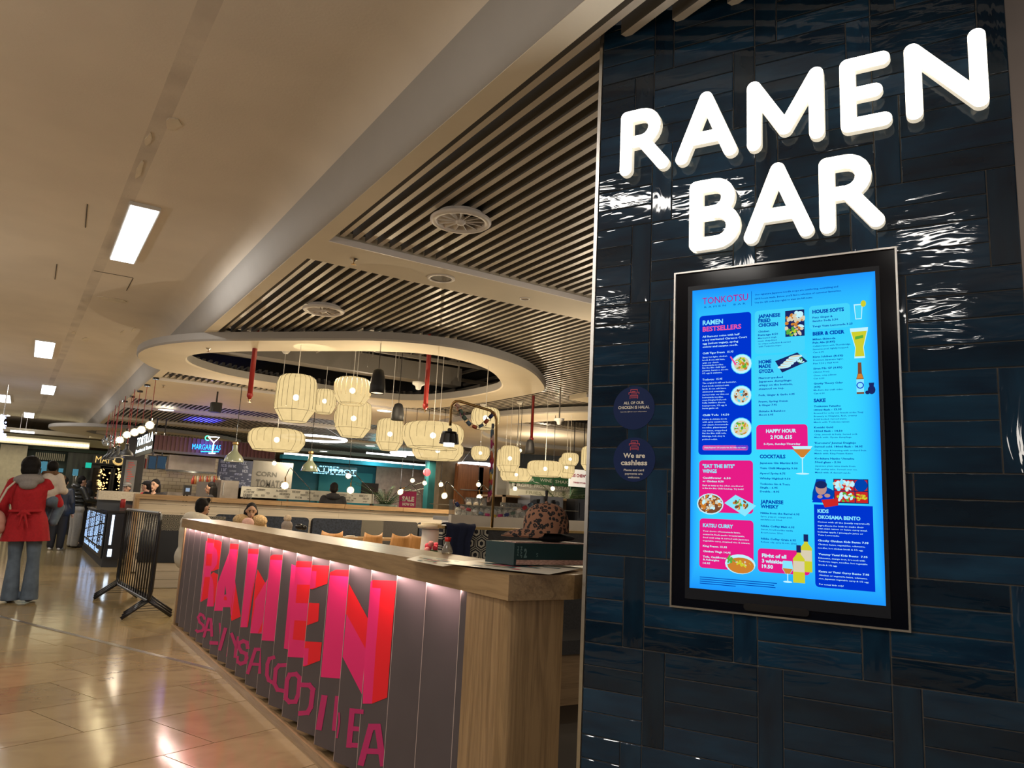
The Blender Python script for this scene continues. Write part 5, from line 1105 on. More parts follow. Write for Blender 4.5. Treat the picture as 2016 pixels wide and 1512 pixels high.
# seated man in cream jacket
M_cj = mat('cream_padded_jacket', (.62, .57, .47), .75, noise=.06, nscale=12)
def seat_at(px, py_top, D, J, sc_=1.):   # loc so that the crown of the head is seen at the pixel
    p = PD(px, py_top, D); return Vector((p.x-J['head'].x, p.y-J['head'].y, p.z-(J['head'].z+.13)*sc_))
J = joints(sit=True, arms='front'); J['head'] = V3(.0, .05, 1.17)
p = seat_at(393, 985, 10.6, J); p.z = max(p.z, -.02)+.03
sm_ = figure(p, math.radians(-60), 'seated man with short black hair in a cream jacket, behind the counter end', J, 'tan', tilt=.35, voxel=.010)
blob('jacket', top(J, .18, .0, .02, .08)+[('e', V3(0, -.03, .97), (.25, .17, .13))], M_cj, sm_, .014, 4); blob('hood', [('e', V3(0, -.11, 1.03), (.14, .09, .085)), ('e', V3(0, -.05, 1.06), (.11, .09, .05))], M_cj, sm_, .012, 3)
blob('trousers', legs(J, .11, .08), M_dark, sm_, .015, 2); shoes(J, sm_, M_blackshoe); hair(J, sm_, 'quiff')
blob('beard', [('e', J['head']+V3(0, .052, -.085), (.045, .04, .028)), ('e', J['head']+V3(0, .09, -.040), (.022, .012, .006))], mat('beard_dark', (.03, .018, .012), .8), sm_, .006, 1)
# seated woman with glasses and fur collar
J = joints(sit=True, arms='front'); J['head'] = V3(.0, .06, 1.15)
p = seat_at(494, 990, 12.4, J)
sw = figure(p, math.radians(170), 'seated woman with round glasses and a beige fur collar coat', J, 'olive', tilt=.3, voxel=.010)
M_fur = mat('beige_fur', (.46, .32, .17), .95, noise=.35, nscale=50, bump=.9, bscale=90)
blob('coat', top(J, .15, .0, .02), M_fur, sw, .014, 3); blob('fur_collar', [('e', V3(-.13, .03, 1.00), (.14, .13, .10)), ('e', V3(.13, .03, 1.00), (.14, .13, .10)), ('e', V3(0, -.06, 1.03), (.16, .10, .08))], M_fur, sw, .014, 2)
blob('trousers', legs(J, .10, .07), M_dark, sw, .015, 2); shoes(J, sw, M_blackshoe); hair(J, sw, 'long')
hd = J['head']; mk('glasses', MB().tube([(.034+.027*math.cos(a*.5236), hd.y+.112, hd.z+.006+.025*math.sin(a*.5236)) for a in range(12)], .0025, 4, close=True).tube([(-.034+.027*math.cos(a*.5236), hd.y+.112, hd.z+.006+.025*math.sin(a*.5236)) for a in range(12)], .0025, 4, close=True), M_brass, sw)
# toddlers whose hats show over the counter
def toddler(px, py, D, label, hat, hatcol, bob=False, face='light', rz=0):
    J = joints(sit=True, arms='front'); J['head'] = V3(0, .02, 1.15); q = .68; p = PD(px, py, D)
    t = figure((p.x, p.y, p.z-1.30*q), rz, label, J, face, hand_on=False, voxel=.016, scale=q)
    blob('padded_coat', top(J, .16, .02, .0, .05), mat(label[:8]+'_coat', hatcol if not bob else (.20, .18, .16), .8), t, .018, 3); blob('leggings', legs(J, .11, .08), M_dark, t, .018, 2)
    hd = J['head']; blob('knitted_hat', [('e', hd+V3(0, -.01, .055), (.122, .130, .115)), ('c', hd+V3(0, -.02, -.03), .112, hd+V3(0, -.01, .035), .116)], mat('hat_'+hat, hatcol, .95, noise=.15, nscale=60), t, .014, 2)
    if bob: blob('pompom', [('e', hd+V3(0, -.01, .21), (.085, .085, .082))], mat('pompom_fur', (.62, .50, .38), .95, noise=.4, nscale=60, bump=1., bscale=120), t, .013, 1)
    return t
toddler(490, 1021, 11.0, 'baby in a pale pink knitted hat beside the seated woman', 'pink', (.62, .38, .34), rz=math.radians(100))
toddler(566, 1026, 11.2, 'child in a grey knitted hat with a furry pompom', 'grey', (.26, .22, .20), True, rz=math.radians(0))
p = PD(590, 1037, 10.5); mk('satin_hair_bow', MB().sph((0, 0, 0), .05, 12, 8, sc_=(1.3, .6, .8)).sph((.06, 0, -.01), .035, 10, 8, sc_=(1.2, .7, 1)), mat('black_satin', (.01, .01, .012), .2), None, smooth=True, loc=p, label='shiny black hair bow beside the pompom hat', cat='hair bow')  # black satin hair bow, modelled as a separate piece
# staff and guests beyond the oak ledge
def standing(px, py_top, D, rz, label, skin, hk, col, extra=None, face=0., cap=None):
    J = joints(arms='front'); H = PD(px, py_top, D).z; s = min(1.12, max(.86, H/1.73)); loc = at_floor(px, D); loc.z = max(0., H-1.73*s)
    o = figure(loc, rz, label, J, skin, scale=s, hand_on=False, voxel=.013)
    blob('top', top(J, .14, -.05, .0), col, o, .016, 3); blob('trousers', legs(J, .10, .08), M_dark, o, .018, 2); shoes(J, o, M_blackshoe)
    if hk: hair(J, o, hk)
    hd = J['head']
    if cap: blob('cap', [('e', hd+V3(0, -.01, .075), (.092, .104, .070)), ('c', hd+V3(-.04, .10, .06), .014, hd+V3(.04, .10, .06), .014), ('c', hd+V3(-.03, .15, .05), .012, hd+V3(.03, .15, .05), .012)], cap, o, .010, 1)
    return o, J
M_redshirt = mat('coral_red_shirt', (.60, .04, .05), .8); M_capb = mat('cap_black', (.015, .015, .018), .8); M_capg = mat('cap_grey', (.14, .14, .14), .9)
standing(303, 943, 15.4, math.radians(140), 'young woman with long black hair in a black top behind the ledge', 'light', 'long', M_dark)
standing(288, 946, 16.6, math.radians(60), 'kiosk worker in black cap and coral red shirt', 'light', 'short', M_redshirt, cap=M_capb)
standing(248, 951, 17.6, math.radians(150), 'kiosk worker in a grey cap bending behind the stone counter', 'light', 'short', M_dark, cap=M_capg)
standing(415, 949, 15.6, math.radians(75), 'woman in profile with long straight black hair beside the steel fridge', 'olive', 'long', M_dark)
o, J = standing(656, 950, 16.6, math.radians(-20), 'man in a black hooded top seen from behind, hand at his ear', 'deep', 'short', M_dark)
blob('hood', [('e', J['neck']+V3(0, -.08, -.01), (.15, .10, .075))], M_dark, o, .013, 2)
# ------------------------------------------------------------------ partition with oak ledge behind the diners
M_plank = mat('whitewashed_plank', (.55, .49, .40), .7, noise=.1, nscale=3, stretch=(.4, 1, 6), rand=.06)
YP = 15.5
par = empty('booth_partition', (1.7, YP, 0), 'white boarded partition topped by an oak ledge, behind the booths', 'partition')
def pp(name, mb, mt, **k): return mk(name, shift(mb, (-1.7, -YP, 0)), mt, par, **k)
XL, XR = PY(263, 972, YP).x, PY(893, 1000, YP).x
for i in range(5): pp('ledge_board', MB().box((XL+.02+(XR-XL)*i/5, YP-.13, 1.315), (XL+.012+(XR-XL)*(i+1)/5, YP+.13, 1.405)), oakx)
pp('end_board', MB().box((XL+.02, YP-.12, 0), (XL+.10, YP+.12, 1.315)), oakv)
z = .02; k = 0
while z < 1.30:
    h = min(.152, 1.312-z)
    for (a, b) in ((XL+.10, 3.6), (3.603, 5.6), (5.603, XR)): pp('plank', MB().box((a, YP-.03-.002*((k*7) % 3), z), (b, YP+.03, z+h-.006)), M_plank)
    z += h; k += 1
# padded booth backs in front of it
M_navyfab = mat('navy_quilt_fabric', (.020, .028, .048), .85, noise=.5, nscale=30); M_charc = mat('charcoal_fabric', (.055, .052, .050), .9, noise=.2, nscale=80)
def hexfab(name, sc_, a=(.012, .012, .016), b=(.33, .29, .22)):
    mt = bpy.data.materials.new(name); mt.use_nodes = True; nt = mt.node_tree; p = nt.nodes['Principled BSDF']; p.inputs['Roughness'].default_value = .85
    tc = nt.nodes.new('ShaderNodeTexCoord'); sp = nt.nodes.new('ShaderNodeSeparateXYZ'); nt.links.new(tc.outputs['Object'], sp.inputs[0])
    def M(op, x, y=None):
        q = nt.nodes.new('ShaderNodeMath'); q.operation = op
        for i, v in enumerate((x, y)):
            if v is None: continue
            if isinstance(v, (int, float)): q.inputs[i].default_value = v
            else: nt.links.new(v, q.inputs[i])
        return q.outputs[0]
    # hexagonal cells: distance to the two staggered lattices, banded
    ds = []
    for (ox, oz) in ((0, 0), (.5, .866)):
        u = M('MULTIPLY', M('SUBTRACT', M('FRACT', M('ADD', M('MULTIPLY', sp.outputs[0], sc_), ox)), .5), 1.0); v = M('MULTIPLY', M('SUBTRACT', M('FRACT', M('ADD', M('MULTIPLY', sp.outputs[2], sc_/1.732), oz/1.732)), .5), 1.732)
        au, av = M('ABSOLUTE', u), M('ABSOLUTE', v); ds.append(M('MAXIMUM', au, M('ADD', M('MULTIPLY', au, .5), M('MULTIPLY', av, .866))))
    d = M('MINIMUM', ds[0], ds[1])
    cr = nt.nodes.new('ShaderNodeValToRGB'); cr.color_ramp.interpolation = 'CONSTANT'; e = cr.color_ramp.elements
    e[0].position = 0; e[0].color = (*a, 1); e[1].position = .15; e[1].color = (*b, 1)
    for pos, c in ((.24, b), (.29, a), (.40, b), (.46, a)): q = e.new(pos); q.color = (*c, 1)
    nt.links.new(d, cr.inputs[0]); nt.links.new(cr.outputs[0], p.inputs['Base Color']); MATS[name] = mt; return mt
M_hex = hexfab('hexagon_fabric', 10., b=(.50, .45, .34)); M_hexs = hexfab('small_hexagon_fabric', 16., b=(.26, .24, .19))
def booth_back(x0, x1, Y, label, pieces, z0=.42, z1=1.10):
    e = empty('padded_booth', ((x0+x1)/2, Y, z0), label, 'backrest', group='padded booth backs along the white partition'); w_ = (x1-x0)/2; h = z1-z0
    for (f0, f1, mt) in pieces:
        a, b = -w_+2*w_*f0, -w_+2*w_*f1; r = .07
        pts = [(a, 0), (b, 0)]+([(b-r+r*math.cos(t*.2618), h-r+r*math.sin(t*.2618)) for t in range(7)] if f1 == 1 else [(b, h)])+([(a+r-r*math.sin(t*.2618), h-r+r*math.cos(t*.2618)) for t in range(7)] if f0 == 0 else [(a, h)])
        mb = MB().prism(pts, -.06, .06); mb.v = [(v[0], v[2], v[1]) for v in mb.v]; mb.f = [f[::-1] for f in mb.f]
        mk('padding', mb, mt, e)
    mk('seat_pad', MB().box((-w_, -.55, -.10), (w_, -.06, .03)), M_charc, e); mk('seat_plinth', MB().box((-w_, -.50, -z0), (w_, -.04, -.10)), M_plank, e)
Yb = 15.37
xa = [PY(px, 1030, Yb).x for px in (519, 606, 614, 710, 753, 821, 824, 880)]
booth_back(xa[0]-.9, xa[1], Yb, 'dark padded booth back behind the children', [(0, 1, M_navyfab)])
booth_back(xa[2], xa[5], Yb, 'long padded booth back in navy, hexagon and charcoal fabric', [(0, (xa[3]-xa[2])/(xa[5]-xa[2]), M_navyfab), ((xa[3]-xa[2])/(xa[5]-xa[2]), (xa[4]-xa[2])/(xa[5]-xa[2]), M_hexs), ((xa[4]-xa[2])/(xa[5]-xa[2]), 1, M_charc)])
booth_back(xa[6], xa[7]+.5, Yb, 'dark booth back mostly behind the white host stand', [(0, 1, M_navyfab)])
# bench beside the barriers, where the man sits
e = empty('booth_bench', (2.35, 12.9, 0), 'navy padded bench with a white boarded base beside the barriers', 'bench')
mk('padded_back', MB().box((-.75, -.04, .38), (.45, .10, .86)), mat('navy_vinyl', (.008, .012, .022), .55), e)
mk('pattern_back', MB().box((-.72, -.02, .86), (.45, .10, 1.10)), M_hexs, e)
for i in range(3): mk('plank', MB().box((-.75, -.02, .005+i*.125), (.45, .08, .005+i*.125+.12)), M_plank, e)
mk('seat', MB().box((-.70, .10, .38), (.45, .62, .48)), M_charc, e); mk('seat_base', MB().box((-.68, .12, 0), (.45, .6, .38)), M_plank, e)
# tables and bentwood chairs
M_ply = woodmat('beech_ply', (.42, .22, .085), (.32, .16, .055), 2, 3)
def table(x0, x1, Y, label):
    e = empty('dining_table', ((x0+x1)/2, Y, 0), label, 'table'); w_ = (x1-x0)/2
    mk('tabletop', MB().box((-w_, -.35, .74), (w_, .35, .78)), oakx, e)
    for sx in (-w_+.2, 0, w_-.2): mk('pedestal', MB().cyl((sx, 0, .02), (sx, 0, .74), .035, n=10).cyl((sx, 0, 0), (sx, 0, .02), .2, n=16), M_blackmetal, e)
table(PY(650, 1060, 14.5).x, PY(838, 1060, 14.5).x, 14.5, 'long oak dining table behind the row of plywood chairs')
M_plate = mat('white_china', (.75, .72, .66), .25)
for (px, lab) in ((690, 'stack of white napkins and cutlery left on the long table'), (742, 'white side plates set beside the hexagon fabric'), (788, 'small white plates near the right end of the table')):
    p = PY(px, 1054, 14.4); mk('table_setting', MB().box((-.13, -.06, 0), (.13, .06, .012)).lathe([(.001, .012), (.07, .014), (.09, .028), (.085, .03), (.06, .018), (.001, .016)], 16), M_plate, loc=(p.x, 14.4, .781), label=lab, cat='tableware', group='settings on the long table')
ch0 = empty('dining_chair', (0, 0, 0), 'x', 'chair')
N = 10; vs = []
for j in range(7):
    v = j/6; z = .44+.40*v; hw = [.10, .175, .205, .215, .205, .195, .185][j]
    for i in range(N+1): u = i/N*2-1; vs.append((u*hw, -.20-.04*v+.05*u*u, z+(.03*abs(u)**3 if j == 6 else 0)-(.02*(1-u*u) if j == 6 else 0)))
L0 = len(vs); vs += [(x, y+.014, z) for x, y, z in vs]; fs = []
for j in range(6):
    for i in range(N): a = j*(N+1)+i; fs += [(a, a+1, a+N+2, a+N+1), (L0+a+N+1, L0+a+N+2, L0+a+1, L0+a)]
rim = [i for i in range(N+1)]+[(j*(N+1)+N) for j in range(1, 7)]+[6*(N+1)+i for i in range(N-1, -1, -1)]+[j*(N+1) for j in range(5, 0, -1)]
for i in range(len(rim)): a, b = rim[i], rim[(i+1) % len(rim)]; fs.append((b, a, L0+a, L0+b))
mk('backrest', MB().add(vs, fs), M_ply, ch0, smooth=True)
mk('seat', MB().prism([(.21*math.cos(t), .21*math.sin(t)) for t in [k*math.pi/10 for k in range(20)]], .43, .455), M_ply, ch0)
for sx in (-1, 1):
    mk('leg', MB().cyl((sx*.10, -.185, .66), (sx*.14, -.235, .42), .014, .016, 8).cyl((sx*.14, -.235, .42), (sx*.18, -.27, 0), .016, .012, 8), M_ply, ch0, smooth=True)
    mk('leg', MB().cyl((sx*.14, .14, .44), (sx*.17, .19, 0), .016, .012, 8), M_ply, ch0, smooth=True)
for i, (px, Y, rz, lab) in enumerate([(645, 13.9, .05, 'plywood chair with only its top showing, leftmost of the row'), (722, 13.7, .25, 'plywood chair in front of the hexagon fabric'), (777, 13.6, .2, 'plywood chair third from the left'), (811, 13.8, .25, 'plywood chair nearest the white host stand')]):
    p = PY(px, 1062, Y); o = ch0 if i == 0 else copy_tree(ch0)
    o.location = (p.x, Y, .06 if i > 1 else (0.04 if i else 0)); o.location.z = 0; o.rotation_euler = (0, 0, rz); o['label'] = lab; o['group'] = 'plywood dining chairs'; o.scale = (1.08, 1.08, 1.05)
# white host stand
D = 9.0; pt = PD(851, 1034, D)
e = empty('host_stand', (pt.x, pt.y, 0), 'white tapered pedestal stand with a round pale wooden top', 'pedestal')
mk('round_top', MB().lathe([(.001, pt.z-.045), (.16, pt.z-.04), (.17, pt.z-.02), (.17, pt.z), (.001, pt.z)], 28), mat('pale_top', (.60, .52, .38), .4), e)
mk('second_tier', MB().lathe([(.001, pt.z), (.135, pt.z), (.135, pt.z+.025), (.001, pt.z+.025)], 28), mat('pale_top', (.6,)*3), e)
mk('pedestal', MB().lathe([(.19, 0), (.15, .5), (.115, pt.z-.1), (.12, pt.z-.05)], 28), mat('pedestal_white', (.68, .62, .56), .6), e, smooth=True)
q = MB()
for k in range(5):
    a = -2.4+k*.42
    for (za, zb, da) in ((pt.z-.40, pt.z-.22, .2), (pt.z-.22, pt.z-.40, .2)):
        r0, r1 = .150, .150; a0 = a+(0 if za < zb else .2); q.tube([((.133+.03*(1-za))*math.cos(a0), (.133+.03*(1-za))*math.sin(a0), za), ((.133+.03*(1-zb))*math.cos(a0+.2), (.133+.03*(1-zb))*math.sin(a0+.2), zb)], .0015, 4)
mk('engraved_chevrons', q, mat('line_beige', (.42, .36, .30), .6), e)
rr = random.Random(5); fl_ = empty('flower_bunch', PD(857, 1083, 8.6), 'coral and pink flowers at the foot of the white stand', 'flowers')
for k in range(10): p = (rr.uniform(-.12, .10), rr.uniform(-.05, .05), rr.uniform(-.03, .07)+.0); mk('bloom', MB().sph(p, rr.uniform(.022, .038), 8, 6, sc_=(1, 1, 1)), mat('bloom_%d' % (k % 3), [(.75, .05, .10), (.75, .25, .25), (.60, .03, .25)][k % 3], .6), fl_, smooth=True)
mk('stems', MB().cyl((0, 0, -.9), (0, 0, .0), .05, .08, 10), mat('stem_green', (.05, .10, .03), .7), fl_)

# ------------------------------------------------------------------ near booth with brass rail, patterned back and navy cloth
YB = 5.2
zr = PY(970, 1040, YB).z; xl, xr = PY(866, 1036, YB).x, 5.4
nb = empty('dining_booth', (xl, YB, 0), 'near booth with brass top rail over grey and hexagon upholstery', 'booth')
def nbp(name, mb, mt, **k): return mk(name, shift(mb, (-xl, -YB, 0)), mt, nb, **k)
nbp('top_rail', MB().box((xl, YB-.035, zr-.014), (xr, YB+.035, zr+.006)), M_brass)
x1_, x2_ = PY(931, 1050, YB).x, PY(957, 1050, YB).x
nbp('upholstery', MB().box((xl+.01, YB-.03, .45), (x1_, YB+.03, zr-.014)), M_hex); nbp('upholstery', MB().box((x1_, YB-.034, .45), (x2_, YB+.03, zr-.014)), M_hex); nbp('upholstery', MB().box((x2_, YB-.03, .45), (xr, YB+.03, zr-.014)), M_charc)
nbp('seat_pad', MB().box((xl, YB-.5, .36), (xr, YB-.035, .46)), M_charc); nbp('seat_base', MB().box((xl, YB-.48, 0), (xr, YB+.03, .36)), oakx)
# cloth over the rail
M_navyc = mat('navy_wool', (.008, .012, .038), .9, noise=.15, nscale=40)
cx0, cx1 = PY(873, 1033, YB).x, PY(938, 1033, YB).x; mb = MB(); g = []; nx, nz = 18, 14
for i in range(nx+1):
    u = i/nx; x = cx0+(cx1-cx0)*u
    for j in range(nz+1):
        v = j/nz; fold = .006*math.sin(u*17)+.004*math.sin(u*41+1)
        if v < .2: s = v/.2; y, zz = YB+.05-.10*s, zr+.012+.018*math.sin(math.pi*s)+.004*math.sin(u*13)
        else: s = (v-.2)/.8; y, zz = YB-.05+fold*(.4+s), zr+.012-.30*s
        x2 = x-(u-.05)*.08*min(1, v*2); g.append((x2, y, zz))
mb.v = g; mb.f = [(i*(nz+1)+j, i*(nz+1)+j+1, (i+1)*(nz+1)+j+1, (i+1)*(nz+1)+j) for i in range(nx) for j in range(nz)]; mb.mi = [0]*len(mb.f)
mk('navy_garment', mb, M_navyc, smooth=True, label='navy cloth jacket draped over the near booth rail', cat='cloth')
# brass arch lamp clamped on the rail
D = 5.9
ptsb = [PD(x, y, D) for x, y in ((968.5, 1038), (971, 985), (974, 930), (976.5, 870), (977.5, 826), (974, 815), (965, 808), (935, 799), (905, 790), (897, 790), (890, 796), (888, 806), (886.5, 838))]
b0 = ptsb[0]
al = empty('arch_lamp', (b0.x, b0.y, b0.z), 'tall brass arch lamp with a small tiered black shade', 'lamp')
sm = []
for i in range(len(ptsb)-1): sm += [ptsb[i].lerp(ptsb[i+1], t/3) for t in range(3)]
sm.append(ptsb[-1]); mk('brass_arm', MB().tube([p-b0 for p in sm], .0105, 10), M_brass, al, smooth=True)
tp = PD(885.5, 846, D)-b0; r = 20*D/F
mk('shade', MB().lathe([(.010, .012), (.018, .004), (.018, -.012), (r*.72, -.016), (r*.76, -.026), (r*.70, -.030), (r*.84, -.034), (r*1.0, -.108), (r*.96, -.106), (r*.8, -.045)], 28, c=tp), M_blackmetal, al, smooth=False)
mk('glass_diffuser', MB().lathe([(r*.52, -.09), (r*.52, -.128), (.001, -.128)], 24, c=tp), emat('lamp_warm_glass', (1, .96, .85), 5), al)
ba = PD(970, 834, D)-b0; mk('black_tag', MB().box((ba.x-.01, ba.y-.01, ba.z-.04), (ba.x+.01, ba.y, ba.z+.0)), M_blackmetal, al)
# paper chains
CC = [(.40, .04, .05), (.10, .16, .22), (.50, .12, .05), (.35, .02, .12), (.50, .33, .04), (.02, .04, .14), (.55, .35, .28), (.08, .13, .10), (.60, .58, .52)]
CM = [mat('paper_link_%d' % i, c, .6) for i, c in enumerate(CC)]
def chain(ptspx, D, n, w_px, label):
    P = [PD(x, y, D) for x, y in ptspx]; L = [0]
    for i in range(len(P)-1): L.append(L[-1]+(P[i+1]-P[i]).length)
    c0 = P[0]; e = empty('paper_chain', c0, label, 'paper chain', group='coloured paper chains'); R = w_px*D/F/2; rc = random.Random(n)
    for k in range(n):
        t = L[-1]*(k+.5)/n
        for i in range(len(P)-1):
            if L[i] <= t <= L[i+1]: p = P[i].lerp(P[i+1], (t-L[i])/(L[i+1]-L[i])); d = (P[i+1]-P[i]).normalized(); break
        ax = (Vector((0, 1, 0)) if k % 2 else Vector((0, 0, 1))); ax = (ax-d*ax.dot(d)).normalized(); bx_ = d.cross(ax); mb = MB(); K = 12; hw = R*.55
        rl = L[-1]/n*.78
        vs = [(p-c0)+d*(rl*math.cos(2*math.pi*q/K))+ax*(R*math.sin(2*math.pi*q/K))+bx_*s*hw for s in (-1, 1) for q in range(K)]
        mb.add(vs, [(q, (q+1) % K, K+(q+1) % K, K+q) for q in range(K)])
        mk('paper_link', mb, CM[(k*5+rc.randrange(3)) % len(CM)], e)
chain([(893, 792), (902, 800), (912, 820), (925, 836), (938, 842), (952, 836), (962, 824), (974, 812)], 5.85, 17, 9, 'paper chain looped under the brass arch lamp')
chain([(969, 848), (969, 880), (968, 915), (966, 950), (964, 976), (962, 986)], 5.95, 13, 8, 'paper chain hanging straight down beside the brass post')
chain([(895, 985), (902, 996), (915, 1001), (932, 1006), (950, 1012), (975, 1016), (995, 1014), (1010, 1010), (1025, 1004), (1040, 996), (1047, 992)], 7.3, 26, 9, 'paper chain draped along the front of the glass rack')

# ------------------------------------------------------------------ bar with glassware
YR = 6.75
bxl, bxr = PY(889, 1013, YR).x, 7.4; bz = PY(889, 1013, YR).z
bar = empty('bar_counter', (bxl, YR, 0), 'cream fronted bar counter carrying racks of glasses', 'bar')
mk('front_panel', MB().box((0, 0, 0), (bxr-bxl, .06, bz)), mat('bar_cream', (.56, .50, .42), .6, noise=.03), bar); mk('work_surface', MB().box((.0, .06, bz-.06), (bxr-bxl, .40, bz-.02)), M_steel, bar)
mk('side_panel', MB().box((0, .06, 0), (.05, .20, bz-.06)), M_white, bar)
# rack rail
rk = empty('glass_rack', (bxl, YR+.1, bz-.02), 'low clear plastic rack edge around the glasses', 'rack')
M_acr = mat('smoky_acrylic', (.12, .12, .11), .2, alpha=.5); mk('left_guard', MB().box((.03, -.05, 0), (.06, .02, .17)), M_acr, rk); mk('top_wire', MB().tube([(.05, -.06, .12), (1.6, -.06, .12)], .004, 6).tube([(.05, .5, .12), (1.6, .5, .12)], .004, 6), M_steel, rk)
M_gl = mat('bar_glass', (.92, .93, .93), .04, trans=.92, spec=.8)
gp = None; gi = 0; rr = random.Random(9)
for row, (y, n, pa, pb, z0) in enumerate(((YR+.14, 14, 902, 1052, 0), (YR+.30, 13, 905, 1055, 0), (YR+.42, 3, 922, 952, .16), (YR+.50, 9, 992, 1054, .10))):
    for k in range(n):
        px = pa+(pb-pa)*k/(n-1); x = PY(px, 1005, y).x+rr.uniform(-.01, .01)
        lab = 'clear glass tumbler standing in the rack on the bar' if z0 == 0 else ('upturned glass stacked at the left on the bar' if z0 > .12 else 'tall stemmed glass upturned at the back of the bar')
        if gp is None:
            gp = empty('drinking_glass', (x, y, bz-.018+z0), lab, 'glass', group='tumblers in the bar rack')
            mk('tumbler', MB().lathe([(.001, .0), (.030, 0), (.036, .06), (.040, .125), (.037, .125), (.033, .06), (.027, .010), (.001, .010)], 12), M_gl, gp, smooth=True); gi += 1
        else:
            o = copy_tree(gp, loc=(x, y, bz-.018), label=lab, scale=(1, 1, 1+z0*4)); o['group'] = ['tumblers in the bar rack', 'stacked glasses on the bar', 'tall glasses at the back of the bar'][0 if z0 == 0 else (1 if z0 > .12 else 2)]
            if z0: o.location.z = bz-.018
# coffee machine and keg taps on the back counter
M_grsteel = mat('grey_steel', (.30, .30, .31), .35, .7)
D = 8.4
p0 = PD(990, 1008, D); bk = empty('back_counter', (p0.x, p0.y, 0), 'brown framed back counter behind the glass racks', 'counter')
Yk = p0.y; bw = PY(1055, 1000, Yk).x-p0.x; zt = PY(1020, 976, Yk).z
mk('frame', MB().box((0, 0, zt-.02), (bw+1.2, .5, zt)).box((0, 0, 0), (.03, .03, zt)).box((bw*.9, 0, 0), (bw*.9+.03, .03, zt)).box((0, .47, 0), (bw+1.2, .5, zt*.98)), oakx, bk); mk('shelf_back', MB().box((0.03, .42, .9), (bw+1.1, .46, zt-.02)), mat('bar_brown', (.12, .08, .05), .7), bk)
t0, t1 = PY(1044, 980, Yk-.2), PY(1108, 1004, Yk-.2)
tm = empty('tap_tower', (t0.x, Yk-.2, bz), 'brushed steel beer tap unit with black handles', 'beer taps'); tw = t1.x-t0.x; tz = PY(1075, 977, Yk-.2).z-bz
mk('body', MB().box((0, 0, -.1), (tw, .25, tz)), M_grsteel, tm)
for k, fx in enumerate((.22, .45, .68)): mk('beer_tap', MB().cyl((tw*fx, -.01, tz*.62), (tw*fx, -.10, tz*.6), .012, n=8).cyl((tw*fx, -.10, tz*.6), (tw*fx, -.10, tz*.42), .009, n=8).cyl((tw*fx, -.02, tz*.66), (tw*fx, -.02, tz*(1.25 if k == 1 else .85)), .012, .018, 8), M_blackmetal, tm)
[mk('pressure_gauge', MB().cyl((tw*g_, -.002, tz*.7), (tw*g_, -.02, tz*.7), .03, n=14), M_blackmetal, tm) for g_ in (.1, .8)]
pb_ = PY(1138, 1000, YR+.12)
mk('dark_appliance', MB().box((0, 0, 0), (.22, .22, .26)).box((.02, -.01, .05), (.08, 0, .22)), M_blackmetal, loc=(pb_.x, pb_.y, bz-.02), label='tall black appliance at the right end of the bar', cat='appliance')

# ------------------------------------------------------------------ folded crowd barriers
M_bar = mat('black_powder_coat', (.008, .008, .010), .3, spec=.35)
def barrier():
    e = empty('crowd_barrier', (0, 0, 0), 'x', 'barrier'); L, H, b, r = 2.0, 1.17, .19, .10
    pts = arc(L-r, H-r, r, math.pi/2, 0, 5)+arc(L-r, b+r, r, 0, -math.pi/2, 5)+arc(r, b+r, r, -math.pi/2, -math.pi, 5)+arc(r, H-r, r, math.pi, math.pi/2, 5)
    mk('frame', MB().tube([(0, y, z) for y, z in pts], .017, 10, close=True), M_bar, e, smooth=True)
    me = None
    for k in range(14):
        y = .12+(L-.24)*k/13
        if me is None: o = mk('bar', MB().cyl((0, 0, b), (0, 0, H), .006, n=6), M_bar, e, smooth=True); me = o.data
        else: o = ob('bar', me, e)
        o.location = (0, y, 0)
    for y in (.05, L-.05):
        for s in (-1, 1): mk('leg', MB().cyl((0, y, b+.01), (s*.27, y+s*.05, .018), .019, n=10), M_bar, e, smooth=True)
        mk('leg_wire', MB().cyl((-.18, y, .08), (.18, y+.1, .08), .004, n=6), M_bar, e)
    return e
b0 = barrier(); LB = ['frontmost black barrier of the folded stack, nearest the walkway', 'second black barrier of the stack', 'middle black barrier of the stack', 'fourth black barrier of the stack', 'rearmost black barrier, closest to the bench']
for i in range(3):
    o = b0 if i == 0 else copy_tree(b0)
    o.location = (1.37+.037*i, 9.63+.22*i, 0); o.rotation_euler = (0, 0, math.radians(4+.5*i)); o['label'] = LB[i]; o['group'] = 'folded crowd barriers'
p = PD(237, 1003, 10.2); cn = empty('drink_can', (p.x+.02, p.y, 1.19), 'small red drink can standing on top of the barriers', 'can'); mk('can', MB().lathe([(.001, 0), (.028, 0), (.033, .008), (.033, .105), (.027, .118), (.001, .118)], 18), mat('can_red', (.35, .03, .03), .3, .4), cn, smooth=True)
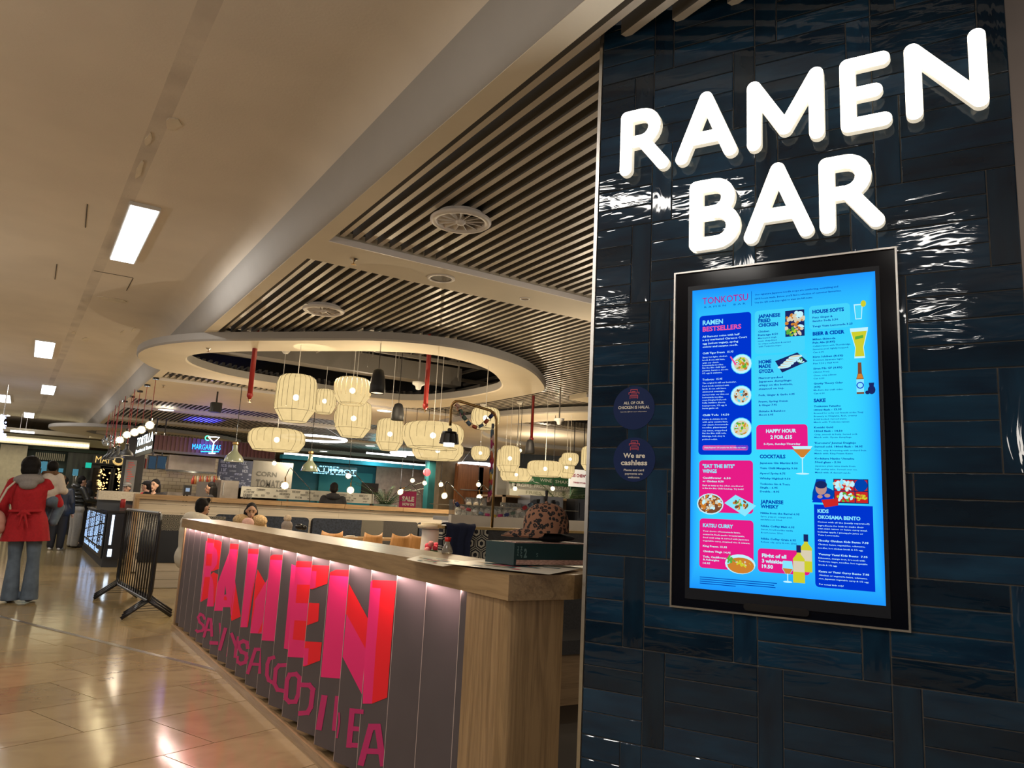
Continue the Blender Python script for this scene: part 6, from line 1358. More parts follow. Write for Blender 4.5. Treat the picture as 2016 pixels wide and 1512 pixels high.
# ------------------------------------------------------------------ kiosk on the left: stone counter, LED front, sign box
M_stone = mat('pale_terrazzo', (.40, .36, .29), .5, noise=.15, nscale=30); M_navyb = mat('navy_board', (.02, .025, .035), .5)
XK = 1.42
kc = empty('kiosk_counter', (XK, 16.6, 0), 'kiosk counter with lit lattice front and pale stone top', 'counter')
def kp(name, mb, mt, **k): return mk(name, shift(mb, (-XK, -16.6, 0)), mt, kc, **k)
kp('cabinet', MB().box((XK+.03, 16.62, 0), (1.72, 22, 1.02)), M_navyb); kp('black_top', MB().box((XK, 16.6, 1.02), (1.75, 22, 1.06)), M_blackmetal)
zs = PY(230, 985, 17.4)
kp('stone_top', MB().box((PY(193, 980, 17.4).x, 17.4, PY(230, 985, 17.4).z), (PY(264, 980, 17.4).x+.1, 17.8, PY(230, 967, 17.4).z)), M_stone)
kp('stone_upstand', MB().box((PY(193, 980, 17.4).x, 17.45, 1.06), (2.3, 17.5, PY(230, 985, 17.4).z)), M_navyb)
kp('ribbed_band', MB().box((1.7, 17.3, 1.06), (2.35, 17.34, 1.18)), mat('maroon_ribbed', (.05, .02, .02), .6))
M_led = emat('led_blue_white', (.42, .62, 1.0), 1.5); M_ledback = mat('led_black', (.01, .012, .018), .3)
kp('led_backing', MB().box((XK, 16.7, .16), (XK+.02, 21.6, 1.0)), M_ledback)
q = MB(); rr = random.Random(4)
for col in range(60):
    y = 16.85+col*.078
    big = (math.sin(col*.9)+math.sin(col*.37+1)) > -.3
    for row in range(26):
        z = .36+row*.024
        if big and rr.random() < .86 and (row+col//5) % 9 != 0: q.box((XK-.006, y, z), (XK-.001, y+.055, z+.011))
add_text(q, 'Little drink bar', Vector((XK-.006, 21.2, .22)), Vector((0, -1, 0)), Vector((0, 0, 1)), 4.0, .10, 0, .03)
kp('led_letters', q, M_led, kind='stuff')
q = MB().box((XK+.05, 16.585, .16), (XK+.40, 16.6, 1.0)); kp('end_led_panel', q, M_ledback); q = MB().box((XK+.10, 16.57, .42), (XK+.14, 16.583, .98)).box((XK+.10, 16.57, .2), (XK+.17, 16.583, .34)); kp('end_led_strip', q, emat('led_white', (.7, .85, 1), 3))
# fascia box with signs
YF = 18.0
M_maroon = mat('maroon_cladding', (.075, .018, .020), .6, noise=.15); M_signface = mat('sign_black', (.012, .012, .014), .4)
a, b = PY(306, 856, YF), PY(541, 904, YF); bx0, bx1, bz0, bz1 = PY(303, 870, YF).x, b.x, b.z, a.z
fs_ = empty('kiosk_fascia', (bx0, YF, bz0), 'maroon corrugated fascia box of the kiosk', 'fascia')
mk('core', MB().box((0, 0, 0), (bx1-bx0, .12, bz1-bz0)), M_maroon, fs_)
me = None; n = int((bx1-bx0)/.085)
for k in range(n):
    if me is None: o = mk('rib', MB().box((0, -.025, 0), (.045, 0, bz1-bz0)), M_maroon, fs_); me = o.data
    else: o = ob('rib', me, fs_)
    o.location = (k*.085+.01, 0, 0)
mk('soffit_lip', MB().box((-.0, -.04, -.05), (bx1-bx0, .12, 0)), mat('lip_dark', (.05, .04, .04), .5), fs_)
yl = PX(268, 870, bx0).y
sb = empty('kiosk_sign', (bx0, YF, bz0-.06), 'black sign box with white lit lettering at the kiosk corner', 'sign')
mk('sign_box', MB().box((0, .0, 0), (.02, yl-YF, bz1-bz0+.1)), M_signface, sb)
M_signw = emat('sign_text_cool', (.75, .92, 1.), 5); q = MB()
add_text(q, 'TORTILLA', Vector((-.004, (yl-YF)*.93, .26)), Vector((0, -1, 0)), Vector((0, 0, 1)), (yl-YF)*.86, .22, 0, .0)
add_text(q, 'Burritos & Tacos', Vector((-.004, (yl-YF)*.93, .10)), Vector((0, -1, 0)), Vector((0, 0, 1)), (yl-YF)*.86, .08, 0, .03)
mk('lettering', q, M_signw, sb)
M_neon = emat('neon_blue', (.01, .17, 1.), 8); M_neong = emat('neon_green', (.05, .9, .35), 5); M_neonw = emat('neon_white', (.8, .9, 1.), 6)
a, b = PY(378, 884, YF-.05), PY(435, 876, YF-.05); ne = empty('neon_sign', (a.x, YF-.05, a.z), 'blue neon cocktail sign on the maroon fascia', 'neon sign')
q = MB(); w_ = b.x-a.x; add_text(q, 'MARGARITAS', Vector((0, 0, 0)), Vector((1, 0, .04)), Vector((0, 0, 1)), w_, .12, 0, -.004); q.tube([(w_*.32, 0, -.04), (w_*.95, 0, -.01)], .010, 5); mk('neon_word', q, M_neon, ne)
gx = w_*.70; mk('neon_glass', MB().tube([(gx-.11, 0, .30), (gx+.13, 0, .31), (gx+.02, 0, .18), (gx+.01, 0, -.05)], .011, 5).tube([(gx+.02, 0, .18), (gx-.11, 0, .30)], .011, 5).tube([(gx-.06, 0, -.06), (gx+.08, 0, -.05)], .010, 5), M_neonw, ne); mk('neon_lime', MB().tube([(gx-.12+.05*math.cos(t*.6), 0, .27+.05*math.sin(t*.6)) for t in range(10)], .010, 5), M_neong, ne)
point('neon_glow', (a.x+w_/2, YF-.25, a.z+.12), 14, (.08, .12, 1.), .1)
area('blue_slat_fill', (PZ(412, 829, 3.3).x-.15, PZ(412, 829, 3.3).y, 2.85), .6, 1.0, 32, (.03, .04, 1.), rot=(math.pi, 0, 0), spread=math.radians(50))  # added area lamp, stands in for the neon's blue reflection on the slats
# kitchen
def tilewall():
    mt = bpy.data.materials.new('cream_subway_tile'); mt.use_nodes = True; nt = mt.node_tree; p = nt.nodes['Principled BSDF']
    tc = nt.nodes.new('ShaderNodeTexCoord'); mp = nt.nodes.new('ShaderNodeMapping'); mp.inputs['Rotation'].default_value = (math.radians(90), 0, 0); nt.links.new(tc.outputs['Object'], mp.inputs[0])
    b = nt.nodes.new('ShaderNodeTexBrick'); b.inputs['Scale'].default_value = 1; b.inputs['Brick Width'].default_value = .2; b.inputs['Row Height'].default_value = .1; b.inputs['Mortar Size'].default_value = .006
    b.inputs['Color1'].default_value = (.62, .56, .42, 1); b.inputs['Color2'].default_value = (.56, .50, .38, 1); b.inputs['Mortar'].default_value = (.28, .24, .18, 1); nt.links.new(mp.outputs[0], b.inputs['Vector']); nt.links.new(b.outputs[0], p.inputs['Base Color']); p.inputs['Roughness'].default_value = .25; return mt
M_sub = tilewall()
YK = 22.5
mk('wall_kitchen', boxY(MB(), 266, 890, 430, 1060, YK, .1), M_sub, kind='structure')
mk('wall_kiosk_pier', boxY(MB(), 252, 845, 264, 1060, YK-.8, .2), mat('pier_black', (.02, .02, .02), .5), kind='structure')
M_hood = mat('hood_steel', (.30, .27, .25), .35, .8, noise=.15, nscale=6)
e = empty('extractor_hood', PY(376, 930, 20.5), 'long stainless kitchen extractor hood under the maroon fascia', 'hood'); a, b = PY(334, 895, 20.5), PY(422, 930, 20.5); o_ = e.location
mk('canopy', shift(MB().box((a.x, 20.5, b.z), (b.x, 21.6, a.z)), -o_), M_hood, e); mk('lower_lip', shift(MB().box((a.x-.05, 20.45, b.z-.05), (b.x+.05, 21.65, b.z)), -o_), M_blackmetal, e)
M_scr = emat('menu_tv_glow', (.03, .055, .085), 1.0)
for (x0, x1, lab) in ((293, 309, 'left kitchen menu monitor hanging by the steel hood'), (310, 328, 'right kitchen menu monitor hanging by the steel hood')):
    a, b = PY(x0, 896, 19.6), PY(x1, 925, 19.6); e = empty('menu_monitor', (a.x, 19.6, b.z), lab, 'monitor', rz=.25, group='hanging menu monitors'); mk('casing', MB().box((0, 0, 0), (b.x-a.x, .06, a.z-b.z)), M_blackmetal, e); mk('display', MB().box((.02, -.004, .02), (b.x-a.x-.02, 0, a.z-b.z-.02)), M_scr, e); mk('ceiling_rod', MB().cyl(((b.x-a.x)/2, .03, a.z-b.z), ((b.x-a.x)/2, .03, 3.2-b.z), .015, n=6), M_blackmetal, e)
def flatpanel(name, x0, y0, x1, y1, Y, mt, label, cat, th=.03, words=(), wm=None, group=None, bold=.02):
    a, b = PY(x0, y0, Y), PY(x1, y1, Y); e = empty(name, (a.x, Y, b.z), label, cat, group=group); mk('board', MB().box((0, 0, 0), (b.x-a.x, th, a.z-b.z)), mt, e)
    if cat in ('screen', 'panel', 'terminal', 'machine', 'fridge') and b.z > .05: mk('leg', MB().box((.03, th, -b.z), (.07, th+.03, .1)).box((b.x-a.x-.07, th, -b.z), (b.x-a.x-.03, th+.03, .1)), M_blackmetal, e)
    if words:
        q = MB()
        for (s, wx0, wy, wx1, cap) in words:
            p, r_ = PY(wx0, wy, Y), PY(wx1, wy, Y); add_text(q, s, Vector((p.x-a.x, -.004, p.z-b.z)), Vector((1, 0, 0)), Vector((0, 0, 1)), r_.x-p.x, cap*(Y/.82)/F, 0, bold)
        mk('lettering', q, wm, e)
    return e, a, b
M_ptxt = mat('print_grey', (.10, .10, .10), .7); M_poster = mat('poster_white', (.24, .235, .21), .6, noise=.05); M_pred = mat('poster_red', (.50, .12, .10), .6)
flatpanel('wall_poster', 269, 901, 285, 922, YK-.02, M_poster, 'white framed notice on the cream kitchen tiles', 'poster'); flatpanel('wall_poster', 286, 903, 299, 923, YK-.02, M_pred, 'red and white poster beside the hanging monitors', 'poster')
e, a, b = flatpanel('pillar_poster', 249, 905, 261, 975, YK-.85, M_poster, 'tall narrow poster with red marks on the black pier', 'poster'); q = MB(); rr = random.Random(2)
for k in range(14): z = (a.z-b.z)*(.05+.066*k); q.box((.03+rr.uniform(0, .05), -.004, z), (.12+rr.uniform(0, .1), 0, z+.03))
mk('printed_marks', q, M_pred, e)
def wordwall(e, W_, H_, n, mt, seed, smin=.03, smax=.09):
    q = MB(); r_ = random.Random(seed); z = .03
    while z < H_-smax*1.05:
        row = r_.uniform(smin, smax); x = r_.uniform(.03, .1)
        while x < W_-.15:
            k = r_.randint(3, 9); h = row*r_.choice((.5, 1, 1, 1))
            for i in range(k):
                xx = x+i*h*.62
                if xx+h*.5 > W_-.02: break
                q.box((xx, -.003, z), (xx+h*.15, 0, z+h))
                if r_.random() < .7: q.box((xx, -.003, z+h*.84), (xx+h*.46, 0, z+h))
                if r_.random() < .6: q.box((xx, -.003, z), (xx+h*.46, 0, z+h*.16))
                if r_.random() < .5: q.box((xx+h*.34, -.003, z), (xx+h*.46, 0, z+h))
            x += k*h*.62+r_.uniform(.04, .25)
        z += row*1.45
    mk('printed_patterning', q, mt, e, kind='stuff')
e, a, b = flatpanel('blackboard_wall', 431, 903, 500, 962, 21.0, mat('board_blue_black', (.03, .04, .08), .5), 'blue black wall panel covered in white graphic words', 'panel'); wordwall(e, b.x-a.x, a.z-b.z, 90, mat('chalk_blue', (.35, .40, .55), .6), 3)
flatpanel('word_panel', 499, 906, 573, 962, 20.2, M_poster, 'tall white translucent panel with large grey words', 'panel', words=[('CORN', 504, 936, 545, 7), ('TOMATO', 503, 958, 560, 12)], wm=mat('print_light_grey', (.10, .10, .09), .6))
e, a, b = flatpanel('fridge', 436, 945, 467, 985, 19.0, M_hood, 'stainless steel fridge unit behind the ledge', 'fridge', th=.7); mk('door_handle', MB().tube([((b.x-a.x)*.15, -.03, .1), ((b.x-a.x)*.15, -.03, .4)], .012, 6), M_steel, e)
flatpanel('coffee_machine', 396, 948, 436, 985, 19.3, mat('machine_grey', (.16, .15, .15), .4, .4), 'grey kitchen machine left of the steel fridge', 'machine', th=.5); e, a, b = flatpanel('card_terminal', 363, 955, 376, 975, 19.0, M_blackmetal, 'black ordering terminal with a small lit display', 'terminal', th=.2); mk('display', MB().box((.04, -.004, .08), (b.x-a.x-.04, 0, a.z-b.z-.06)), emat('terminal_glow', (.3, .38, .5), 1), e)
mk('back_work_counter', boxY(MB(), 330, 968, 436, 1010, 19.9, .6), M_hood, label='steel preparation counter under the extractor hood', cat='counter')
# salsa bottles along the kitchen pass
for k in range(12):
    p = PY(380+k*4.6, 945, 20.0); mk('sauce_bottle', MB().lathe([(.001, 0), (.04, 0), (.04, .12), (.015, .16), (.012, .2), (.001, .2)], 10), mat('sauce_%d' % (k % 3), [(.40, .05, .03), (.45, .2, .05), (.5, .45, .35)][k % 3], .4), smooth=True, loc=(p.x, 20.0, p.z-.1), label='small %s bottle in the row on the kitchen pass shelf' % ['dark red', 'orange brown', 'cream'][k % 3], cat='bottle', group='bottles on the kitchen pass shelf')
a, b = PY(376, 948, 20.), PY(436, 948, 20.); mk('pass_shelf', MB().box((a.x-.05, 19.85, a.z-.12), (b.x+.1, 20.15, a.z-.102)).box((a.x-.05, 20.12, 1.0), (a.x, 20.15, a.z-.1)).box((b.x+.05, 20.12, 1.0), (b.x+.1, 20.15, a.z-.1)), M_hood, label='steel pass shelf holding sauce bottles', cat='shelf')
# word-printed glass screen running along the ledge
e, a, b = flatpanel('printed_screen', 476, 957, 735, 992, 16.6, mat('screen_white', (.40, .40, .36), .4, noise=.05), 'long low screen printed with small grey words along the ledge', 'screen', words=[('BEANS', 478, 980, 496, 7)], wm=M_ptxt, th=.02); wordwall(e, b.x-a.x, a.z-b.z, 80, M_ptxt, 8, .03, .07)
# ------------------------------------------------------------------ teal shop beyond
YT = 25.0
M_teal2 = mat('teal_shop_wall', (.010, .12, .165), .6, noise=.1, nscale=2)
mk('wall_teal', boxY(MB(), 555, 905, 862, 1080, YT, .2), M_teal2, kind='structure')
mk('wall_teal_header', boxY(MB(), 556, 902, 862, 920, YT-1.2, .3), mat('teal_header', (.015, .20, .26), .5, emit=(.0, .25, .3), es=.12), kind='structure')
point('teal_header_light', tuple(PY(745, 914, YT-1.6)), 26, (.2, .9, 1.), .3)
flatpanel('shop_opening', 630, 925, 728, 1010, YT-.1, mat('light_teal', (.025, .20, .23), .7), 'paler teal recess in the shop behind the hooded man', 'wall recess')
flatpanel('shop_pink_wall', 742, 916, 856, 1010, YT-.12, mat('dusty_pink_wall', (.50, .33, .27), .7, noise=.15), 'dusty pink shop wall behind the palm and sale poster', 'wall panel')
e, a, b = flatpanel('sign_reflection', 612, 914, 702, 938, YT-1.35, mat('reflection_ground_teal', (.015, .10, .13), .4), 'modelled reflection of kiosk lettering, with shop words, over the teal wall', 'sign')  # the kiosk sign's reflection, built as glowing mirrored letters
q = MB(); W_ = b.x-a.x; H_ = a.z-b.z
add_text(q, 'TORTILLA', Vector((W_*.98, -.01, H_*.22)), Vector((-1, 0, 0)), Vector((0, 0, 1)), W_*.90, H_*.50, 0, -.005); add_text(q, 'Burritos & Tacos', Vector((W_*.98, -.01, H_*.02)), Vector((-1, 0, 0)), Vector((0, 0, 1)), W_*.92, H_*.13, 0, .02)
add_text(q, 'smart', Vector((W_*.18, -.012, H_*.80)), Vector((1, 0, 0)), Vector((0, 0, 1)), W_*.42, H_*.20, 0, .0); add_text(q, 'DESIGN', Vector((W_*.40, -.012, H_*.45)), Vector((1, 0, 0)), Vector((0, 0, 1)), W_*.30, H_*.16, 0, .03)
mk('lettering', q, emat('sign_and_reflection_blue', (.30, .75, 1.), 3.2), e)
flatpanel('sale_poster', 788, 966, 818, 1000, 20.5, mat('magenta_poster', (.45, .03, .16), .5), 'magenta sale poster beside the potted palm', 'poster', words=[('SALE', 791, 986, 815, 8), ('NOW ON', 792, 995, 815, 5)], wm=M_white, bold=.05)
flatpanel('black_monitor', 713, 950, 744, 974, 21.5, M_blackmetal, 'black till monitor in front of the teal column', 'monitor', th=.05); mk('monitor_stand', MB().box((-.2, -.1, 0), (.2, .1, .03)).cyl((0, 0, 0), (0, 0, PY(730, 974, 21.6).z), .03, n=8), M_blackmetal, loc=tuple(Vector((*PY(730, 985, 21.6)[:2], 0))), label='stand of the black till monitor', cat='stand')
p = PY(841, 930, 21.0); mk('round_sign', MB().cyl((0, 0, 0), (0, .04, 0), .115, n=28), mat('round_coral', (.65, .08, .11), .5, emit=(.8, .05, .1), es=.2), loc=tuple(p), label='small round coral sign hanging in the shop window', cat='sign')
# pillars
M_conc = mat('concrete_pillar', (.20, .155, .10), .85, noise=.25, nscale=4); M_tcol = mat('teal_frame', (.01, .08, .09), .5)
for i, (x0, x1, Y, mt) in enumerate(((848, 853, 21.2, M_tcol), (854, 864, 21.6, mat('grey_pillar', (.10, .09, .08), .7)), (864, 866, 21.1, M_tcol), (870, 902, 19.6, M_conc), (983, 1004, 18.2, mat('white_pier', (.55, .56, .55), .6)))):
    mk('wall_pier_%d' % (i+1), boxY(MB(), x0, 880, x1, 1110, Y, .3), mt, kind='structure')
o = mk('wall_door_side', boxY(MB(), 900, 912, 985, 1110, 19.3, .1), darkwood, kind='structure')
mk('door_1', boxY(MB(), 903, 916, 942, 1110, 19.24, .05), darkwood, kind='structure'); mk('door_2', boxY(MB(), 943, 917, 980, 1110, 19.24, .05), darkwood, kind='structure')
q = MB(); a, b = PY(906, 963, 19.22), PY(978, 966, 19.22); q.box((a.x, 19.2, a.z-.02), (b.x, 19.24, a.z+.01)); mk('push_bar', q, M_steel, bpy.data.objects['door_1'])
# right-hand food stand: green board, white board
mk('wall_stand', boxY(MB(), 1003, 926, 1152, 1110, 16.06, .1), mat('stand_wall_grey', (.30, .30, .27), .6), kind='structure')
flatpanel('green_menu_board', 1004, 931, 1150, 961, 16.0, mat('menu_green', (.030, .115, .055), .6, noise=.05), 'green board with big white drink and burger words', 'menu board', words=[('BEER', 1022, 946, 1052, 6.5), ('WINE', 1063, 948, 1086, 6.5), ('SHAKES', 1093, 951, 1128, 6.5), ('BURGERS', 1008, 957, 1046, 6.5), ('FROZEN', 1052, 960, 1084, 6.5), ('CUSTARD', 1087, 963, 1128, 6.5)], wm=mat('board_letter_white', (.60, .62, .56), .5), bold=0.)
flatpanel('white_menu_board', 1004, 962, 1150, 1000, 16.0, mat('menu_offwhite', (.50, .50, .42), .6), 'pale board with grey words under the green board', 'menu board', words=[('FRIES', 1035, 972, 1066, 6), ('HOT DOGS', 1078, 974, 1122, 6.5)], wm=mat('board_letter_grey', (.20, .22, .15), .5), bold=0.)
e, a, b = flatpanel('hanging_sign', 1122, 923, 1156, 960, 12.4, mat('sign_white_lit', (.8, .78, .72), .5, emit=(1, .96, .88), es=.5), 'white hanging shop sign with red letters near the column', 'sign', words=[("BOS CHEW'S", 1122, 938, 1156, 6), ('CHINESE KITCHEN', 1128, 951, 1153, 3)], wm=mat('sign_red', (.45, .02, .05), .5), bold=.05)
mk('hanger', MB().cyl((.1, .015, a.z-b.z), (.1, .015, 3.3-b.z), .01, n=6).cyl((b.x-a.x-.1, .015, a.z-b.z), (b.x-a.x-.1, .015, 3.3-b.z), .01, n=6), M_blackmetal, e)
# shutter slats at the far right
e = empty('green_shutter', PY(1136, 1000, 14.5), 'dark green louvred shutter behind the bar palm', 'shutter'); o_ = e.location; a, b = PY(1126, 955, 14.5), PY(1165, 1010, 14.5); me = None
for k in range(16):
    if me is None: o = mk('slat', MB().box((0, -.015, 0), (b.x-a.x, .015, .035)), mat('shutter_green', (.02, .07, .04), .5), e); me = o.data
    else: o = ob('slat', me, e)
    o.location = (a.x-o_.x, 0, b.z-o_.z+k*(a.z-b.z)/16)
mk('frame', MB().box((a.x-o_.x-.04, -.02, b.z-o_.z-1.2), (a.x-o_.x, .02, a.z-o_.z)), mat('shutter_green', (.02,)*3), e)
# palms
M_leaf = mat('palm_leaf', (.035, .075, .025), .6, noise=.3, nscale=10); M_pot = mat('planter_grey_green', (.13, .18, .15), .7, noise=.2)
def palm(base, h, n, spread, label, pot=True, seed=1):
    e = empty('potted_palm', base, label, 'plant'); r_ = random.Random(seed)
    if pot: mk('pot', MB().lathe([(.001, 0), (.26, 0), (.34, .45), (.31, .45), (.28, .38), (.001, .38)], 20), M_pot, e, smooth=True)
    z0 = .38 if pot else 0
    for k in range(n):
        a = r_.uniform(0, 6.28); L = h*r_.uniform(.6, 1.05); up = r_.uniform(.45, 1.1); mb = MB(); P = []
        for i in range(9):
            t = i/8; P.append(Vector((math.cos(a)*spread*t*L*.8, math.sin(a)*spread*t*L*.8, z0+L*up*(t-.42*t*t))))
        mb.tube(P, [.010*(1-.8*i/8) for i in range(9)], 4)
        for i in range(1, 9):
            d = (P[i]-P[i-1]).normalized(); sd = d.cross(Vector((0, 0, 1))).normalized()
            for s in (-1, 1):
                for t in (0, .5):
                    b_ = P[i-1].lerp(P[i], t); ln = L*.20*(1-.5*i/8); tip = b_+(sd*s*.8+d*.7)*ln-Vector((0, 0, ln*.25)); mb.add([b_-d*.012, tip, b_+d*.012], [(0, 1, 2)])
        mk('frond', mb, M_leaf, e)
    return e
p = PY(758, 1000, 20.8); pe = palm((p.x, 20.8, PY(758, 1000, 20.8).z-.35), 1.25, 22, 1.1, 'leafy palm in a grey green planter in front of the teal shop', seed=3)
p = PY(1112, 1000, 13.6); palm((p.x, 13.6, 1.0), 1.2, 14, .7, 'slim palm behind the tap unit on the right', pot=True, seed=6)
mk('plant_plinth', MB().box((p.x-.35, 13.25, 0), (p.x+.35, 13.95, 1.0)), M_navyb, label='dark plinth under the slim palm', cat='plinth'); q_ = PY(758, 1000, 20.8); mk('plant_plinth', MB().box((q_.x-.45, 20.4, 0), (q_.x+.45, 21.2, max(.05, q_.z-.352))), M_navyb, label='dark plinth under the grey green planter', cat='plinth')
# ------------------------------------------------------------------ pendant lamps and globe bulbs
M_gglow = mat('enamel_pale_green', (.25, .28, .20), .25, coat=.4)
def pend(px, py0, py1, wpx, D, mt, label, group, zc=3.3, cordmat=None):
    p = PD(px, py1, D); H = (py1-py0)*D/F; r = wpx*D/F/2; e = empty('pendant_lamp', p, label, 'pendant lamp', group=group)
    mk('shade', MB().lathe([(r, 0), (r*.97, .12*H), (r*.80, .30*H), (r*.45, .46*H), (r*.28, .58*H), (r*.24, .85*H), (r*.22, .90*H), (.01, .91*H)], 28), mt, e, smooth=True)
    mk('inner_disc', MB().lathe([(.001, .05*H), (r*.94, .03*H)], 24), mat('shade_inner', (.75, .68, .55), .5, emit=(1, .85, .6), es=.8), e)
    mk('socket', MB().lathe([(r*.25, .88*H), (r*.32, .92*H), (r*.30, 1.0*H), (.01, 1.02*H)], 14), M_blackmetal if cordmat else M_brass, e); mk('cord', MB().cyl((0, 0, H), (0, 0, zc-p.z), .006, n=6), cordmat or M_blackmetal, e)
pend(460, 871, 909, 37, 12.6, M_gglow, 'pale green enamel pendant lamp in front of the maroon fascia', 'industrial enamel pendants'); pend(609, 889, 928, 33, 13.6, mat('enamel_dark_green', (.10, .12, .08), .25, coat=.4), 'dark green enamel pendant lamp before the teal shop', 'industrial enamel pendants')
M_rcord = mat('red_cord', (.30, .02, .02), .6); M_shb = mat('shade_black', (.02, .021, .023), .5)
for i, (px, y0, y1, w_, D) in enumerate(((248, 874, 897, 27, 13.6), (231, 878, 901, 25, 14.6), (221, 880, 902, 22, 15.4), (213, 883, 905, 22, 16.2))): pend(px, y0, y1, w_, D, M_shb, ['nearest black dome pendant over the kiosk counter', 'second black dome pendant over the kiosk counter', 'third black dome pendant over the kiosk counter', 'farthest black dome pendant over the kiosk counter'][i], 'black dome pendants over the kiosk', 3.26, M_rcord)
M_globe = mat('globe_glass', (1, .93, .78), .02, trans=.95, alpha=.35, emit=(1, .8, .4), es=.25); M_fil = emat('filament_glow', (1., .85, .5), 22)
def globe(px, py, D, rpx, label, zc, group, cm, lit=True, cap=None):
    p = PD(px, py, D); r = rpx*D/F; e = empty('globe_bulb', p, label, 'bulb', group=group)
    mk('glass_globe', MB().sph((0, 0, 0), r, 16, 10), M_globe if lit else mat('globe_clear', (.8, .85, .9), .03, trans=.9, alpha=.4), e, smooth=True)
    if lit: mk('filament', MB().sph((0, 0, 0), r*.55, 10, 8), M_fil, e, smooth=True)
    mk('bulb_cap', MB().lathe([(r*.35, r*.85), (r*.35, r*1.5), (.004, r*1.6)], 10), M_blackmetal, e); mk('cord', MB().cyl((0, 0, r*1.5), (0, 0, zc-p.z), .005, n=5), cm, e)
    if cap: mk('ceiling_rose', MB().cyl((0, 0, zc-p.z-.03), (0, 0, zc-p.z), .05, n=14), M_blackmetal, e)
GB = 'red corded globe bulbs over the kiosk'
for i, (px, py, D, r) in enumerate(((295, 837, 12.2, 9), (278.5, 846, 13.0, 8.5), (265, 851, 13.8, 8.5), (250, 856, 14.6, 8), (236, 866, 15.4, 8))): globe(px, py, D, r, ['nearest and highest lit globe bulb on a red cord', 'second lit globe bulb on a red cord', 'middle lit globe bulb on a red cord', 'fourth lit globe bulb on a red cord', 'last lit globe bulb on a red cord, above the black domes'][i], 3.26, GB, M_rcord, cap=True)
for i, (px, py, D) in enumerate(((224, 868, 16.4), (215, 866, 17.4), (207, 868, 18.4), (218, 874, 16.9), (208, 872, 18.0), (226, 862, 17.8))): globe(px, py, D, 6.5, 'unlit clear globe bulb in the cluster left of the lit ones', 3.26, 'unlit clear globe bulbs', M_rcord, lit=False)
AR = 'globe bulbs over the oak ledge'
for (px, py, D, r, lab) in ((540, 912, 15.2, 5, 'hanging globe bulb in front of the tall word panel'), (788, 969, 13.6, 6, 'globe bulb low in front of the sale poster'), (812, 946, 14.2, 5, 'globe bulb left of the round coral sign'), (836, 951, 14.2, 5, 'globe bulb under the round coral sign'), (868, 954, 14.0, 5, 'globe bulb before the concrete pillar, upper one'), (942, 954, 14.0, 5, 'globe bulb before the wooden doors, upper one'), (1014, 962, 13.5, 5, 'globe bulb in front of the green board, left one'), (1088, 962, 13.5, 5, 'globe bulb in front of the green board, right one'), (1024, 887, 12.9, 4, 'small bright bulb between the lanterns and the column'), (686, 937, 15, 6, 'globe bulb above the hooded man')):
    globe(px, py, D, r, lab, 3.26, AR, M_blackmetal)
def arm(base, top_, elbow, tip, bulb, D, r, label):
    D = (PY(*base, YP)-CAM).dot(FW) if base[0] < 900 else D; r = r*1.1
    P = [PD(x, y, D) for x, y in (base, top_, elbow, tip)]; P[0].z = 1.405 if base[0] < 900 else P[0].z; b = PD(*bulb, D); e = empty('arm_lamp', P[0], label, 'lamp', group='black arm lamps with globe bulbs'); o_ = P[0]
    mid_ = P[2]+Vector((0, 0, .02)); pts = [P[0]-o_, P[1]-o_, P[1].lerp(P[2], .5)-o_, P[2]-o_, (P[2].lerp(P[3], .35)+Vector((0, 0, .035)))-o_, P[3]-o_]
    mk('bent_arm', MB().tube(pts, .008, 6), M_blackmetal, e, smooth=True); R = r*D/F; c = b-o_
    mk('glass_globe', MB().sph(c, R, 16, 10), M_globe, e, smooth=True); mk('filament', MB().sph(c, R*.55, 10, 8), M_fil, e, smooth=True); mk('bulb_cap', MB().cyl(c+Vector((0, 0, R*.8)), P[3]-o_, .014, n=8), M_brass, e)
arm((610, 985), (610, 962), (572, 921), (562, 940), (561, 956), 13.8, 7.5, 'black arm lamp leaning left before the tall word panel'); arm((733, 990), (733, 968), (697, 931), (691, 950), (690, 965), 13.8, 7, 'black arm lamp just right of the hooded man')
arm((831, 998), (831, 974), (812, 955), (797, 960), (790, 966), 14.2, 4, 'short black arm lamp beside the sale poster'); arm((914, 1001), (914, 983), (880, 948), (876, 962), (875, 976), 12.6, 6, 'black arm lamp before the concrete pillar'); arm((982, 1003), (982, 984), (952, 956), (944, 965), (944, 979), 12.6, 6, 'black arm lamp before the wooden doors')
# LED ring lamps, round and linear lights
M_ledr = emat('led_ring_white', (.95, .97, 1.), 4.5)
for (pxl, pxr, py, lab) in ((556, 681, 860, 'large glowing ring lamp left, beyond the lanterns'), (770, 832, 891, 'glowing ring lamp half hidden behind the widest lantern'), (903, 977, 912, 'glowing ring lamp before the wooden doors')):
    zz = 2.95 if py < 880 else 2.75; a, b = PZ(pxl, py, zz), PZ(pxr, py+(pxr-pxl)*.05, zz); c = (a+b)/2; R = (b-a).length/2
    e = empty('ring_lamp', c, lab, 'ring lamp', group='hanging LED ring lamps'); mk('led_ring', MB().tube([(R*math.cos(t*math.pi/24), R*math.sin(t*math.pi/24), 0) for t in range(48)], .028, 6, close=True), M_ledr, e, smooth=True)
    q = MB()
    for t in (0, 2.1, 4.2): q.cyl((R*math.cos(t), R*math.sin(t), .03), (R*math.cos(t)*.3, R*math.sin(t)*.3, 3.26-zz), .004, n=5)
    mk('suspension_wires', q, M_steel, e)
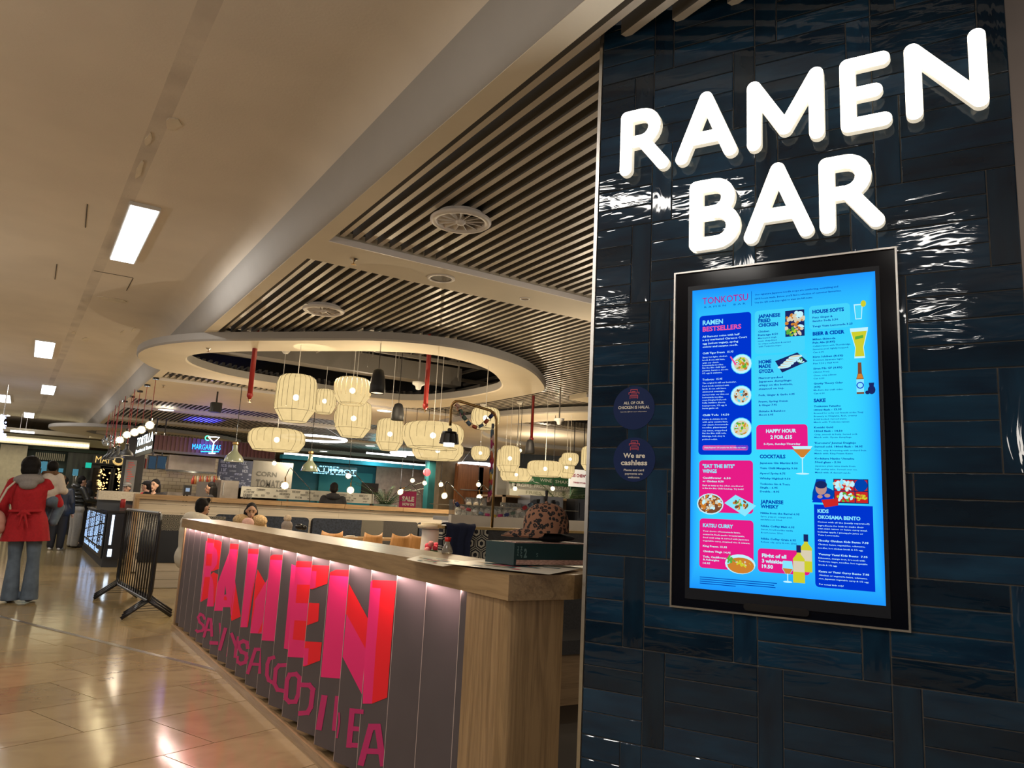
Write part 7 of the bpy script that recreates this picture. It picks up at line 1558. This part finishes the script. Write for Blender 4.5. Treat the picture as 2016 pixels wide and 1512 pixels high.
for (px, py, r_, z, lab) in ((327, 806, .16, 3.255, 'bright flat round downlight on the soffit left of the blue glow'), (757, 808, .14, 3.255, 'bright round downlight beside the narrow lantern'), (729, 877, .13, 3.08, 'small round downlight above the teal header'), (637, 888, .12, 3.08, 'small round downlight above the reflected sign')):
    p = PZ(px, py, z); e = empty('round_downlight', p, lab, 'downlight', group='lit round downlights'); mk('lens', MB().lathe([(.001, -.012), (r_, -.012)], 24), emat('downlight_glow', (1, .97, .88), 5), e); mk('rim', MB().lathe([(r_, -.014), (r_+.02, -.012), (r_+.022, .004)], 24), M_white, e)
for (x0, y0, x1, y1, lab) in ((560, 894, 860, 906, 'long thin linear light over the teal shop'), (722, 893, 800, 897, 'short linear light above the teal header'), (1000, 885, 1040, 888, 'short linear light near the tall lantern pair'), (20, 850, 68, 851, 'short linear light far left above the green storefront')):
    a, b = PY(x0, y0, 23.2), PY(x1, y1, 23.2); b.z = a.z; e = empty('linear_light', a, lab, 'linear light', group='linear lights'); mk('tube', MB().box((0, 0, 0), (b.x-a.x, .05, .05)), M_ledr, e); mk('hangers', MB().cyl((.2, .02, .05), (.2, .02, 3.3-a.z), .005, n=4).cyl((b.x-a.x-.2, .02, .05), (b.x-a.x-.2, .02, 3.3-a.z), .005, n=4), M_steel, e)
# ------------------------------------------------------------------ dark green storefront at far left
YG = 30.0
mk('wall_green', boxY(MB(), -60, 876, 262, 1100, YG, .2), M_darkgreen, kind='structure')
def storebox(name, x0, y0, x1, y1, dy, mt, th=.15, **k): return mk(name, boxY(MB(), x0, y0, x1, y1, YG-dy, th), mt, **k)
storebox('trim_3', -40, 876, 216, 889, .25, mat('green_header', (.07, .11, .08), .6), kind='structure')
storebox('trim_4', -60, 862, 250, 872, .6, mat('header_cream', (.45, .42, .25), .5), kind='structure')
mk('trim_5', boxY(MB(), -60, 843, 262, 862, YG-.9, .8), mat('bulkhead_tan', (.55, .48, .36), .7), kind='structure')
e = empty('light_strip', PY(90, 864, YG-1.1), 'glowing warm strip light along the far storefront header', 'strip light'); o_ = e.location; a, b = PY(-40, 860, YG-1.1), PY(178, 868, YG-1.1)
me = None
for k in range(34):
    x = a.x+(b.x-a.x)*k/34
    if me is None: o = mk('lamp', MB().box((0, 0, 0), ((b.x-a.x)/34*.72, .06, .07)), emat('strip_warm', (1., .93, .62), 4.5), e); me = o.data
    else: o = ob('lamp', me, e)
    o.location = (x-o_.x, 0, a.z-o_.z-.05)
mk('backing', MB().box((a.x-o_.x, .06, a.z-o_.z-.12), (b.x-o_.x, .1, a.z-o_.z+.1)), M_soffit, e)
area('storefront_wash', tuple(PY(90, 880, YG-1.4)), 5, .4, 25, (1, .9, .6))
pc = mk('wall_pilaster', boxY(MB(), 2, 874, 19, 1110, YG-.5, .4), mat('cream_stone', (.42, .37, .26), .6, noise=.1), kind='structure')
e = empty('ceiling_baffle', PY(100, 905, YG-.3), 'row of pale vertical baffles above the storefront entrance', 'baffles'); o_ = e.location; a, b = PY(71, 890, YG-.3), PY(128, 908, YG-.3); me = None
for k in range(15):
    if me is None: o = mk('baffle', MB().box((0, 0, 0), (.035, .1, a.z-b.z)), mat('baffle_cream', (.30, .28, .20), .6), e); me = o.data
    else: o = ob('baffle', me, e)
    o.location = (a.x-o_.x+(b.x-a.x)*k/15, 0, b.z-o_.z)
storebox('wall_marble', 135, 890, 197, 1100, .2, mat('dark_marble', (.03, .035, .025), .3, noise=.7, nscale=2, stretch=(6, 1, .6)), kind='structure')
M_gold = mat('gold_letters', (.75, .50, .16), .25, 1., emit=(1., .7, .25), es=.6)
e, a, b = flatpanel('gold_sign', 184, 894, 248, 917, YG-.6, mat('sign_board_black', (.01, .01, .01), .4), 'gold storefront letters on black above the glass doors', 'sign'); q = MB(); W_ = b.x-a.x; H_ = a.z-b.z
add_text(q, 'MAI', Vector((W_*.08, -.02, H_*.12)), Vector((1, 0, 0)), Vector((0, 0, 1)), W_*.40, H_*.75, 0, .0); q.tube([(W_*.76+W_*.15*math.cos(t*.524), -.03, H_*.5+H_*.42*math.sin(t*.524)) for t in range(12)], .04, 6, close=True); mk('lettering', q, M_gold, e)
M_win = mat('dark_window', (.015, .012, .01), .05, coat=.5); M_wfr = mat('window_frame_black', (.01, .01, .01), .4)
for i, (x0, x1) in enumerate(((184, 201), (202, 222), (228, 247))):
    o = mk('window_%d' % (i+1), boxY(MB(), x0, 921, x1, 1050, YG-.5, .05), M_win, kind='structure'); a, b = PY(x0, 921, YG-.55), PY(x1, 1050, YG-.55)
    mk('window_frame', MB().box((a.x-.06, YG-.56, b.z), (a.x, YG-.5, a.z)).box((b.x, YG-.56, b.z), (b.x+.06, YG-.5, a.z)).box((a.x-.06, YG-.56, a.z), (b.x+.06, YG-.5, a.z+.08)), M_wfr, o)
rr = random.Random(12); fe = empty('fairy_lights', PY(215, 950, YG-.8), 'golden points of light hanging inside the glass doors', 'string lights'); o_ = fe.location; me = None
M_spark = emat('golden_point', (1., .62, .22), 2.5); M_sparkb = emat('blue_point', (.35, .45, 1.), 6); M_sparkw = emat('white_point', (.9, .95, 1.), 7)
for k in range(90):
    cx = rr.choice((204, 204, 237, 237, 195)); p = PY(cx+rr.gauss(0, 4), rr.uniform(922, 972), YG-.8)
    if me is None: o = mk('light_point', MB().sph((0, 0, 0), .022, 6, 4), M_spark, fe); me = o.data
    else: o = ob('light_point', me, fe)
    o.location = p-o_; o.scale = (rr.uniform(.5, 1.5),)*3
ce = empty('glitter_chandelier', PY(3, 840, 20), 'sparkling blue and white chandelier at the left picture edge', 'chandelier'); o_ = ce.location; mw = mb_ = None
for k in range(150):
    p = PY(rr.gauss(2, 4), rr.uniform(817, 864), 20+rr.uniform(-.15, .15)); d = (p-o_)
    if mw is None: o = mk('crystal', MB().sph((0, 0, 0), .018, 6, 4), M_sparkb, ce); mw = o.data; m2 = mw.copy(); m2.materials.clear(); m2.materials.append(M_sparkw)
    else: o = ob('crystal', mw if k % 2 else m2, ce)
    o.location = d; o.scale = (rr.uniform(.6, 1.6),)*3
mk('frame', MB().cyl((0, 0, -.30), (0, 0, 3.65-o_.z), .012, n=6).tube([(.13*math.cos(t*.524), .13*math.sin(t*.524), .25) for t in range(12)], .008, 4, close=True), M_steel, ce)
e, a, b = flatpanel('entrance_menu', 14, 943, 38, 986, YG-4, mat('menu_frame_gold', (.35, .25, .12), .5), 'framed and lit menu board by the green storefront', 'menu board'); mk('lit_page', MB().box((.08, -.01, .08), (b.x-a.x-.08, 0, a.z-b.z-.25)), mat('lit_page_pink', (.6, .45, .42), .6, emit=(1, .8, .75), es=.35), e); mk('leg', MB().box((.1, 0, -b.z), (.16, .03, 0)).box((b.x-a.x-.16, 0, -b.z), (b.x-a.x-.1, .03, 0)), M_wfr, e)
for (x0, y0, x1, y1, lab) in ((74, 908, 82, 922, 'small blue lit screen left of the woman in red'), (84, 908, 90, 936, 'tall blue lit screen behind the woman in red'), (116, 922, 124, 930, 'pale blue screen behind the carried child'), (144, 923, 153, 937, 'dim blue screen on the dark storefront')):
    flatpanel('lit_screen', x0, y0, x1, y1, YG-.7, emat('screen_cyan', (.08, .25, .33), .8), lab, 'screen', group='small lit screens of the storefront')
p = PY(175, 916, YG-3); e = empty('exit_light', p, 'small green exit light on the dark storefront', 'exit light'); mk('lit_face', MB().box((-.09, 0, -.08), (.07, .05, .08)), emat('exit_green', (.02, .5, .35), 1.0), e); mk('bracket', MB().box((-.02, .05, -.02), (.02, 2.9, .02)), M_wfr, e)
bpy.context.view_layer.update()
